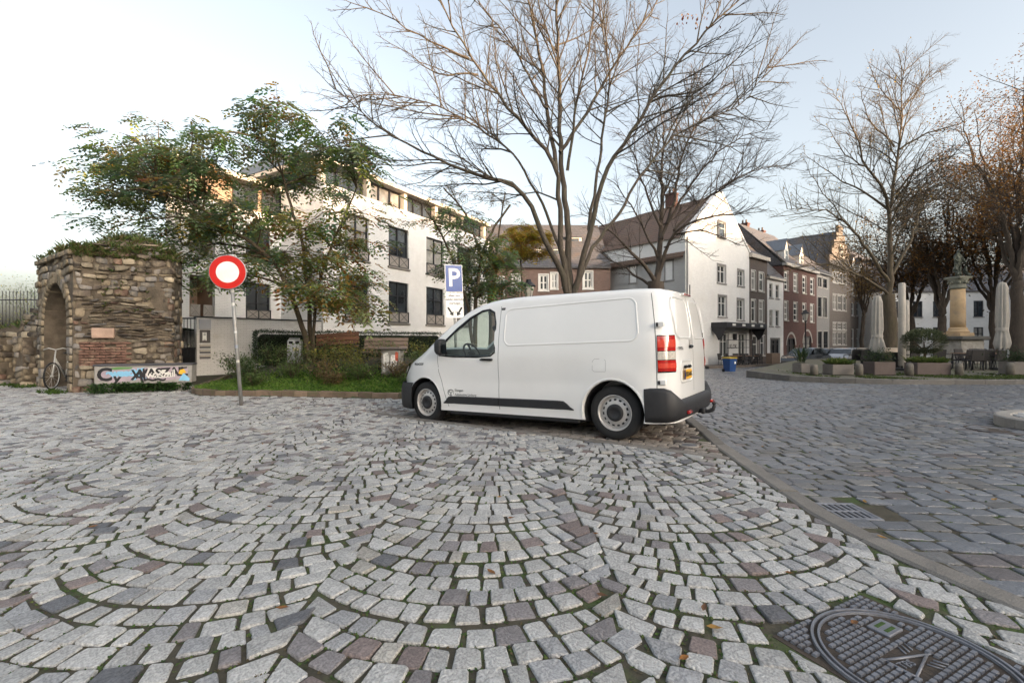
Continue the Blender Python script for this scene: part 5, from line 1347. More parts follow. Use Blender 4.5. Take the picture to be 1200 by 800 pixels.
for i in range(130):
    u = U(0, AW); q = onA(u, 3.40 - .02*u + U(0, .1), U(-.5, .08)); tuft(wd, Vector(q), U(.06, .24)*(1.3 if u < 1.2 else .8), 7, gcol, 1.1)
for i in range(26):
    u, z = U(.5, 1.5), U(1.9, 3.2); tuft(wd, Vector((P0.x + dF.x*u + nF.x*.06, P0.y + dF.y*u + nF.y*.06, z)), U(.05, .12), 7, gcol, 2)
tag(wd.build('wall_weeds', M_leafm), 'weeds and grass growing out of the top of the ruined wall', 'weeds', kind='stuff')
wd = MB()
for i in range(460):
    u = U(.45, 2.4); o = U(.12, .75); x, y = P0.x + dF.x*u + nF.x*o, P0.y + dF.y*u + nF.y*o; p = Vector((x, y, gz(x, y) - .02))
    for k in range(6): leaf_quad(wd, p + Vector((U(-.06, .06), U(-.06, .06), U(.02, .24))), Vector((rnd.gauss(0, 1), rnd.gauss(0, 1), U(0, 1))), U(.04, .09), U(.015, .03), rnd.choice([(.03, .075, .018), (.045, .10, .022), (.06, .12, .03)]))
for u0, z0 in ((-.1, 0), (2.5, 0), (3.6, 0)):
    for i in range(40):
        q = onA(u0 + U(0, .9), 0, U(.05, .5)); tuft(wd, Vector((q[0], q[1], gz(q[0], q[1])-.01)), U(.05, .14), 6, [(.07, .13, .02), (.09, .16, .03), (.05, .09, .02)], 1.2)
tag(wd.build('ground_ivy', M_leafm), 'dark green creeping plants at the foot of the ruined wall', 'ground cover', kind='stuff')
# low broken wall further left
lw = thing('low_ruined_wall', 'low broken stone wall with two piers left of the arch', 'ruin', (PA.x, PA.y, 0)); ls = []
STONES = []; Q0, Q1 = PA + Vector((-.15, .35)), PA + Vector((-4.5, 1.6))
stone_face(Q0, Q1, lambda u, z: z < 2.0 - .22*u + .15*math.sin(u*3) , 2.1, .12, .22, .2, .5, colf=lambda: scol(U(.2, .95)))
for ux in (.35, 1.5):
    dl = (Q1-Q0).normalized(); nl = Vector((dl.y, -dl.x)); nl = nl if nl.dot(-Q0) > 0 else -nl; c = Q0 + dl*ux + nl*.42
    stone_face(c - dl*.17, c + dl*.17, lambda u, z: z < 1.35, 1.4, .14, .24, .2, .36, colf=lambda: scol(U(0, .5)))
    stone_face(c + dl*-.17, c - dl*.17 - nl*.42, lambda u, z: z < 1.35, 1.4, .14, .24, .2, .36)
for V, F, col, ar in STONES:
    m = Vector((sum(v[0] for v in V)/len(V), sum(v[1] for v in V)/len(V), sum(v[2] for v in V)/len(V))); b = MB(); b.add([(v[0]-m.x, v[1]-m.y, v[2]-m.z) for v in V], F, col, True); o = b.build('stone', M_ston, lw); o.location = m - Vector((PA.x, PA.y, 0))
b = MB(); dl = (Q1-Q0).normalized(); nl = Vector((dl.y, -dl.x)); nl = nl if nl.dot(-Q0) > 0 else -nl
prof = [(0, -.05), (4.5, -.05), (4.5, 1.0), (2.2, 1.55), (1.0, 1.75), (0, 1.95)]
b.add([(Q0.x + dl.x*u - nl.x*(.02+o) - PA.x, Q0.y + dl.y*u - nl.y*(.02+o) - PA.y, z) for o in (0, .6) for u, z in prof], [tuple(range(6)), tuple(range(6, 12))[::-1]] + [(i, (i+1) % 6, 6+(i+1) % 6, 6+i) for i in range(6)])
for ux in (.35, 1.5): c = dl*ux + nl*.2 + (Q0-PA); b.prism([(c.x + dl.x*a + nl.x*e, c.y + dl.y*a + nl.y*e) for a, e in ((-.16, -.2), (.16, -.2), (.16, .2), (-.16, .2))], -.05, 1.33)
b.build('wall_core', M_mort, lw)
wd = MB()
for i in range(240):
    u = U(0, 4.4); o = U(-.6, .05); z = float(np.interp(u, [0, 1, 2.2, 4.5], [1.95, 1.75, 1.55, 1.0])); tuft(wd, Vector((Q0.x + dl.x*u + nl.x*o, Q0.y + dl.y*u + nl.y*o, z - U(0, .25)*(o > -.1))), U(.08, .25), 8, gcol + [(.08, .14, .03)], 1.3)
tag(wd.build('wall_weeds', M_leafm), 'grass and weeds spilling over the low broken wall', 'weeds', kind='stuff')
# grassy bank behind the low wall, with the iron fence on it
b = MB(); V = []; NG = 20
for j in range(NG):
    for i in range(NG): x = -24 + 12.4*i/(NG-1); y = 13.8 + (max(0, -13.3 - x))*.28 + 9*j/(NG-1); V.append((x, y, .2 + 1.45*sstep(-.2, 2.0, j*.47 + .6) + .1*noise.noise(Vector((x, y, 0)))))
b.add(V, [(j*NG+i, j*NG+i+1, (j+1)*NG+i+1, (j+1)*NG+i) for j in range(NG-1) for i in range(NG-1)], smooth=True); tag(b.build('grass_bank', mat('bank_grass', (.05, .08, .022), .95, var=.4, scale=5, bump=.8, bscale=20, dirt=(.09, .10, .035), dscale=1.5, damt=.7)), kind='structure')
fe = thing('iron_fence', 'dark iron railing on the grassy bank behind the low ruined wall', 'fence', (-19.0, 16.5, 1.55), R(-4)); M_if = mat('iron_rail', (.05, .05, .055), .6, metal=.3, var=.2)
for z in (.22, 1.15): b = MB(); b.box(0, 4.6, -.015, .015, z, z+.04); b.build('rail', M_if, fe)
br0 = MB(); br0.tube([(0, 0, 0), (0, 0, 1.42)], .011, 5); br0.lathe([(0, 1.52), (.018, 1.44), (.0, 1.40)], 5); o0 = br0.build('bar', M_if, fe)
for k in range(1, 33): o = o0.copy(); COL.objects.link(o); o.parent = fe; o.location = (k*.14, 0, 0)
wd = MB()
for i in range(700):
    x = U(-21, -15.5); y = 15.9 + U(-.4, 1.4); tuft(wd, Vector((x, y, 1.5)), U(.1, .3), 6, [(.09, .15, .03), (.06, .11, .025), (.12, .16, .04)], 1.0)
tag(wd.build('bank_grass_blades', M_leafm), 'long grass on the bank under the iron railing', 'grass', kind='stuff')
# ---------------------------------------------------------------- graffiti box
gA = P0 + dF*.50 + nF*.42; gb = thing('graffiti_bench_box', 'long low concrete box covered in graffiti against the ruined wall', 'concrete box', (gA.x, gA.y, .20), math.atan2(dF.y, dF.x) + R(-7))
M_gc = mat('grey_concrete', (.30, .285, .265), .85, var=.2, scale=5, bump=.3, bscale=60, dirt=(.16, .14, .12), dscale=3, damt=.5)
b = MB(); b.bbox(0, 1.95, 0, .38, .0, .43, .012); b.build('box_body', M_gc, gb)
b = MB(); b.bbox(-.02, 1.97, -.02, .40, .432, .475, .01); b.build('lid', mat('dark_lid', (.07, .07, .08), .6, var=.2), gb)
for x in (.25, 1.7): b = MB(); b.bbox(x-.09, x+.09, .05, .33, -.21, -.002, .01); b.build('foot', M_gc, gb)
gy_ = [0.002]
def gpoly(P, m, nm='graffiti_paint'):
    gy_[0] += .0006; b = MB(); b.add([(x, -gy_[0], z) for x, z in P], [tuple(range(len(P)))]); return b.build(nm, m, gb)
G1 = mat('paint_light_blue', (.22, .48, .68), .5, var=.15); G2 = mat('paint_black', (.012, .012, .014), .5, var=.1); G3 = mat('paint_yellow', (.72, .42, .03), .5, var=.1); G4 = mat('paint_white', (.62, .60, .56), .5, var=.1); G5 = mat('paint_pink_grey', (.36, .29, .33), .6, var=.2); G6 = mat('paint_green', (.10, .22, .07), .6, var=.2)
gpoly([(.08, .10), (.12, .36), (.55, .40), (1.0, .38), (1.5, .40), (1.88, .38), (1.86, .12), (1.4, .06), (.8, .09), (.4, .04)], G5)
gpoly([(.25, .37), (.45, .41), (.75, .40), (.72, .36), (.4, .34)], G6); gpoly([(.95, .20), (1.05, .38), (1.35, .36), (1.55, .22), (1.3, .12)], G4)
def gtext(t, sz, x, z, m, bold, rot=0, sh=1.0):
    gy_[0] += .0006; vs_, fs = text_mesh(t, sz, Matrix.Translation((x, -gy_[0], z)) @ Matrix.Rotation(R(90), 4, 'X') @ Matrix.Rotation(R(rot), 4, 'Z'), 0, bold, 'CENTER', .85); b = MB(); b.add(vs_, fs); b.build('graffiti_paint', m, gb)
gtext('C', .42, .20, .22, G2, .016); gtext('aweeod', .235, .56, .26, G1, .014, 2); gtext('y', .30, .44, .13, G2, .012, -8); gtext('X', .34, .86, .22, G1, .016, 8); gtext('A', .36, .86, .18, G2, .010, -14)
gtext('WASZAIL', .30, 1.30, .245, G2, .010, 3); gtext('waszail', .26, 1.31, .215, G4, .003, 3); gtext('~~', .4, 1.2, .10, G2, .006); gtext('/', .4, .98, .2, G2, .008, 20)
gpoly([(1.68, .22), (1.70, .31), (1.78, .34), (1.84, .26), (1.76, .20)], G3); gpoly([(1.68, .06), (1.78, .24), (1.91, .10), (1.90, .04)], G1); gpoly([(1.74, .34), (1.86, .36), (1.85, .39), (1.75, .38)], G2)
# ---------------------------------------------------------------- bicycle in the arch
bc = thing('bicycle', 'old city bicycle with pale frame parked in the arch of the ruin', 'bicycle', (-11.69, 11.87, 0), R(-70)); bc.location.z = gz(bc.location.x, bc.location.y) + .01
M_bf = mat('bicycle_frame', (.55, .54, .52), .35, metal=.3, var=.1)
for x in (-.52, .52):
    wh = empty_child('wheel', bc, (x, 0, .345)); b = MB(); b.tube([(.325*math.cos(a*math.pi/16), 0, .325*math.sin(a*math.pi/16)) for a in range(33)], .019, 6, cap=False); b.build('tyre', M_rub, wh)
    b = MB(); b.tube([(.302*math.cos(a*math.pi/16), 0, .302*math.sin(a*math.pi/16)) for a in range(33)], .010, 5, cap=False); b.build('rim', M_bf, wh)
    b = MB()
    for k in range(12): a = k*math.pi/6; b.tube([(0, .02*(-1)**k, 0), (.3*math.cos(a), 0, .3*math.sin(a))], .0025, 3, cap=False)
    b.lathe([(0, -.03), (.02, -.03), (.02, .03), (0, .03)], 8, M=Matrix.Rotation(R(90), 4, 'X')); b.build('spokes', M_bf, wh)
b = MB()
for P, r_ in (([(.40, 0, .80), (-.08, 0, .28)], .018), ([(.40, 0, .72), (-.02, 0, .42)], .014), ([(-.08, 0, .28), (-.20, 0, .86)], .016), ([(-.08, 0, .28), (-.52, 0, .345)], .011), ([(-.18, 0, .76), (-.52, 0, .345)], .010), ([(.36, 0, .98), (.44, 0, .60), (.52, 0, .345)], .014)): b.tube(P, r_, 8)
b.build('frame', M_bf, bc)
b = MB(); b.tube([(.30, -.27, 1.0), (.36, -.14, 1.04), (.37, 0, 1.0), (.36, .14, 1.04), (.30, .27, 1.0)], .012, 6); b.build('handlebar', M_bf, bc)
b = MB(); b.bbox(-.34, -.08, -.08, .08, .88, .93, .03); b.build('saddle', M_blk, bc)
b = MB(); b.tube([(-.52+.36*math.cos(R(a)), 0, .345+.36*math.sin(R(a))) for a in range(20, 200, 15)], .022, 6); b.build('mudguard', M_blk, bc)
b = MB(); b.bbox(-.80, -.30, -.06, .06, .70, .72, .005); b.build('luggage_rack', M_blk, bc)
b = MB(); b.lathe([(0, -.01), (.09, -.01), (.09, .01), (0, .01)], 16, M=Matrix.Translation((-.08, .04, .28)) @ Matrix.Rotation(R(90), 4, 'X')); b.tube([(-.08, .06, .28), (.06, .06, .20)], .01, 5); b.bbox(.02, .12, .06, .14, .18, .20, .005); b.build('crank', M_blk, bc)
shrub(-21.5, 21.5, 2.0, 2.6, 'green', 'leafy green bush behind the iron railing on the bank', zb=1.5, n=260)
shrub(-25.0, 23.5, 2.2, 2.8, 'yellow', 'yellowish bush behind the iron railing on the bank', zb=1.5, n=260)
# ---------------------------------------------------------------- white apartment building
M_wbrick = mat('white_painted_brick', (.80, .79, .775), .7, var=.05, scale=3, bump=.35, bscale=60, brick=(.22, .068, (.77, .76, .75), (.68, .675, .665), .008), dirt=(.55, .53, .50), dscale=.6, damt=.35)
M_dfr = mat('dark_window_frame', (.020, .022, .028), .45, var=.05)
M_balp = mat('balustrade_panel', (.30, .275, .25), .6, var=.12, scale=8)
M_sill = mat('stone_sill', (.22, .20, .18), .8, var=.15)
M_brn = mat('brown_render', (.30, .21, .155), .85, var=.08, scale=2)
M_crm = mat('cream_fascia', (.52, .47, .41), .7, var=.1, scale=3)
M_zinc = mat('zinc_roof', (.20, .22, .25), .45, metal=.4, var=.15, scale=1.5, stretch=(1, 6, 1))
CA = Vector((-8.3, 20.0)); dAp = Vector((.495, .869)); nAp = Vector((.869, -.495))
F1 = Facade(CA, dAp)
ap = thing('apartment_building', 'white painted brick apartment building with dark windows and set back top floor', 'building', (CA.x, CA.y, 0), F1.rz)
LB = F1.u(573)
h1 = []
for x0, x1, yt, yb in ((404, 432, 331, 376), (455.5, 478.6, 331, 378), (499.6, 520, 336, 380)): h1.append((F1.u(x0), F1.u(x1), 2.20, 4.35))
sp_ = (h1[2][0]-h1[1][0]); h1.append((h1[2][0]+sp_, h1[2][1]+sp_, 2.20, 4.35))
h2 = [(a, c, 5.12, 7.22) for a, c, _, _ in h1]
w_ = MB(); wall_holes(w_, 0, LB, -.1, 8.25, h1 + h2, .2)
EN = 3.0     # return wall facing left
w_.add([(0, 0, -.1), (0, EN, -.1), (0, EN, 8.25), (0, 0, 8.25)], [(0, 3, 2, 1)][:1]); w_.add([(LB, 0, -.1), (LB, 9, -.1), (LB, 9, 8.25), (LB, 0, 8.25)], [(0, 1, 2, 3)])
w_.add([(0, 0, 8.25), (LB, 0, 8.25), (LB, 1.3, 8.25), (0, 1.3, 8.25)], [(0, 1, 2, 3)])
w_.build('wall', M_wbrick, ap)
for i, h in enumerate(h1 + h2): window(ap, h, M_dfr, 2, (.28, .66), .055, .2, sill=M_sill, bal=.56, balm=M_balp, pane=M_curt if i in (4, 6) else M_pane)
# set back top floor: pillars, glazing, fascia, roof
b = MB(); b.box(.3, LB-.2, 1.0, 8.5, 8.25, 9.25); b.build('top_floor_core', M_dfr, ap)
x = .0; k = 0
while x < LB - .4:
    b = MB(); b.box(x, x+.24, .16, .45, 8.252, 9.24); b.build('pillar', M_crm, ap)
    x2 = min(x + 2.62, LB-.3); 
    window(ap, (x+.26, x2-.02, 8.28, 9.22), M_dfr, 3, (), .06, .25, y=.30, pane=M_curt if k % 2 else M_pane, name='top_window'); x += 2.62; k += 1
b = MB(); b.box(-.12, LB+.15, -.05, 9, 9.25, 9.44); b.build('fascia', M_crm, ap)
b = MB(); b.add([(-.12, .05, 9.442), (LB+.15, .05, 9.442), (LB+.15, 3.2, 10.2), (-.12, 3.2, 10.2), (LB+.15, 9, 9.5), (-.12, 9, 9.5)], [(0,1,2,3), (3,2,4,5), (0,3,5), (1,4,2)]); b.build('roof', M_zinc, ap)
rl = MB(); 
for k in range(20): rl.tube([(k*LB/19, .5, 9.5), (k*LB/19, .5, 10.05)], .014, 4)
for z in (9.8, 10.05): rl.tube([(0, .5, z), (LB, .5, z)], .014, 4)
rl.build('roof_railing', M_dkm, ap)
# set back left wing
O2 = CA - nAp*EN; F2 = Facade(O2, dAp)
ul = F2.u(194)
_e = F2.at(ul); _b = _e * 1.32; _rel = _b - CA; bxl, byl = _rel.dot(dAp), -_rel.dot(nAp)      # back corner of the skewed end wall
r1 = F2.rect(288, 317, 334, 373); r0 = F2.rect(222, 252, 330, 372); hh = [(r1[0], r1[1], 2.20, 3.85), (r0[0], r0[1], 2.20, 3.9), (F2.u(331), F2.u(345), 2.2, 3.85)]
hh2 = [(a, c, z+2.55, z2+2.55) for a, c, z, z2 in hh]
w_ = MB(); wall_holes(w_, ul, 0, -.1, 7.05, hh + hh2, .2, y=EN); w_.add([(ul, EN, -.1), (bxl, byl, -.1), (bxl, byl, 7.05), (ul, EN, 7.05)], [(0, 3, 2, 1)]); w_.build('wing_wall', M_wbrick, ap)
for i, h in enumerate(hh + hh2):
    if i in (1, 4):   # open loggia with a brown back wall
        b = MB(); a, c, z, z2 = h; b.add([(a, EN+1.4, z), (c, EN+1.4, z), (c, EN+1.4, z2), (a, EN+1.4, z2), (a, EN+.2, z), (c, EN+.2, z), (c, EN+.2, z2), (a, EN+.2, z2)], [(0,1,2,3), (4,0,3,7), (5,6,2,1), (7,3,2,6), (4,5,1,0)]); lg_ = b.build('loggia', M_brn, ap)
        b = MB()
        for x0_, x1_ in ((a+.06, (a+c)/2-.06), ((a+c)/2+.06, c-.06)): b.box(x0_, x1_, EN+.05, EN+.07, z+.05, z+.52); b.tube([(x0_, EN+.04, z+.05), (x1_, EN+.04, z+.52)], .012, 4); b.tube([(x0_, EN+.04, z+.52), (x1_, EN+.04, z+.05)], .012, 4)
        b.build('balustrade_panel', M_balp, lg_)
    else: window(ap, h, M_dfr, 2, (.45,), .055, .2, y=EN, bal=.42, balm=M_balp)
b = MB(); b.prism([(ul+.1, EN+.25), (0, EN+.25), (0, byl), (bxl+.1, byl)], 7.05, 8.2); b.build('brown_attic', M_brn, ap)
for k in range(3): window(ap, (ul + 2.6 + k*1.3, ul + 3.7 + k*1.3, 7.2, 8.1), M_dfr, 2, (), .06, .14, y=EN+.10, name='top_window')
b = MB(); b.prism([(ul-.25, EN-.35), (.05, EN-.35), (.05, byl+.2), (bxl-.25, byl+.2)], 8.2, 8.40); b.build('wing_roof', M_crm, ap)
# ---------------------------------------------------------------- garden wall with the intercom
WA, WC = Vector((-11.3, 16.3)), Vector((-8.36, 19.93)); gd = (WC-WA).normalized()
gw = thing('entrance_wall', 'white brick entrance wall with intercom and letter boxes beside a metal gate', 'wall', (WA.x, WA.y, 0), math.atan2(gd.y, gd.x)); WL = (WC-WA).length
M_wb2 = mat('white_painted_brick_wall', (.72, .70, .68), .75, var=.06, scale=3, bump=.4, bscale=60, brick=(.22, .068, (.68, .66, .64), (.58, .56, .54), .008), dirt=(.42, .38, .33), dscale=.9, damt=.45)
b = MB(); b.box(0, WL, 0, .24, -.15, 2.08); b.build('wall', M_wb2, gw)
b = MB(); b.box(-.02, WL, -.03, .27, 2.082, 2.13); b.build('coping', M_dfr, gw)
b = MB(); b.bbox(.06, .44, -.055, 0, 1.66, 2.02, .01); b.build('wall_lamp', mat('lamp_opal', (.42, .43, .47), .4, var=.05), gw)
b = MB(); b.bbox(.09, .42, -.03, 0, 1.17, 1.63, .006); ic = b.build('intercom_panel', mat('intercom_steel', (.12, .11, .11), .4, metal=.5, var=.1), gw)
b = MB(); b.box(.17, .30, -.034, -.0305, 1.25, 1.55); b.build('name_plate', M_swht, ic)
for z in (1.24, 1.28, 1.45, 1.50): b = MB(); b.box(.20, .27, -.038, -.0345, z, z+.02); b.build('button', M_dfr, ic)
for k in range(3):
    z = .98 - k*.19; b = MB(); b.bbox(.09, .43, -.025, 0, z-.01, z+.13, .004); bx_ = b.build('letter_box', mat('letter_box_grey', (.16, .155, .16), .5, metal=.4, var=.1), gw)
    b = MB(); b.box(.09, .43, -.032, -.0255, z+.075, z+.115); b.build('flap', mat('letter_flap', (.62, .56, .46), .5, var=.1), bx_)
b = MB(); b.bbox(.52, .70, -.012, 0, 1.35, 1.47, .003); b.build('house_number_plate', mat('number_plate_pale', (.60, .57, .53), .6, var=.3, scale=40), gw)
# gate and railing between ruin and wall
gt = thing('entrance_gate', 'dark metal bar gate between the ruined wall and the white entrance wall', 'gate', (WA.x - 1.75, WA.y - .15, 0), R(5)); 
for z in (.12, .95, 2.02): b = MB(); b.box(0, 1.72, -.02, .02, z, z+.05); b.build('rail', M_dkm, gt)
b0 = MB(); b0.tube([(0, 0, .1), (0, 0, 2.05)], .012, 5); o0 = b0.build('bar', M_dkm, gt); o0.location.x = .06
for k in range(1, 15): o = o0.copy(); COL.objects.link(o); o.parent = gt; o.location = (.06 + k*.115, 0, 0)
b = MB(); b.box(.9, 1.7, -.005, .005, .15, .95); b.build('kick_panel', M_dkm, gt)
shrub(WA.x - .9, WA.y + .9, .55, 1.2, 'dark', 'dark leafy shrub behind the metal entrance gate', zb=0, n=90)
# ---------------------------------------------------------------- trees
M_bark = mat('bark_grey_brown', (.082, .066, .050), .9, var=.5, scale=7, bump=1.0, bscale=25, stretch=(3, 3, .6), dirt=(.075, .08, .045), dscale=2, damt=.5)
M_bark2 = mat('bark_dark', (.075, .058, .045), .9, var=.35, scale=6, bump=.8, bscale=25, stretch=(3, 3, .6))
M_bark3 = mat('bark_warm', (.095, .073, .048), .9, var=.35, scale=5, bump=.8, bscale=20, stretch=(3, 3, .6), dirt=(.10, .085, .04), dscale=1.5, damt=.5)
def pl(P, Y, dy0, dy1):      # pixel polyline at a distance, drifting in depth
    n = len(P); return [at(p[0], p[1], Y + dy0 + (dy1 - dy0) * i / max(1, n-1)) for i, p in enumerate(P)]
SP = [(.21, .36, 40, 7, .025), (.17, .46, 38, 5, .02), (.13, .5, 36, 4, .015), (.1, .4, 30, 3, 0)]
SP4 = [(.20, .40, 44, 6, .025), (.18, .50, 42, 5, .02), (.13, .55, 40, 4, .01), (.1, .4, 30, 3, 0)]
# --- big bare tree behind the van
YA = 13.7; T = Tree(11)
base = at(669, 400, YA); base.z = .05
T.limb([(base.x, YA, -.1), at(668, 385, YA), at(667, 345, YA)], .36, .30, SP, kids=False, n=14); T.lim = .62; T.rmin = .003
for P, r0, r1, d0, d1, st in (
    ([(667, 350), (655, 308), (640, 285), (622, 243), (600, 216), (556, 203), (510, 185), (462, 160), (420, 128), (386, 98)], .17, .012, 0, -2.5, .35),
    ([(668, 350), (658, 290), (655, 230), (650, 192), (627, 162), (605, 136), (565, 87), (542, 52), (520, 12), (505, -30)], .17, .02, 0, -1.6, .40),
    ([(560, 88), (535, 85), (512, 87), (480, 62), (440, 40)], .05, .008, -1.2, -2.5, .1),
    ([(550, 69), (505, 50), (462, 24), (410, 3), (380, -15)], .05, .008, -1.3, -2.0, .1),
    ([(652, 200), (645, 150), (640, 120), (630, 50), (620, 0), (612, -60)], .12, .03, .2, 1.5, .3),
    ([(641, 128), (628, 105), (602, 57), (570, 15), (535, -25)], .07, .014, .2, 2.2, .2),
    ([(668, 350), (665, 260), (657, 180), (656, 100), (653, 40), (650, -60)], .19, .04, .1, .6, .42),
    ([(656, 178), (680, 145), (702, 110), (715, 85), (740, 45), (765, 10), (785, -30)], .10, .02, .2, 1.8, .2),
    ([(672, 350), (685, 295), (700, 235), (712, 197), (740, 155), (762, 120), (802, 65), (840, 25), (880, -15)], .17, .02, 0, -1.5, .42),
    ([(762, 120), (780, 112), (815, 107), (847, 85), (890, 35), (908, 5)], .055, .008, -.8, -2.2, .1),
    ([(690, 270), (698, 215), (708, 150), (714, 85), (705, 30), (695, -30)], .09, .02, 0, 1.2, .3),
    ([(672, 348), (695, 290), (725, 250), (752, 205), (790, 160), (830, 140), (870, 120), (905, 75)], .11, .012, .1, 2.5, .4),
    ([(655, 235), (630, 225), (590, 235), (555, 232)], .05, .008, 0, 1.5, .2),
    ([(660, 300), (640, 250), (600, 180), (560, 150), (500, 120), (440, 110), (400, 120)], .09, .008, .2, 2.8, .35),
    ([(665, 200), (676, 120), (690, 60), (700, -40)], .08, .02, .2, -1.4, .2)):
    T.limb(pl(P, YA, d0, d1), r0, r1, SP, start=st, wob=.035, L=None)
big = tree_thing('bare_tree', 'tall bare tree with many upright stems directly behind the white van', base, T, M_bark)
# a few leaves still hanging
lf = MB()
for px, py, n in ((815, 18, 26), (805, 28, 14), (835, 30, 6), (612, 112, 1), (585, 145, 3), (561, 172, 2)):
    for k in range(n):
        p = at(px + U(-16, 16)*(n > 5), py + U(-4, 4), YA - 1) - base; leaf_quad(lf, p, Vector((U(-1, 1), U(-1, 1), -1)), U(.07, .11), U(.02, .035), rnd.choice([(.10, .025, .02), (.14, .04, .02), (.30, .16, .05)]))
lf.build('last_leaves', M_leafm, big)
# --- second bare tree
YB = 19.4; T = Tree(23); SPB = [(.15, .42, 46, 6, .01), (.16, .50, 42, 5, .01), (.13, .55, 40, 4, .0), (.1, .4, 30, 3, 0)]; base = at(768, 400, YB); base.z = -.1
T.limb([(base.x, YB, -.3), at(768, 390, YB), at(769, 330, YB)], .42, .34, SP4, kids=False, n=14); T.lim = .62; T.rmin = .003
for P, r0, r1, d0, d1, st in (
    ([(769, 335), (774, 287), (776, 240), (775, 190), (778, 150), (770, 110)], .26, .02, 0, .5, .3),
    ([(772, 320), (785, 283), (800, 266), (830, 254), (860, 252), (895, 240)], .16, .012, 0, -2.2, .25),
    ([(768, 330), (755, 310), (740, 296), (720, 275), (700, 258), (680, 250)], .16, .012, 0, -2, .25),
    ([(767, 335), (752, 328), (735, 315), (715, 305), (695, 285)], .12, .012, 0, 1.8, .2),
    ([(775, 280), (790, 235), (797, 190), (815, 150), (835, 115), (850, 95)], .14, .012, 0, 1.5, .25),
    ([(782, 262), (810, 215), (840, 180), (870, 160), (905, 150)], .11, .010, 0, -1.2, .2),
    ([(774, 265), (755, 220), (742, 180), (725, 150)], .11, .010, 0, 1, .2),
    ([(790, 270), (825, 235), (865, 210), (900, 195), (920, 200)], .10, .010, -.5, 1.5, .2),
    ([(790, 275), (820, 270), (850, 280), (880, 290)], .07, .008, -.5, -2.6, .2),
    ([(770, 300), (745, 250), (720, 215), (700, 200)], .10, .010, 0, -1.5, .25),
    ([(778, 290), (800, 280), (815, 290), (835, 305)], .05, .006, -.4, -2, .2)):
    T.limb(pl(P, YB, d0, d1), r0, r1, SPB, start=st, wob=.05)
tree_thing('bare_tree', 'spreading bare tree with dark trunk in front of the white gabled house', base, T, M_bark2)
# --- third: large bare tree at the terrace
YC = 22.8; T = Tree(31); base = at(1043, 400, YC); base.z = -.1
T.limb([(base.x, YC, -.2), at(1043, 400, YC), at(1041, 345, YC)], .34, .27, SP4, kids=False, n=14); T.lim = .62; T.rmin = .003
for P, r0, r1, d0, d1, st in (
    ([(1042, 350), (1043, 300), (1043, 247), (1050, 200), (1055, 160), (1057, 110), (1060, 80)], .24, .015, 0, .5, .25),
    ([(1043, 250), (1035, 222), (1015, 195), (1007, 167), (985, 122), (975, 105)], .14, .01, 0, -1.5, .2),
    ([(1048, 172), (1034, 158), (1020, 145), (1012, 118), (1008, 95)], .08, .01, .2, 1.5, .2),
    ([(1041, 330), (1022, 300), (1001, 271), (975, 250), (950, 245), (922, 245)], .16, .01, 0, -1.8, .3),
    ([(1040, 245), (1012, 225), (987, 212), (957, 192), (940, 178)], .10, .01, 0, 1.5, .2),
    ([(1050, 228), (1065, 208), (1080, 195), (1100, 188), (1118, 184)], .10, .01, 0, -1.5, .2),
    ([(1043, 325), (1063, 292), (1072, 265), (1085, 237), (1120, 233), (1140, 225)], .15, .01, 0, 1.5, .3),
    ([(1055, 175), (1085, 157), (1125, 145), (1152, 120)], .09, .008, 0, -1.2, .15),
    ([(1040, 345), (1030, 336), (1007, 324), (975, 311), (950, 309), (925, 318)], .13, .01, 0, -2.5, .3),
    ([(1057, 130), (1075, 105), (1095, 85), (1108, 75)], .06, .008, .3, 1.5, .1),
    ([(1052, 190), (1035, 140), (1030, 105), (1025, 85)], .06, .008, .3, -1, .1),
    ([(1043, 300), (1062, 262), (1090, 220), (1110, 205)], .09, .008, 0, -2, .2),
    ([(1015, 195), (990, 180), (970, 150), (955, 140)], .06, .008, -1, .8, .1),
    ([(987, 257), (965, 225), (950, 205), (945, 190)], .05, .008, -1.4, .4, .1)):
    T.limb(pl(P, YC, d0, d1), r0, r1, SP4, start=st, wob=.05)
tc_ = tree_thing('bare_tree', 'large spreading bare tree standing on the cafe terrace among parasols', base, T, M_bark3)
lf = MB(); tips = [t for t in T.tips if t[2] >= 1]; rr = random.Random(5)
for p, d, l in rr.sample(tips, min(520, len(tips))):
    if p.x < base.x + 1.0 or rr.random() < .25: leaf_quad(lf, p - base, Vector((U(-1, 1), U(-1, 1), -.8)), U(.06, .11), U(.02, .035), rr.choice([(.42, .26, .04), (.36, .20, .04), (.5, .34, .06)]))
lf.build('last_leaves', M_leafm, tc_)
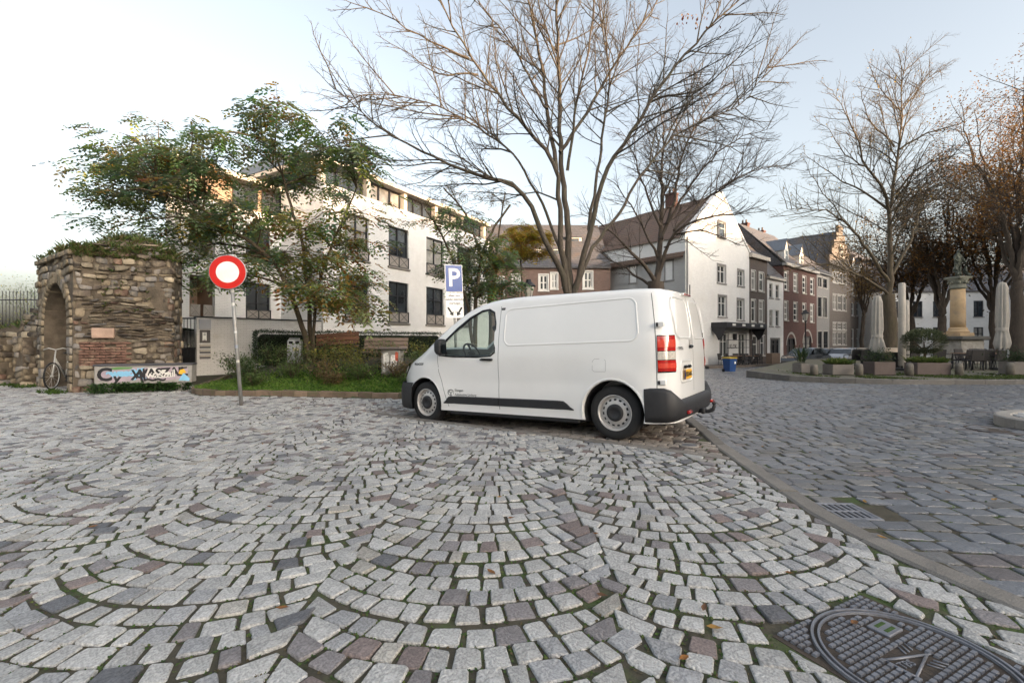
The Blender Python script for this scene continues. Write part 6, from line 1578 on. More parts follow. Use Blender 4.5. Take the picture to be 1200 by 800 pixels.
# --- trees with russet leaves on the right and behind the monument
def russet(name_label, px, Y, top, spread, seed, bark, cols, nleaf, trunk=.3, fork=330, zb=-.1, lsz=.09):
    T = Tree(seed); r = random.Random(seed); b0 = at(px, 400, Y); b0.z = zb; s = FPX / Y
    f = at(px + r.uniform(-3, 3), fork, Y); T.limb([(b0.x, Y, zb - .2), (b0.x, Y, (zb + f.z)/2), f], trunk, trunk*.8, SP4, kids=False, n=10)
    H = (at(px, top, Y).z - f.z)
    for k in range(9):
        a = 6.283 * k / 9 + r.uniform(-.3, .3); e = r.uniform(.35, 1.0) if k else .1; R_ = spread * e
        P = [f, f + Vector((math.cos(a)*R_*.35, math.sin(a)*R_*.35, H*.35)), f + Vector((math.cos(a)*R_*.75, math.sin(a)*R_*.75, H*(.72 - .25*e))), f + Vector((math.cos(a)*R_, math.sin(a)*R_, H*(1.05 - .55*e*e) + r.uniform(-.3, .3)))]
        T.limb(P, trunk*.45, .012, [(.42, .32, 46, 5, .0), (.26, .45, 42, 4, 0), (.2, .5, 40, 3, 0)], start=.2, wob=.08, n=6)
    t = tree_thing('autumn_tree', name_label, b0, T, bark); lf = MB()
    tips = T.tips
    for i in range(nleaf):
        p, d, l = r.choice(tips); q = p + Vector((r.gauss(0, .3), r.gauss(0, .3), r.gauss(-.1, .28))); leaf_quad(lf, q - b0, Vector((r.gauss(0, 1), r.gauss(0, 1), r.uniform(-1, .3))), r.uniform(.6, 1.3)*lsz, r.uniform(.2, .36)*lsz, r.choice(cols))
    lf.build('foliage', M_leafm, t); return t
RU = [(.30, .15, .035), (.25, .11, .03), (.36, .20, .05), (.20, .10, .035)]; DK = [(.07, .05, .028), (.055, .042, .026), (.10, .065, .03), (.045, .04, .022)]
russet('russet leaved tree with a thick trunk beside the right parasol', 1192, 26, 62, 4.6, 41, M_bark2, RU, 11000, .34, 330, -.1, .14)
russet('dark brown leaved tree directly behind the statue column', 1103, 33, 205, 5.0, 42, M_bark2, DK + RU[:2], 19000, .3, 370, -.7, .18)
russet('dark brown leaved tree left behind the olive in its pot', 1070, 37, 235, 4.6, 43, M_bark2, DK + RU, 17000, .3, 372, -.7, .18)
russet('orange brown leaved tree behind the right parasol', 1165, 32, 190, 5.0, 44, M_bark2, DK + RU, 18000, .3, 365, -.7, .17)
russet('tall russet leaved tree at the far end of the terrace', 1235, 30, 120, 5.2, 45, M_bark2, RU, 14000, .3, 350, -.7, .16)
russet('small yellow brown tree before the far brick houses', 1010, 44, 265, 3.6, 46, M_bark2, [(.34, .22, .06), (.25, .16, .05), (.16, .11, .05)], 4200, .2, 370, -.9, .2)
# --- leafy feathery tree in the bed
def feathery(label, name, px, py_base, Y, stems, tips, seed, cols, nl, L=.30, spread=(.75, .28), bark=M_bark3, zb=None, rtr=.13):
    T = Tree(seed); r = random.Random(seed); b0 = at(px, py_base, Y)
    if zb is not None: b0.z = zb
    ends = []
    for P, r0, d1 in stems:
        pts = pl(P, Y, 0, d1); pts[0] = Vector((b0.x + (pts[0].x - b0.x)*.6, Y, b0.z - .1)); c = T.curve(pts, .3, .02); T.poly(T.wood, c, r0, r0*.35, 9); ends.append(c)
    lf = MB()
    for tx, ty, dy in tips:
        e = at(tx, ty, Y + dy); best = None
        for c in ends:
            for i, q in enumerate(c):
                if i < len(c)*.3: continue
                cost = (q - e).length + max(0, q.z - e.z + .2)*1.5
                if best is None or cost < best[0]: best = (cost, q, i/len(c))
        q = best[1]; ln = (e - q).length; mid = q.lerp(e, .5) + Vector((0, 0, ln*.10)); c = T.curve([q, mid, e], .3, .03); T.poly(T.wood, c, min(.05, .012 + .010*ln), .008, 6)
        pr = .5 if (name == 'silk_tree' and tx > 325 and ty > 230) else .84
        for k in range(9):
            f = r.uniform(.45, 1); p = c[min(len(c)-1, int(f*len(c)))]; d = Vector((r.gauss(0, 1), r.gauss(0, 1), r.gauss(.05, .22))).normalized(); l = r.uniform(.4, 1.0); e2 = p + d*l; T.poly(T.twig, [p, p.lerp(e2, .5) + Vector((0, 0, .06)), e2], .009, .004, 4)
            for m in range(nl):
                g = r.uniform(.2, 1.05); pp = p.lerp(e2, g) + Vector((r.gauss(0, spread[0]*.12), r.gauss(0, spread[0]*.12), r.gauss(0, spread[1]*.3)))
                dd = Vector((d.x + r.gauss(0, .9), d.y + r.gauss(0, .9), r.uniform(-.75, .15))); col = r.choice(cols[0] if (r.random() < pr) else cols[1])
                pinnate(lf, pp, dd, L*r.uniform(.7, 1.25), tuple(x*r.uniform(.75, 1.25) for x in col), 5)
    t = tree_thing(name, label, b0, T, bark); shift(lf, b0).build('foliage', M_leafm, t); return t
GRN = [[(.17, .235, .11), (.20, .27, .11), (.25, .32, .12), (.165, .225, .15)], [(.36, .33, .07), (.26, .30, .07), (.38, .24, .06), (.26, .14, .06)]]
tp = []
rr = random.Random(77)
for x, y in ((108, 205), (114, 236), (126, 175), (140, 155), (130, 262), (140, 240), (150, 190), (185, 145), (180, 180), (165, 222), (160, 262), (190, 255), (225, 140), (215, 175), (220, 215), (235, 250), (205, 285), (195, 310), (262, 160), (258, 195), (270, 235), (258, 285), (240, 305), (300, 128), (325, 122), (355, 135), (385, 150), (300, 165), (335, 175), (370, 180), (410, 172), (425, 205), (395, 220), (345, 215), (310, 215), (300, 265), (345, 265), (385, 265), (425, 250), (438, 285), (405, 300), (370, 305), (330, 300), (440, 335), (420, 350), (360, 335), (390, 330), (280, 310), (215, 240), (130, 205), (120, 225), (175, 290), (425, 180), (208, 322), (240, 328), (300, 298), (332, 325), (372, 352), (408, 366), (438, 362), (352, 300), (400, 345), (225, 268), (285, 252), (318, 240), (420, 320), (152, 215), (198, 200), (243, 180)):
    tp.append((x, y, rr.uniform(-2.2, 2.4)))
feathery('leafy feathery tree with layered green crown in the planting bed', 'silk_tree', 366, 425, 14.1,
    [([(362, 425), (358, 395), (346, 360), (337, 337), (322, 309), (300, 288), (275, 272), (237, 245), (190, 225)], .095, -1.0), ([(366, 425), (364, 395), (361, 347), (354, 285), (341, 242), (331, 204), (318, 165)], .085, .6), ([(370, 425), (368, 380), (372, 340), (388, 290), (405, 250), (418, 220)], .06, -.6)], tp, 91, GRN, 7, L=.46, zb=.5)
tp2 = [(x, y, rr.uniform(-1.6, 1.6)) for x, y in ((515, 255), (530, 285), (545, 262), (558, 290), (575, 280), (590, 300), (605, 315), (560, 315), (575, 335), (548, 330), (595, 335), (530, 318), (555, 345), (575, 305), (540, 300), (610, 335))]
feathery('loose green leaved tree behind the parking sign', 'locust_tree', 556, 425, 17.5,
    [([(556, 425), (558, 350), (565, 300), (580, 265), (598, 240)], .11, .5), ([(556, 425), (548, 360), (532, 310), (515, 270), (498, 245)], .08, -.5)], tp2, 92, GRN, 7, L=.46, zb=.3)
tp3 = [(x, y, rr.uniform(-1.5, 1.5)) for x, y in ((520, 215), (545, 230), (570, 225), (500, 235), (590, 235), (560, 250), (480, 260))]
feathery('sparse tree with yellowed hanging leaves before the white apartments', 'sparse_tree', 575, 425, 20.5,
    [([(575, 425), (573, 340), (560, 290), (545, 250), (520, 220)], .10, .3), ([(575, 425), (577, 340), (585, 270), (592, 225)], .08, -.4)], tp3, 93, [[(.20, .13, .045), (.16, .10, .04), (.24, .16, .05)], [(.10, .09, .03), (.28, .2, .05)]], 3, L=.26, zb=.2)
tp4 = [(x, y, rr.uniform(-1.2, 1.2)) for x, y in ((592, 275), (605, 268), (618, 275), (630, 280), (600, 290), (615, 292), (628, 297), (638, 275), (590, 300))]
feathery('bright yellow leaved tree in front of the brick house', 'yellow_tree', 612, 425, 27, [([(612, 425), (612, 350), (610, 300), (614, 270)], .10, 0)], tp4, 94, [[(.40, .29, .03), (.46, .34, .04), (.30, .22, .03)], [(.22, .20, .04), (.34, .18, .03)]], 15, L=.42, zb=-.2)
# ---------------------------------------------------------------- houses across the square
M_wht = mat('white_render', (.80, .79, .77), .75, var=.05, scale=2, bump=.25, bscale=40, brick=(.24, .07, (.73, .72, .705), (.66, .65, .64), .008), dirt=(.58, .55, .51), dscale=.5, damt=.35)
M_slate = mat('slate_roof', (.11, .105, .11), .6, var=.2, scale=3, bump=.3, brick=(.3, .22, (.085, .082, .088), (.05, .05, .055), .02), dirt=(.14, .10, .07), dscale=.8, damt=.5)
M_tile = mat('clay_tile_roof', (.13, .078, .055), .75, var=.2, scale=3, bump=.4, brick=(.28, .25, (.14, .08, .05), (.07, .045, .035), .03), dirt=(.10, .075, .05), dscale=.7, damt=.6)
M_bdk = mat('dark_brown_brick', (.075, .054, .046), .8, var=.15, scale=3, brick=(.22, .068, (.085, .06, .05), (.15, .13, .115), .008), bump=.3)
M_brd = mat('red_brown_brick', (.125, .050, .040), .8, var=.15, scale=3, brick=(.22, .068, (.10, .042, .034), (.12, .085, .075), .008), bump=.3)
M_bwn = mat('brown_brick', (.20, .125, .10), .8, var=.15, scale=3, brick=(.22, .068, (.165, .10, .08), (.19, .15, .13), .008), bump=.3)
M_bgr = mat('grey_brown_brick', (.13, .105, .088), .8, var=.2, scale=3, brick=(.22, .068, (.13, .105, .09), (.19, .17, .15), .008), bump=.3)
M_stn = mat('grey_stone', (.26, .25, .24), .75, var=.15, scale=4)
M_wfr = mat('white_window_frame', (.72, .70, .66), .5, var=.05)
M_door = mat('black_door', (.02, .02, .024), .4, var=.1)
M_lt = mat('pale_lintel', (.46, .43, .39), .75, var=.12)
def house(label, F, u0, u1, z0, ze, wallm, holes, frame, depth=9.0, name='town_house', **kw):
    O = F.at(u0); h = thing(name, label, 'house', (O.x, O.y, z0), F.rz); W = u1 - u0
    hs = [(a - u0, b_ - u0, c - z0, d - z0) for a, b_, c, d in holes]
    w_ = MB(); wall_holes(w_, 0, W, -.3, ze - z0, hs, .2); H = ze - z0
    w_.add([(0, 0, -.3), (0, depth, -.3), (0, depth, H), (0, 0, H)], [(0, 3, 2, 1)]); w_.add([(W, 0, -.3), (W, depth, -.3), (W, depth, H), (W, 0, H)], [(0, 1, 2, 3)]); w_.add([(0, depth, -.3), (W, depth, -.3), (W, depth, H), (0, depth, H)], [(3, 2, 1, 0)])
    w_.build('wall', wallm, h)
    return h, hs, W, H
def add_wins(h, hs, frame, **kw):
    for i, q in enumerate(hs): window(h, q, frame, pane=(M_curt if (i * 7 + len(hs)) % 3 == 0 else M_pane), **kw)
def chimney(h, x, y, z, m, w=.6, d=.9, hh=1.4):
    b = MB(); b.box(x, x+w, y, y+d, z, z+hh); b.box(x-.06, x+w+.06, y-.06, y+d+.06, z+hh+.002, z+hh+.14); b.build('chimney', m, h)
    for k in range(2): b = MB(); b.lathe([(.11, z+hh+.14), (.09, z+hh+.55)], 8, M=Matrix.Translation((x+w/2, y+d*(.28+.44*k), 0))); b.build('chimney_pot', M_tile, h)
# --- white gabled house
dS = Vector((.771, .637)); GF = Facade((13.04, 34.2), dS); zW = gz(13, 34.2) ; uE = GF.u(878)
rects = [(840, 852, 275, 293), (841, 850, 311, 331.5), (864.5, 871.5, 317, 335), (842, 851, 347, 371), (864, 871.5, 351, 375), (844, 853, 391, 418), (866, 874, 391, 417), (816.5, 823.5, 392, 428)]
hol = [GF.rect(*r) for r in rects]
gh, hs, W, H = house('tall white gabled house with awning and grey stone window surrounds', GF, 0, uE, zW, zW + 9.9, M_wht, hol[1:], M_wfr, depth=8.0)
for i, q in enumerate(hs[:-1]): window(gh, q, M_wfr, 1 if q[1]-q[0] < .75 else 2, (.66,), .07, .2, surround=M_stn, sw=.14, pane=M_pane)
window(gh, hs[-1], M_wfr, 1, (.72,), .07, .2, surround=M_stn, sw=.14, pane=M_pane, name='door')
zp = 14.2; b = MB(); aw = hol[0]; aw = (W*.46, W*.56, 10.55, 11.75)
b.add([(0, 0, H), (W, 0, H), (W*.5+.2, 0, zp), (W*.5-.2, 0, zp)], [(0, 1, 2, 3)]); b.add([(0, .3, H), (W, .3, H), (W*.5+.2, .3, zp), (W*.5-.2, .3, zp)], [(3, 2, 1, 0)])
gp = b.build('gable', M_wht, gh)
b = MB()
for sg_ in (0, 1):
    x0, x1 = (0, W*.5-.2) if sg_ == 0 else (W, W*.5+.2)
    b.add([(x0, -.06, H), (x1, -.06, zp), (x1, -.06, zp+.18), (x0 + (-.15 if sg_ == 0 else .15), -.06, H+.12), (x0, .36, H), (x1, .36, zp), (x1, .36, zp+.18), (x0 + (-.15 if sg_ == 0 else .15), .36, H+.12)], [(0,1,2,3), (7,6,5,4), (3,2,6,7), (0,4,5,1)])
b.build('gable_coping', M_wht, gh)
f_ = window(gh, aw, M_wfr, 1, (.6,), .08, .1, y=-.11, surround=M_stn, sw=.14, name='attic_window')
r_ = MB(); r_.add([(-.2, .3, H-.1), (W*.5, .3, zp-.1), (W*.5, 8, zp-.1), (-.2, 8, H-.1)], [(0, 3, 2, 1)]); r_.add([(W+.2, .3, H-.1), (W*.5, .3, zp-.1), (W*.5, 8, zp-.1), (W+.2, 8, H-.1)], [(0, 1, 2, 3)]); r_.build('roof', M_tile, gh)
chimney(gh, W*.5-.3, 4, zp-.5, M_brd)
# awning frame, lamps, sign
b = MB(); u0, u1 = GF.u(833)-0, GF.u(881)-0; za = GF.z(857, 379) - zW; zb2 = GF.z(857, 385) - zW
b.bbox(u0, u1, -1.3, -.01, zb2, za, .03); b.build('awning', M_door, gh)
for u in (u0+.1, u1-.1): b = MB(); b.prism([(-.05, zb2), (-1.2, zb2), (-1.0, zb2-.5), (-.75, zb2-.9), (-.6, zb2-1.0), (-.4, zb2-.6), (-.05, zb2-.2)], u-.06, u+.06, M=Matrix(((0,0,1,0),(1,0,0,0),(0,1,0,0),(0,0,0,1)))); b.build('awning_bracket', M_door, gh)
for k in range(4): b = MB(); x = u0 + (u1-u0)*(.16 + .23*k); b.box(x-.28, x+.28, -1.318, -1.3, zb2+.16, zb2+.34); b.build('awning_lettering', M_wfr, gh)
b = MB(); b.bbox(GF.u(859)-.12, GF.u(859)+.12, -.3, -.05, GF.z(859, 398)-zW, GF.z(859, 391)-zW, .03); b.build('wall_lantern', M_door, gh)
vs_, fs = text_mesh('KLOK', .52, Matrix.Translation((GF.u(859), -.02, GF.z(859, 406)-zW)) @ Matrix.Rotation(R(90), 4, 'X'), 0, .01); b = MB(); b.add(vs_, fs); b.build('cafe_lettering', M_ink, gh)
b = MB(); b.tube([(.15, -.08, 0), (.15, -.08, H-.1)], .06, 6); b.build('drain_pipe', M_stn, gh)
for z in (GF.z(808, 347)-zW, GF.z(806, 338)-zW): b = MB(); b.box(.55, .68, -.02, .02, z-.3, z+.3); b.build('wall_anchor', M_door, gh)
# eaves side of the same house, running back to the left
S2 = Facade((13.04, 34.2), (-.637, .771)); wl = 12.5
sw = MB(); sh = []
for px0, px1, y0, y1 in ((738.5, 745.5, 312, 331), (780, 788, 306, 328), (705, 710, 318, 336)):
    ua, ub = S2.u(px1), S2.u(px0); sh.append((-ub, -ua, S2.z((px0+px1)/2, y1) - zW, S2.z((px0+px1)/2, y0) - zW))
sd_ = empty_child('side_wing', gh); sd_.rotation_euler = (0, 0, math.atan2(-.771, .637) - GF.rz)
wall_holes(sw, -wl, -.01, -.3, 8.6, sh, .2); sw.build('side_wall', M_wht, sd_)
for q in sh: window(sd_, q, M_wfr, 2, (.5,), .08, .2, surround=M_stn, sw=.14)
r_ = MB(); r_.add([(-wl, -.35, 8.35), (.0, -.35, 8.35), (.0, 5.2, 13.9), (-wl, 5.2, 13.9), (.0, 10.5, 8.5), (-wl, 10.5, 8.5)], [(0, 1, 2, 3), (3, 2, 4, 5), (0, 3, 5)]); r_.add([(-wl, -.35, 8.2), (.0, -.35, 8.2), (.0, -.35, 8.35), (-wl, -.35, 8.35)], [(0, 1, 2, 3)]); r_.build('side_roof', M_tile, sd_)
# --- the row of town houses
RF = Facade(GF.at(uE), dS); zR = -1.0
def row_holes(cols, rows): return [RF.rect(x0, x1, y0 + (x0 - cols[0][0])*sl0, y1 + (x0 - cols[0][0])*sl1) for (y0, y1, sl0, sl1) in rows for x0, x1 in cols]
def u_(px): return RF.u(px)
# dark brick house
h, hs, W, H = house('narrow dark brown brick house with white sash windows', RF, 0.02, u_(899), zR, RF.z(888, 304), M_bdk, row_holes([(880.5, 885.5), (889.5, 895)], [(317, 340, .25, .15), (351, 377, .12, .06)]) + [RF.rect(882, 888, 393, 420), RF.rect(891, 896, 393, 416)], M_wfr)
add_wins(h, hs, M_wfr, nx=1, rows=(.62,), fw=.12, sill=M_lt, surround=M_wfr, sw=.07, proud=.01); b = MB(); b.box(-.05, W+.05, -.3, .1, H, H+.35); b.build('cornice', M_crm, h); roof_eaves_front(h, 0, W, H+.35, H+3.0, 8, M_slate)
# white narrow house
h, hs, W, H = house('narrow white house with small windows and a black double door', RF, u_(899)+.02, u_(918), zR, RF.z(908, 328), M_wht, row_holes([(901.5, 905.5), (909, 913)], [(332, 349, .2, .1), (363, 382, .05, .03)]) + [RF.rect(903, 913.5, 397, 425)], M_wfr)
add_wins(h, hs[:-1], M_lt, nx=1, rows=(.6,), fw=.09, sill=M_stn); window(h, hs[-1], M_door, 2, (.78,), .2, .2, pane=M_door, name='door', surround=M_stn, sw=.12)
b = MB(); b.box(-.05, W+.05, -.25, .1, H, H+.22); b.build('cornice', M_crm, h); b = MB(); b.add([(0, -.2, H+.22), (W, -.2, H+.22), (W, 5, H+6.2), (0, 5, H+6.2)], [(0, 1, 2, 3)]); b.add([(0, -.2, H+.22), (0, 5, H+6.2), (0, 9, H)], [(0, 1, 2)]); b.build('roof', M_slate, h)
chimney(h, .3, 4, H+5, M_bdk)
# red brick house
cols = [(919.2, 923.6), (930, 934.5), (940.5, 944.5), (949.6, 953.6)]
hl_ = row_holes(cols, [(318, 340, .27, .17), (353, 375, .12, .08)])
h, hs, W, H = house('long red brown brick house with arched doorways and white dormers', RF, u_(918)+.02, u_(957), zR, RF.z(937, 316), M_brd, hl_ + [RF.rect(922, 932, 396, 425), RF.rect(941, 951, 394, 422)], M_wfr)
add_wins(h, hs[:-2], M_wfr, nx=1, rows=(.33, .66), fw=.16, sill=M_lt, surround=M_lt, sw=.10, proud=.01)
for q, m_ in zip(hs[-2:], (M_door, M_curt)):
    window(h, q, M_door, 2, (.7,), .14, .2, pane=m_, name='arched_door'); b = MB(); V = []; xm = (q[0]+q[1])/2; rw = (q[1]-q[0])/2
    for k in range(13): a = math.pi*k/12; V += [(xm + rw*math.cos(a), -.012, q[3] - .75 + rw*1.0*math.sin(a) + .0), (xm + (rw+.22)*math.cos(a), -.03, q[3] - .75 + (rw+.22)*math.sin(a))]
    b.add(V, [(2*k, 2*k+1, 2*k+3, 2*k+2) for k in range(12)]); b.build('door_arch', M_lt, h)
    for s_ in (0, 1):
        b = MB(); x = q[s_]; corner = [(x, -.01, q[3]+.01)] ; n = 7
        P = [(x, -.011, q[3]+.012), ] + [(xm + (rw)*math.cos(a)*(1 if s_ else -1), -.011, q[3]-.75 + rw*math.sin(a)) for a in [R(90)*k/n for k in range(n, -1, -1)]]
        b.add(P, [tuple(range(len(P)))]); b.build('arch_spandrel', M_brd, h)
b = MB(); b.box(-.05, W+.05, -.3, .1, H, H+.3); b.build('cornice', M_lt, h); roof_eaves_front(h, 0, W, H+.3, H+5.2, 9, M_slate)
for xx in (W*.18, W*.62):
    d_ = empty_child('dormer', h); b = MB(); b.add([(xx-.55, .35, H+.4), (xx+.55, .35, H+.4), (xx+.55, .35, H+1.9), (xx, .35, H+2.9), (xx-.55, .35, H+1.9)], [(0,1,2,3,4)]); b.add([(xx-.55, .35, H+.4), (xx-.55, .35, H+1.9), (xx-.55, 2.4, H+1.9)], [(0,1,2)]); b.add([(xx+.55, .35, H+.4), (xx+.55, .35, H+1.9), (xx+.55, 2.4, H+1.9)], [(2,1,0)]); b.build('dormer_wall', M_wfr, d_)
    b = MB(); b.add([(xx-.7, .25, H+1.75), (xx, .25, H+3.05), (xx, 3.4, H+3.05), (xx-.7, 2.4, H+1.75)], [(0,3,2,1)]); b.add([(xx+.7, .25, H+1.75), (xx, .25, H+3.05), (xx, 3.4, H+3.05), (xx+.7, 2.4, H+1.75)], [(0,1,2,3)]); b.build('dormer_roof', M_zinc, d_); window(d_, (xx-.35, xx+.35, H+.7, H+1.8), M_wfr, 1, (.5,), .06, .1, y=.26)
chimney(h, W*.35, 5.0, H+4.4, M_brd); chimney(h, W*.8, 5.0, H+4.2, M_brd)
# grey stone house
hl_ = row_holes([(958.2, 962.6), (964.5, 969)], [(325, 336, .25, .22), (348, 371, .12, .08)]) + [RF.rect(958.5, 963, 388, 419), RF.rect(965, 970, 388, 418)]
h, hs, W, H = house('narrow grey stone fronted house with large windows', RF, u_(957)+.02, u_(972), zR, RF.z(964, 319), M_stn, hl_, M_wfr)
add_wins(h, hs, M_door, nx=2, rows=(.5,), fw=.1, surround=M_lt, sw=.1); roof_eaves_front(h, 0, W, H, H+4.5, 9, M_slate); b = MB(); b.box(-.03, W+.03, -.25, .1, H-.3, H-.02); b.build('cornice', M_stn, h)
# gothic brick house with a pointed gable
hl_ = row_holes([(976, 981), (982, 986.5), (987.5, 991.5)], [(319, 331, .2, .15), (345, 363, .12, .08), (378, 386, .03, .03), (389, 404, 0, 0)]) + [RF.rect(974, 979, 409, 421)]
hl_ = [q for i, q in enumerate(hl_)]
h, hs, W, H = house('old grey brown brick house with pointed stepped gable and stone cross windows', RF, u_(972)+.02, u_(997), zR, RF.z(984, 312), M_bgr, hl_, M_lt)
add_wins(h, hs[:-1], M_lt, nx=2, rows=(.5,), fw=.14, surround=M_lt, sw=.12, proud=.015); window(h, hs[-1], M_door, 1, (), .1, .2, pane=M_door, name='door')
b = MB(); n = 5; P = [(0, H)]
zt_ = RF.z(980, 262) - zR
for k in range(n): x = W*.5*(k/n); z = H + (zt_-H)*(k+1)/n; P += [(x + .0, z), (W*.5*((k+1)/n), z)]
P2 = [(W - x, z) for x, z in P[::-1]]; PP = P + P2[1:]
PP = [p for i, p in enumerate(PP) if i == 0 or (Vector(p)-Vector(PP[i-1])).length > 1e-4]
b.prism(PP, -.02, .35, M=Matrix(((1,0,0,0),(0,0,1,0),(0,1,0,0),(0,0,0,1)))); b.build('gable', M_bgr, h); window(h, (W*.42, W*.58, H+1.2, H+2.6), M_lt, 2, (.5,), .12, .1, y=-.12, surround=M_lt, sw=.1)
r_ = MB(); r_.add([(0, .3, H), (W*.5, .3, zt_-.6), (W*.5, 9, zt_-.6), (0, 9, H)], [(0,3,2,1)]); r_.add([(W, .3, H), (W*.5, .3, zt_-.6), (W*.5, 9, zt_-.6), (W, 9, H)], [(0,1,2,3)]); r_.build('roof', M_slate, h)
# two more houses further along
for i, (p0, p1, m_, lab, ye) in enumerate(((997, 1020, M_bgr, 'grey brown brick house with dormers beside the stepped gable', 322), (1020, 1056, M_bdk, 'dark brick house at the far end of the street row', 326))):
    wd_ = (p1-p0)/4; hl_ = row_holes([(p0 + wd_*k + 1, p0 + wd_*k + wd_*.66) for k in range(4)], [(332, 346, .15, .1), (354, 370, .06, .04), (385, 408, 0, 0)])
    h, hs, W, H = house(lab, RF, u_(p0)+.02, u_(p1), zR, RF.z((p0+p1)/2, ye), m_, hl_, M_wfr)
    add_wins(h, hs, M_wfr, nx=1, rows=(.5,), fw=.13, sill=M_lt); roof_eaves_front(h, 0, W, H, H+5.2, 9, M_slate)
    for xx in (W*.25, W*.6):
        d_ = empty_child('dormer', h); b = MB(); b.add([(xx-.6, .3, H+.3), (xx+.6, .3, H+.3), (xx+.6, .3, H+1.6), (xx, .3, H+2.5), (xx-.6, .3, H+1.6)], [(0,1,2,3,4)]); b.add([(xx-.6, .3, H+.3), (xx-.6, .3, H+1.6), (xx-.6, 2.0, H+1.6)], [(0,1,2)]); b.build('dormer_wall', M_wfr, d_); window(d_, (xx-.35, xx+.35, H+.6, H+1.6), M_wfr, 1, (.5,), .07, .1, y=.2)
        b = MB(); b.add([(xx-.75, .2, H+1.5), (xx, .2, H+2.65), (xx, 2.9, H+2.65), (xx-.75, 2.2, H+1.5)], [(0,3,2,1)]); b.add([(xx+.75, .2, H+1.5), (xx, .2, H+2.65), (xx, 2.9, H+2.65), (xx+.75, 2.2, H+1.5)], [(0,1,2,3)]); b.build('dormer_roof', M_slate, d_)
# --- pale long house closing the square behind the trees
LF = Facade((47.5, 58), (1, -.12)); hl_ = [(u, u+1.1, zz, zz+2.0) for zz in (1.0, 4.3) for u in [1 + 2.3*k for k in range(16)]]
h, hs, W, H = house('long pale two storey house closing the square behind the trees', LF, 0, 39, -1.2, 7.6, M_wht, hl_, M_wfr)
add_wins(h, hs, M_door, nx=2, rows=(.6,), fw=.1, sill=M_stn); roof_eaves_front(h, 0, 39, 8.8, 12.6, 9, M_slate)
# --- brick house behind the big bare tree
BF = Facade((-1.2, 38.5), (1, .03)); hl_ = [BF.rect(*r) for r in ((600, 609, 322, 340), (583, 590, 325, 345), (632, 642, 322, 340), (660, 668, 318, 336), (684, 694, 318, 338), (646, 653, 320, 338))]
h, hs, W, H = house('brick house with slate roof and pale dormers behind the bare tree', BF, -1.5, 9.6, -.8, 7.6, M_bwn, hl_, M_wfr, depth=10)
add_wins(h, hs, M_wfr, nx=2, rows=(.5,), fw=.12, surround=M_wfr, sw=.1); roof_eaves_front(h, 0, W, 8.4, 13.2, 10, M_slate)
for px, py in ((626, 290), (654, 286), (679, 262)):
    d_ = empty_child('dormer', h); xx = BF.u(px) + 1.5; zc = 9.0 if py > 270 else 10.4; yy_ = 1.2 if py > 270 else 2.8; b = MB(); b.box(xx-.7, xx+.7, yy_, yy_+2.2, zc, zc+1.1); b.build('dormer_wall', M_wfr, d_)
    b = MB(); b.add([(xx-.9, yy_-.15, zc+1.1), (xx+.9, yy_-.15, zc+1.1), (xx+.9, yy_+2.6, zc+1.75), (xx-.9, yy_+2.6, zc+1.75)], [(0,1,2,3)]); b.build('dormer_roof', mat('light_zinc', (.42, .46, .52), .35, metal=.5, var=.1), d_); window(d_, (xx-.45, xx+.45, zc+.2, zc+1.0), M_dfr, 2, (), .06, .1, y=yy_-.1)
# --- white rendered house glimpsed between
BF2 = Facade((-7.5, 44), (1, 0)); h, hs, W, H = house('tall brown brick house between apartments and bare tree', BF2, 0, 6.2, -.5, 9.5, M_brd, [(u, u+1.0, z, z+1.8) for u in (.8, 2.6, 4.4) for z in (1, 4.2, 7.2)], M_wfr, depth=9)
add_wins(h, hs, M_wfr, nx=2, rows=(.5,), fw=.1, surround=M_lt, sw=.12); roof_eaves_front(h, 0, W, 10, 14, 9, M_tile)
# --- unseen town houses added on the east side to keep the ground in shade
yk = 27.0; xk0 = 48
for k, (wd_, hh_, m_, tone) in enumerate(((11, 12.4, M_wht, 'white'), (12, 13.0, M_brd, 'red'), (11, 12.7, M_bgr, 'brown'), (13, 14.2, M_wht, 'tall white'), (12, 15.0, M_bdk, 'tall dark'), (14, 14.4, M_brd, 'tall red'), (14, 14.8, M_bgr, 'tall grey'), (12, 12.5, M_wht, 'cream'), (12, 13.0, M_bgr, 'grey'), (12, 12.4, M_brd, 'brick'))):
    if k == 7: yk, xk0 = 53.0, 62
    Fk = Facade((xk0, yk), (0, -1)); yk -= wd_ + .02
    hl_ = [(u, u+1.2, z, z+2.0) for u in (1.2, 4.0, 6.8, 9.2) for z in (1.2, 4.4, 7.4)]
    h, hs, W, H = house('%s unseen town house added on the east side for shade' % tone, Fk, 0, wd_, -1.0, hh_, m_, hl_, M_wfr, depth=10)
    roof_eaves_front(h, 0, W, H, H+2.9, 10, M_tile if k % 2 else M_slate)
    b = MB(); b.add([(.2, .25, 0), (W-.2, .25, 0), (W-.2, .25, H-.3), (.2, .25, H-.3)], [(0,1,2,3)]); b.build('window_glazing', M_pane, h)
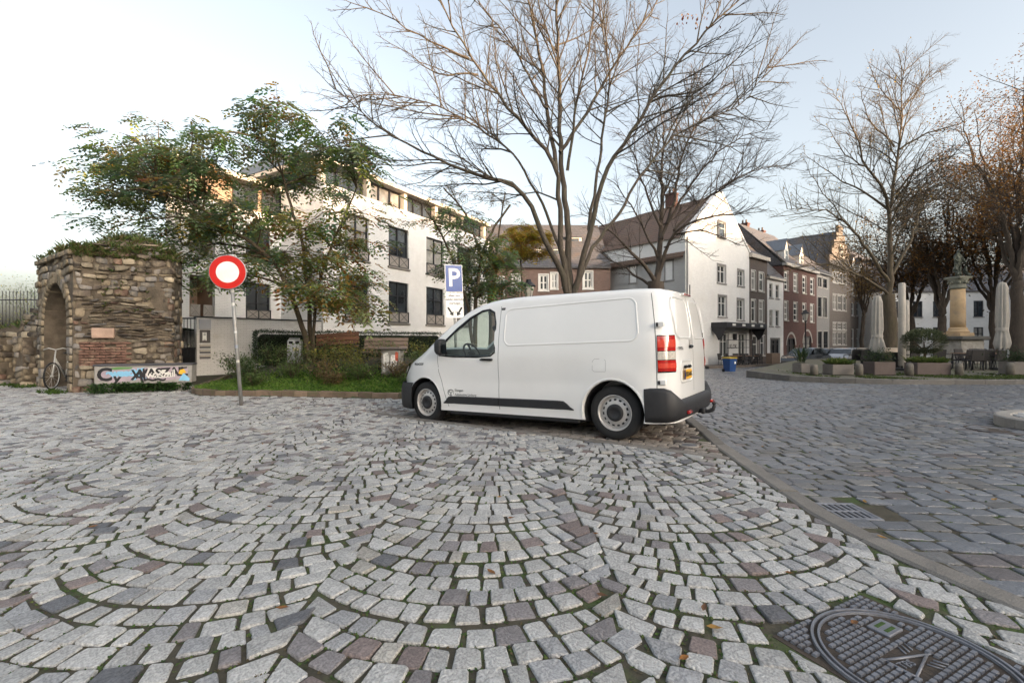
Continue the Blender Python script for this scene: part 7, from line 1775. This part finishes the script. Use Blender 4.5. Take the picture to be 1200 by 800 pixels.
# --- unseen town houses added behind the viewer for reflections in the van's flank
xk1 = 14.0
for k, (wd_, hh_, m_, tone) in enumerate(((13, 9.5, M_wht, 'pale'), (12, 8.2, M_brd, 'low red'), (13, 10.4, M_bwn, 'brown'), (13, 9.0, M_wht, 'whitewashed'))):
    Fk = Facade((xk1, -27), (-1, 0)); xk1 -= wd_ + .02
    hl_ = [(u, u+1.2, z, z+1.9) for u in (1.2, 4.2, 7.2, 10.0) for z in (.9, 3.9, 6.4)]; hl_ = [q for q in hl_ if q[3] < hh_ - .3]
    h, hs, W, H = house('%s unseen town house added on the south side for reflections' % tone, Fk, 0, wd_, 0, hh_, m_, hl_, M_wfr, depth=9)
    roof_eaves_front(h, 0, W, H, H+2.6, 9, M_slate if k % 2 else M_tile)
    b = MB(); b.add([(.2, .25, 0), (W-.2, .25, 0), (W-.2, .25, H-.3), (.2, .25, H-.3)], [(0,1,2,3)]); b.build('window_glazing', M_pane, h)
# ---------------------------------------------------------------- terrace across the road
ZT = -.05
tr = bpy.data.objects.new('terrace', None); COL.objects.link(tr); tag(tr, kind='structure')
ter = []
for k in range(15): x = 10.3 + 3.2*k/14; ter.append((x, 15.1 + (13.5-x)**2*.2))
out_ = [(10.3 + (y-20)*.83, y) for y in (36, 30, 25, 20)] + [(10.3, 18.5)] + ter + [(x, 15.1) for x in range(15, 44, 2)]
M_terr = mat('terrace_setts', (.12, .108, .08), .85, var=.3, scale=5, bump=.6, bscale=14, dirt=(.085, .11, .035), dscale=.9, damt=.9, speck=(30, .7, 1.25))
b = MB(); b.prism([(p[0] + (.10 if p[0] < 13.4 else 0), p[1] + .08) for p in out_] + [(43, 36)], -.7, ZT - .012); b.build('terrace_paving', M_terr, tr)
edge_ = resample(out_[3:], .25); i = 0
while i < len(edge_) - 5:
    pts = [tuple(p) for p in edge_[i:i+5]]; pts[-1] = tuple(Vector(pts[-1]).lerp(Vector(pts[-2]), .04)); kerb_piece(tr, pts, .16, lambda x, y: ZT + .004, lambda x, y: -.75, m=M_kerb, side=-1, ch=.02); i += 4
gg = MB()
for i in range(9000):
    x = U(11, 30); y = 15.3 + abs(rnd.gauss(0, 1.5)); 
    if not in_terrace(x, y, .2) or noise.noise(Vector((x*.6, y*.8, 5))) < -.05: continue
    tuft(gg, Vector((x, y, ZT - .015)), U(.03, .10), 3, [(.08, .12, .03), (.11, .14, .035), (.06, .09, .025)], 1.2, .012)
tag(gg.build('terrace_grass', M_leafm), 'thin grass growing along the terrace kerb', 'grass', kind='stuff')
# planters
M_cort = mat('planter_brown', (.115, .085, .075), .7, var=.2, scale=3, dirt=(.17, .13, .11), dscale=2, damt=.4)
M_conc = mat('planter_concrete', (.20, .175, .155), .8, var=.2, scale=4)
def planter(label, px0, px1, pytop, Y, m, plant, hh=None, dep=.6):
    a, c = at(px0, 430, Y), at(px1, 430, Y); w_ = c.x - a.x; z1 = hh or (at(px0, pytop, Y).z - ZT); t = thing('planter', label, 'planter', ((a.x+c.x)/2, Y, ZT), 0)
    b = MB(); b.bbox(-w_/2, w_/2, 0, dep, 0, z1, .02); b.build('trough', m, t); b = MB(); b.box(-w_/2+.05, w_/2-.05, .05, dep-.05, z1, z1+.012); b.build('soil', M_soil, t)
    lf = MB()
    if plant == 'shrub':
        for k in range(900): p = Vector((rnd.gauss(0, w_*.30), .3 + rnd.gauss(0, .2), z1 + abs(rnd.gauss(.16, .16)))); leaf_quad(lf, p, Vector((rnd.gauss(0, 1), rnd.gauss(0, 1), U(-.3, 1))), U(.05, .11), U(.015, .03), rnd.choice([(.03, .055, .025), (.045, .075, .03), (.06, .085, .03)]))
    elif plant == 'grass':
        for k in range(130): tuft(lf, Vector((U(-w_/2+.05, w_/2-.05), U(.02, dep-.05), z1)), U(.15, .32), 7, [(.11, .16, .035), (.08, .13, .03), (.15, .17, .05)], 1.5, .014)
    elif plant == 'palm':
        for k in range(60):
            th = U(0, 6.28); e = U(.25, .75); o = Vector((U(-.15, .15), .3 + U(-.12, .12), z1)); d = Vector((math.cos(th)*e, math.sin(th)*e, 1)); L_ = U(.5, .95); m_ = o + d.normalized()*L_*.6; tp_ = o + d.normalized()*L_ + Vector((d.x, d.y, -.4))*.25; w2 = Vector((-math.sin(th), math.cos(th), 0))*.022; lf.add([o, m_+w2, tp_, m_-w2], [(0,1,2,3)], rnd.choice([(.03, .055, .025), (.045, .075, .03), (.07, .09, .03)]))
    lf.build('foliage', M_leafm, t); return t
planter('small concrete planter with spiky palm leaves at the terrace corner', 939, 950, 426, 18.2, M_conc, 'palm')
planter('long grey concrete planter with trailing grass near parked cars', 976, 1001, 427, 17.4, M_conc, 'grass')
planter('large brown steel planter with a dark bushy shrub', 1025, 1050, 424, 17.2, M_cort, 'shrub')
planter('wide brown steel planter overgrown with light green grass', 1075, 1115, 425, 17.2, M_cort, 'grass')
planter('grey planter with leafy shrub below the right parasol', 1189, 1218, 424, 17.2, M_conc, 'shrub')
M_bol = mat('stone_bollard', (.17, .15, .125), .85, var=.25, scale=8, bump=.4)
for px, h_, lab in ((954, .42, 'short weathered stone bollard beside the palm planter'), (1007, .44, 'short weathered stone bollard at the end of the long planter'), (1066, .46, 'short weathered stone bollard between the two brown planters'), (1124, .46, 'short weathered stone bollard right of the grass planter'), (1184, .48, 'pale stone bollard beside the grey shrub planter')):
    p = at(px, 430, 17.0); t = thing('stone_bollard', lab, 'bollard', (p.x, p.y, ZT), U(0, 1)); b = MB(); b.lathe([(.125, 0), (.12, h_*.75), (.105, h_*.95), (.06, h_), (0, h_)], 12); b.build('bollard_stone', M_bol, t)
# parasols, closed
M_canv = mat('parasol_canvas', (.44, .40, .35), .85, var=.12, scale=5, bump=.3, bscale=20)
def parasol(label, px, ytop, Y, folds=True, zlow=.95):
    p = at(px, 420, Y); zt_ = at(px, ytop, Y).z - ZT; t = thing('closed_parasol', label, 'parasol', (p.x, p.y, ZT), U(0, 3))
    b = MB(); b.tube([(0, 0, 0), (0, 0, zt_)], .035, 8); b.build('pole', M_dkm, t); b = MB(); b.bbox(-.35, .35, -.35, .35, 0, .10, .02); b.build('base', M_dkm, t)
    b = MB(); n = 32; V = []
    prof = [(.03, zt_+.03), (.13, zt_-.03), (.19, zt_-.25), (.215, zt_*.72), (.23, zt_*.55), (.19, zt_*.46), (.25, zt_*.38), (.30, zt_*.30), (.24, zt_*.25)] if folds else [(.10, zt_+.02), (.16, zt_-.02), (.165, zt_*.7), (.17, zt_*.5), (.175, .22), (.15, .2)]
    for j, (r_, z) in enumerate(prof):
        for k in range(n):
            a = 2*math.pi*k/n; rr_ = r_*.80*(1 + (.55*(abs(math.sin(a*4.5 + j*.22)) - .5) + .1*math.sin(a*3+1) if folds and j > 0 else .02*math.sin(4*a))); zz = z - (.07*abs(math.sin(a*4)) if folds and j == len(prof)-1 else 0); V.append((rr_*math.cos(a), rr_*math.sin(a), zz))
    b.add(V, [(j*n+k, (j+1)*n+k, (j+1)*n+(k+1) % n, j*n+(k+1) % n) for j in range(len(prof)-1) for k in range(n)], smooth=True); b.build('folded_canopy', M_canv, t)
    if folds: b = MB(); b.lathe([(.205, zt_*.44), (.215, zt_*.46), (.205, zt_*.48)], 16, cap=False); b.build('strap', M_canv, t)
    return t
parasol('closed beige parasol with loose folds left of the large tree', 1028, 347, 20.2); parasol('slim smooth covered parasol right of the large tree trunk', 1057, 332, 20.0, False); parasol('second slim covered parasol just behind the first', 1062, 352, 24.0, False); parasol('tall closed beige parasol right of the statue column', 1174, 331, 20.4)
# counter board
p = at(1014, 412, 20.5); q = at(1060, 412, 20.5); t = thing('wooden_counter', 'pale wooden counter top between parasol and tree trunk', 'counter', (p.x, p.y, ZT)); b = MB(); b.bbox(0, q.x-p.x, 0, .5, .78, .98, .015); b.build('counter_top', mat('pale_board', (.48, .40, .32), .6, var=.1), t)
for x in (.15, q.x-p.x-.15): b = MB(); b.box(x-.03, x+.03, .05, .45, 0, .78); b.build('leg', M_dkm, t)
# olive tree in a pot
p = at(1083, 418, 18.6); t = thing('potted_olive_tree', 'round grey green olive tree in a pale pot on the terrace', 'potted tree', (p.x, p.y, ZT)); b = MB(); b.lathe([(.16, 0), (.24, .15), (.26, .42), (.22, .55), (.24, .60), (.2, .60), (.0, .57)], 18); b.build('pot', mat('pale_pot', (.46, .42, .37), .8, var=.15), t)
b = MB(); b.tube([(0, 0, .5), (.03, 0, .75), (0, .02, .95)], [.06, .045, .04], 8)
for k in range(8): a = k*.785; b.tube([(0, 0, .9), (.3*math.cos(a), .3*math.sin(a), 1.15), (.55*math.cos(a), .55*math.sin(a), 1.35)], [.025, .015, .006], 5)
b.build('trunk', M_bark3, t); lf = MB()
for k in range(4200):
    v = Vector((rnd.gauss(0, 1), rnd.gauss(0, 1), rnd.gauss(0, 1))).normalized() * U(.5, 1)**.5; leaf_quad(lf, Vector((v.x*.72, v.y*.72, 1.28 + v.z*.48)), v + Vector((rnd.gauss(0, .5), rnd.gauss(0, .5), .3)), U(.08, .15), U(.014, .022), rnd.choice([(.10, .12, .06), (.075, .095, .045), (.14, .155, .085)]))
lf.build('foliage', M_leafm, t)
# terrace chairs and tables
M_wick = mat('dark_wicker', (.030, .026, .025), .6, var=.3, scale=40, bump=.3, bscale=90)
M_tbl = mat('table_wood', (.20, .11, .065), .6, var=.2, scale=6)
def chair(label, x, y, rz, z0=ZT, group='chairs on the terrace', name='terrace_chair'):
    t = thing(name, label, 'chair', (x, y, z0), rz, group); b = MB(); b.bbox(-.25, .25, -.25, .23, .40, .46, .015); b.build('seat', M_wick, t)
    b = MB(); b.bbox(-.26, .26, .0, .045, 0, .50, .02, M=Matrix.Translation((0, .21, .42)) @ Matrix.Rotation(R(-9), 4, 'X')); b.build('backrest', M_wick, t)
    for sx in (-1, 1):
        b = MB(); b.tube([(sx*.26, .24, .64), (sx*.27, .0, .66), (sx*.27, -.22, .64), (sx*.26, -.24, .45)], .018, 6); b.build('armrest', M_wick, t)
        for sy in (-1, 1): b = MB(); b.tube([(sx*.22, sy*.21, .41), (sx*.25, sy*.25, 0)], .017, 5); b.build('leg', M_dkm, t)
    return t
def table(label, x, y, z0=ZT, w_=.9, name='terrace_table', group=None):
    t = thing(name, label, 'table', (x, y, z0), U(-.1, .1), group)
    for k in range(6): b = MB(); b.bbox(-w_/2, w_/2, -.40+k*.135, -.40+k*.135+.125, .70, .735, .006); b.build('slat', M_tbl, t)
    for sx in (-1, 1):
        for sy in (-1, 1): b = MB(); b.box(sx*(w_/2-.07)-.02, sx*(w_/2-.07)+.02, sy*.33-.02, sy*.33+.02, 0, .70); b.build('leg', M_dkm, t)
    return t
LBL = 'dark wicker armchair on the terrace in front of the monument'
for px, y, rz in ((1127, 20.6, 200), (1139, 20.1, 175), (1152, 20.4, 165), (1165, 20.2, 190), (1172, 21.4, 30), (1131, 22.0, 10), (1148, 22.2, -15), (1160, 22.0, 20)): p = at(px, 430, y); chair(LBL, p.x, p.y, R(rz), group='chairs by the monument')
for px, y in ((1134, 21.2), (1158, 21.1)): p = at(px, 430, y); table('slatted wooden table among wicker chairs near the monument', p.x, p.y, group='tables by the monument')
for px, y, rz in ((1000, 21.0, 180), (1012, 20.6, 170), (1020, 21.5, 200), (1036, 21.6, 10), (1050, 21.2, 170), (1066, 21.5, 185), (1096, 21.2, 170), (1105, 22.2, 20)): p = at(px, 430, y); chair('dark wicker armchair on the terrace between parasols and large tree', p.x, p.y, R(rz), group='chairs by the parasols')
# ---------------------------------------------------------------- monument
M_mon = mat('monument_stone_sunlit', (.50, .35, .20), .8, var=.18, scale=4, bump=.3, bscale=40, dirt=(.22, .18, .14), dscale=2, damt=.6)  # orange of low sunlight put into the stone colour
M_mon2 = mat('pedestal_stone', (.36, .33, .29), .8, var=.25, scale=3, bump=.3, bscale=30, dirt=(.14, .13, .11), dscale=2, damt=.7)
M_brz = mat('bronze_green', (.075, .085, .070), .55, metal=.5, var=.3, scale=6)
p = at(1122.5, 425, 27); mo = thing('monument_column', 'stone column with bronze statue group standing on a square pedestal', 'monument', (p.x, p.y, ZT), R(8))
b = MB(); b.bbox(-.95, .95, -.95, .95, 0, .35, .03); b.bbox(-.78, .78, -.78, .78, .352, 1.35, .02); b.build('pedestal', M_mon2, mo)
b = MB(); b.bbox(-.98, .98, -.98, .98, 1.352, 1.58, .05); b.build('pedestal_cornice', mat('dark_stone', (.10, .095, .085), .8, var=.2), mo)
b = MB(); b.bbox(-.5, .5, -.5, .5, 1.582, 1.78, .02); b.lathe([(.50, 1.78), (.52, 1.85), (.46, 1.92), (.42, 1.97), (.44, 2.03), (.37, 2.10)], 24); b.build('column_base', M_mon, mo)
b = MB(); b.lathe([(.355, 2.09), (.35, 2.6), (.345, 3.4), (.33, 4.36)], 24); b.build('shaft', M_mon, mo)
b = MB(); b.lathe([(.33, 4.362), (.40, 4.40), (.41, 4.46), (.35, 4.52), (.36, 4.70), (.44, 4.88), (.47, 4.95)], 20); b.bbox(-.45, .45, -.45, .45, 4.952, 5.10, .03)
for k in range(8): a = k*.785; b.lathe([(0, -.09), (.07, -.05), (.08, .02), (.04, .09), (0, .1)], 6, M=Matrix.Translation((.40*math.cos(a), .40*math.sin(a), 4.74)))
b.build('capital', mat('capital_stone', (.19, .19, .15), .75, var=.25, scale=8), mo)
def figure(parent, V, E, rad, nm, m):
    me = bpy.data.meshes.new(nm); me.from_pydata(V, E, []); o = bpy.data.objects.new(nm, me); COL.objects.link(o); md = o.modifiers.new('s', 'SKIN'); md.use_smooth_shade = True
    for i, r_ in enumerate(rad): me.skin_vertices[0].data[i].radius = (r_, r_)
    me.skin_vertices[0].data[0].use_root = True; md2 = o.modifiers.new('d', 'SUBSURF'); md2.levels = md2.render_levels = 1
    dg = bpy.context.evaluated_depsgraph_get(); me2 = bpy.data.meshes.new_from_object(o.evaluated_get(dg)); bpy.data.objects.remove(o); me2.materials.clear(); me2.materials.append(m)
    o = bpy.data.objects.new(nm, me2); COL.objects.link(o); o.parent = parent
    for p_ in me2.polygons: p_.use_smooth = True
    return o
# standing figure with raised shoulder and cloak, a seated one and a crouching one beside it
figure(mo, [(0, 0, 5.85), (0, 0, 6.15), (.02, 0, 6.40), (.02, 0, 6.52), (.03, -.02, 6.68), (-.18, 0, 6.36), (-.28, -.05, 6.10), (-.14, -.18, 5.95), (.22, 0, 6.36), (.30, -.06, 6.12), (.34, -.16, 5.9), (-.11, 0, 5.80), (-.12, -.05, 5.46), (-.12, 0, 5.12), (.11, 0, 5.80), (.13, 0, 5.46), (.14, .02, 5.12)],
    [(0,1),(1,2),(2,3),(3,4),(2,5),(5,6),(6,7),(2,8),(8,9),(9,10),(0,11),(11,12),(12,13),(0,14),(14,15),(15,16)], [.17, .16, .15, .06, .10, .08, .065, .05, .08, .065, .05, .10, .085, .07, .10, .085, .07], 'standing_figure', M_brz)
figure(mo, [(-.30, -.1, 5.32), (-.32, -.1, 5.58), (-.33, -.12, 5.72), (-.34, -.16, 5.86), (-.42, -.26, 5.45), (-.24, -.30, 5.36), (-.24, -.34, 5.12), (-.40, -.32, 5.34), (-.42, -.34, 5.12)], [(0,1),(1,2),(2,3),(1,4),(0,5),(5,6),(0,7),(7,8)], [.13, .12, .05, .085, .05, .07, .06, .07, .06], 'crouching_figure', M_brz)
figure(mo, [(.28, -.15, 5.28), (.30, -.15, 5.5), (.32, -.16, 5.62), (.34, -.2, 5.74), (.2, -.3, 5.36), (.24, -.34, 5.26), (.24, -.38, 5.12), (.38, -.3, 5.26), (.40, -.34, 5.12)], [(0,1),(1,2),(2,3),(1,4),(0,5),(5,6),(0,7),(7,8)], [.12, .11, .05, .08, .05, .065, .06, .065, .06], 'crouching_figure', M_brz)
# ---------------------------------------------------------------- lanterns
M_lglass = mat('lantern_glass', (.42, .40, .36), .3, var=.15, scale=8)
def lantern(label, px, ytop, Y, z0):
    p = at(px, 400, Y); zt_ = at(px, ytop, Y).z - z0; t = thing('street_lantern', label, 'street lamp', (p.x, p.y, z0)); b = MB(); b.lathe([(.14, 0), (.14, .3), (.09, .4), (.07, .9), (.05, 1.0), (.045, zt_-.95), (.08, zt_-.9), (.10, zt_-.82)], 12); b.build('post', M_dkm, t)
    b = MB(); b.lathe([(.13, zt_-.80), (.23, zt_-.32), (.23, zt_-.30)], 6, smooth=False); b.build('lamp_glass', M_lglass, t)
    b = MB(); b.lathe([(.30, zt_-.30), (.27, zt_-.24), (.12, zt_-.12), (.10, zt_-.05), (.12, zt_-.02), (0, zt_)], 12); b.build('lamp_hood', M_dkm, t)
    for k in range(6): b = MB(); a = k*math.pi/3; b.tube([(.13*math.cos(a), .13*math.sin(a), zt_-.80), (.235*math.cos(a), .235*math.sin(a), zt_-.30)], .011, 4); b.build('glazing_bar', M_dkm, t)
lantern('old style street lantern rising behind the white van', 619.5, 327, 18.8, -.1); lantern('old style street lantern in front of the red brick house', 944, 363, 34.5, gz(22, 34.5))
# ---------------------------------------------------------------- blue bin, cafe chairs and frame by the white house
p = at(855, 436, 24.5); wb = thing('recycling_bin', 'blue wheeled recycling bin with yellow lid before the white cafe house', 'bin', (p.x, p.y, gz(p.x, p.y) + .0), R(20)); M_bb = mat('bin_blue', (.015, .06, .20), .5, var=.1)
b = MB(); P = [(-.24, -.24), (.24, -.24), (.24, .24), (-.24, .24)]; b.add([(x*.82, y*.82, .03) for x, y in P] + [(x*1.05, y*1.05, .72) for x, y in P], [(3,2,1,0), (4,5,6,7)] + [(i, (i+1) % 4, 4+(i+1) % 4, 4+i) for i in range(4)]); b.build('bin_body', M_bb, wb)
b = MB(); b.bbox(-.27, .27, -.28, .28, .722, .79, .02); b.build('lid', mat('bin_yellow', (.62, .42, .03), .5, var=.05), wb)
for x in (-.2, .2): b = MB(); b.lathe([(0, -.03), (.09, -.03), (.09, .03), (0, .03)], 12, M=Matrix.Translation((x, .22, .09)) @ Matrix.Rotation(R(90), 4, 'Y')); b.build('wheel', M_rub, wb)
b = MB(); b.box(.08, .16, -.262, -.25, .45, .58); b.build('sticker', M_swht, wb)
# pavement before the houses
pv = MB(); A0, A1 = GF.at(-1.5), GF.at(60); nG = Vector((dS.y, -dS.x)); 
P = [A0 + nG*2.6, A1 + nG*2.6, A1 - nG*.3, A0 - nG*.3]
V = []; N = 40
for k in range(N+1):
    for e in (2.6, -.3): q = (A0.lerp(A1, k/N)) + nG*e; V.append((q.x, q.y, gz(q.x, q.y) + .09))
for k in range(N+1): q = A0.lerp(A1, k/N) + nG*2.6; V.append((q.x, q.y, gz(q.x, q.y) - .1))
pv.add(V, [(2*k, 2*k+2, 2*k+3, 2*k+1) for k in range(N)] + [(2*N+2+k, 2*N+3+k, 2*k+2, 2*k) for k in range(N)]); tag(pv.build('pavement', mat('pavement_brick', (.13, .105, .085), .85, var=.25, scale=4, bump=.3)), kind='structure')
for k, (u, o, rz) in enumerate(((3.6, 1.1, 40), (4.4, 1.2, 30), (5.2, 1.0, 50), (6.0, 1.2, 20), (6.8, 1.1, 45), (7.6, 1.0, 35), (8.4, 1.2, 40), (9.2, 1.1, 210), (10.2, 1.1, 40), (4.8, 1.9, 220), (6.4, 1.9, 230), (8.0, 1.9, 220))):
    q = GF.at(u) + nG*o; chair('dark chair on the pavement outside the white cafe house', q.x, q.y, R(rz), gz(q.x, q.y) + .09, 'cafe chairs on the pavement', 'cafe_chair')
for k, (u, o) in enumerate(((4.6, 1.5), (6.2, 1.5), (7.9, 1.5))): q = GF.at(u) + nG*o; table('small slatted table outside the white cafe house', q.x, q.y, gz(q.x, q.y)+.09, .65, 'cafe_table', 'cafe tables on the pavement')
q = GF.at(GF.u(833)) + nG*1.3; wf = thing('terrace_windbreak', 'thin metal windbreak frame on the pavement before the white house', 'screen', (q.x, q.y, gz(q.x, q.y)+.09), GF.rz)
for x in (0, 2.3, 4.6): b = MB(); b.tube([(x, 0, 0), (x, 0, 2.0)], .03, 6); b.build('post', M_dkm, wf)
for z in (.65, 1.35, 1.98): b = MB(); b.tube([(0, 0, z), (4.6, 0, z)], .022, 6); b.build('rail', M_dkm, wf)
b = MB(); b.box(.03, 4.57, -.01, .01, .05, .62); b.build('lower_panel', mat('windbreak_panel', (.10, .10, .105), .5, var=.1), wf)
q = GF.at(GF.u(884)) + nG*1.6; pbx = thing('cafe_planter_box', 'brown wooden planter box beside the cafe chairs', 'planter', (q.x, q.y, gz(q.x, q.y)+.09), GF.rz)
b = MB(); b.bbox(-.9, .9, -.25, .25, 0, .95, .02); b.build('box', mat('box_wood', (.20, .14, .10), .7, var=.15), pbx)
# ---------------------------------------------------------------- parked cars
def car(label, x, y, rz, col, z0, group='cars parked along the street'):
    t = thing('parked_car', label, 'car', (x, y, z0), rz, group); m = mat('car_paint_' + label.split()[0], col, .22, metal=.3, var=.03, coat=.8); 
    prof = [(0, .28), (.02, .62), (.15, .85), (.55, .94), (.95, 1.40), (1.35, 1.47), (2.3, 1.46), (2.75, 1.35), (3.35, .98), (4.05, .86), (4.22, .68), (4.25, .30)]
    st = []
    b = MB(); n = len(prof); V = []
    for y_, k, dz in ((-.86, .985, 0), (-.88, 1.0, 0), (-.70, 1.0, .0), (.70, 1.0, .0), (.88, 1.0, 0), (.86, .985, 0)):
        for x_, z_ in prof:
            yy_ = y_; 
            if z_ > .95: yy_ = y_*(.80 if abs(y_) > .8 else .82)
            V.append((x_, yy_, z_ if abs(y_) < .8 else min(z_, z_ - (.05 if z_ > 1.2 else .02))))
    b.add(V, [(j*n+i, j*n+i+1, (j+1)*n+i+1, (j+1)*n+i) for j in range(5) for i in range(n-1)] + [tuple(range(n))[::-1], tuple(5*n+i for i in range(n))], smooth=False); b.build('body', m, t, sharp=40)
    for sy in (-1, 1):
        b = MB(); b.add([(.72, sy*.855, .98), (3.05, sy*.855, .98), (2.62, sy*.725, 1.36), (1.30, sy*.715, 1.40), (1.0, sy*.725, 1.36)], [(0,1,2,3,4)]); b.build('side_window', M_pane, t)
        for x_ in (.78, 3.42):
            wh = empty_child('wheel', t, (x_, sy*.80, .31)); Mw = Matrix.Rotation(-sy*R(90), 4, 'X'); b = MB(); b.lathe([(.20, -.09), (.30, -.09), (.31, 0), (.30, .09), (.2, .09)], 20, M=Mw); b.build('tyre', M_rub, wh); b = MB(); b.lathe([(.0, .095), (.2, .095)], 16, M=Mw, smooth=False); b.build('rim', M_steel, wh)
        b = MB(); b.bbox(-.01, .06, sy*.72-.12, sy*.72+.12, .62, .76, .02); b.build('tail_light', M_red, t); b = MB(); b.bbox(4.15, 4.24, sy*.66-.16, sy*.66+.16, .64, .76, .02); b.build('headlight', M_clr, t)
    b = MB(); b.add([(2.80, -.66, 1.345), (2.80, .66, 1.345), (3.32, .78, 1.005), (3.32, -.78, 1.005)], [(0,3,2,1)]); b.build('windscreen', M_pane, t); b = MB(); b.add([(.58, -.76, .975), (.58, .76, .975), (.93, .64, 1.37), (.93, -.64, 1.37)], [(0,3,2,1)]); b.build('rear_window', M_pane, t)
    return t
for px, Y, col, lab, rz in ((947, 34.5, (.025, .027, .032), 'dark grey parked car with bright windscreen near the lantern', 215), (966, 37, (.018, .019, .022), 'black parked car next in line behind the dark grey one', 215), (992, 36, (.36, .37, .39), 'silver parked car facing the square beside the terrace', 215), (1013, 40, (.05, .06, .08), 'bluish parked car behind the wooden counter', 215), (1152, 36, (.015, .025, .10), 'deep blue parked car behind the monument pedestal', 185)):
    p = at(px, 410, Y); car(lab, p.x + 1.6, p.y + 1.2, R(rz), col, gz(p.x, p.y) + .0)
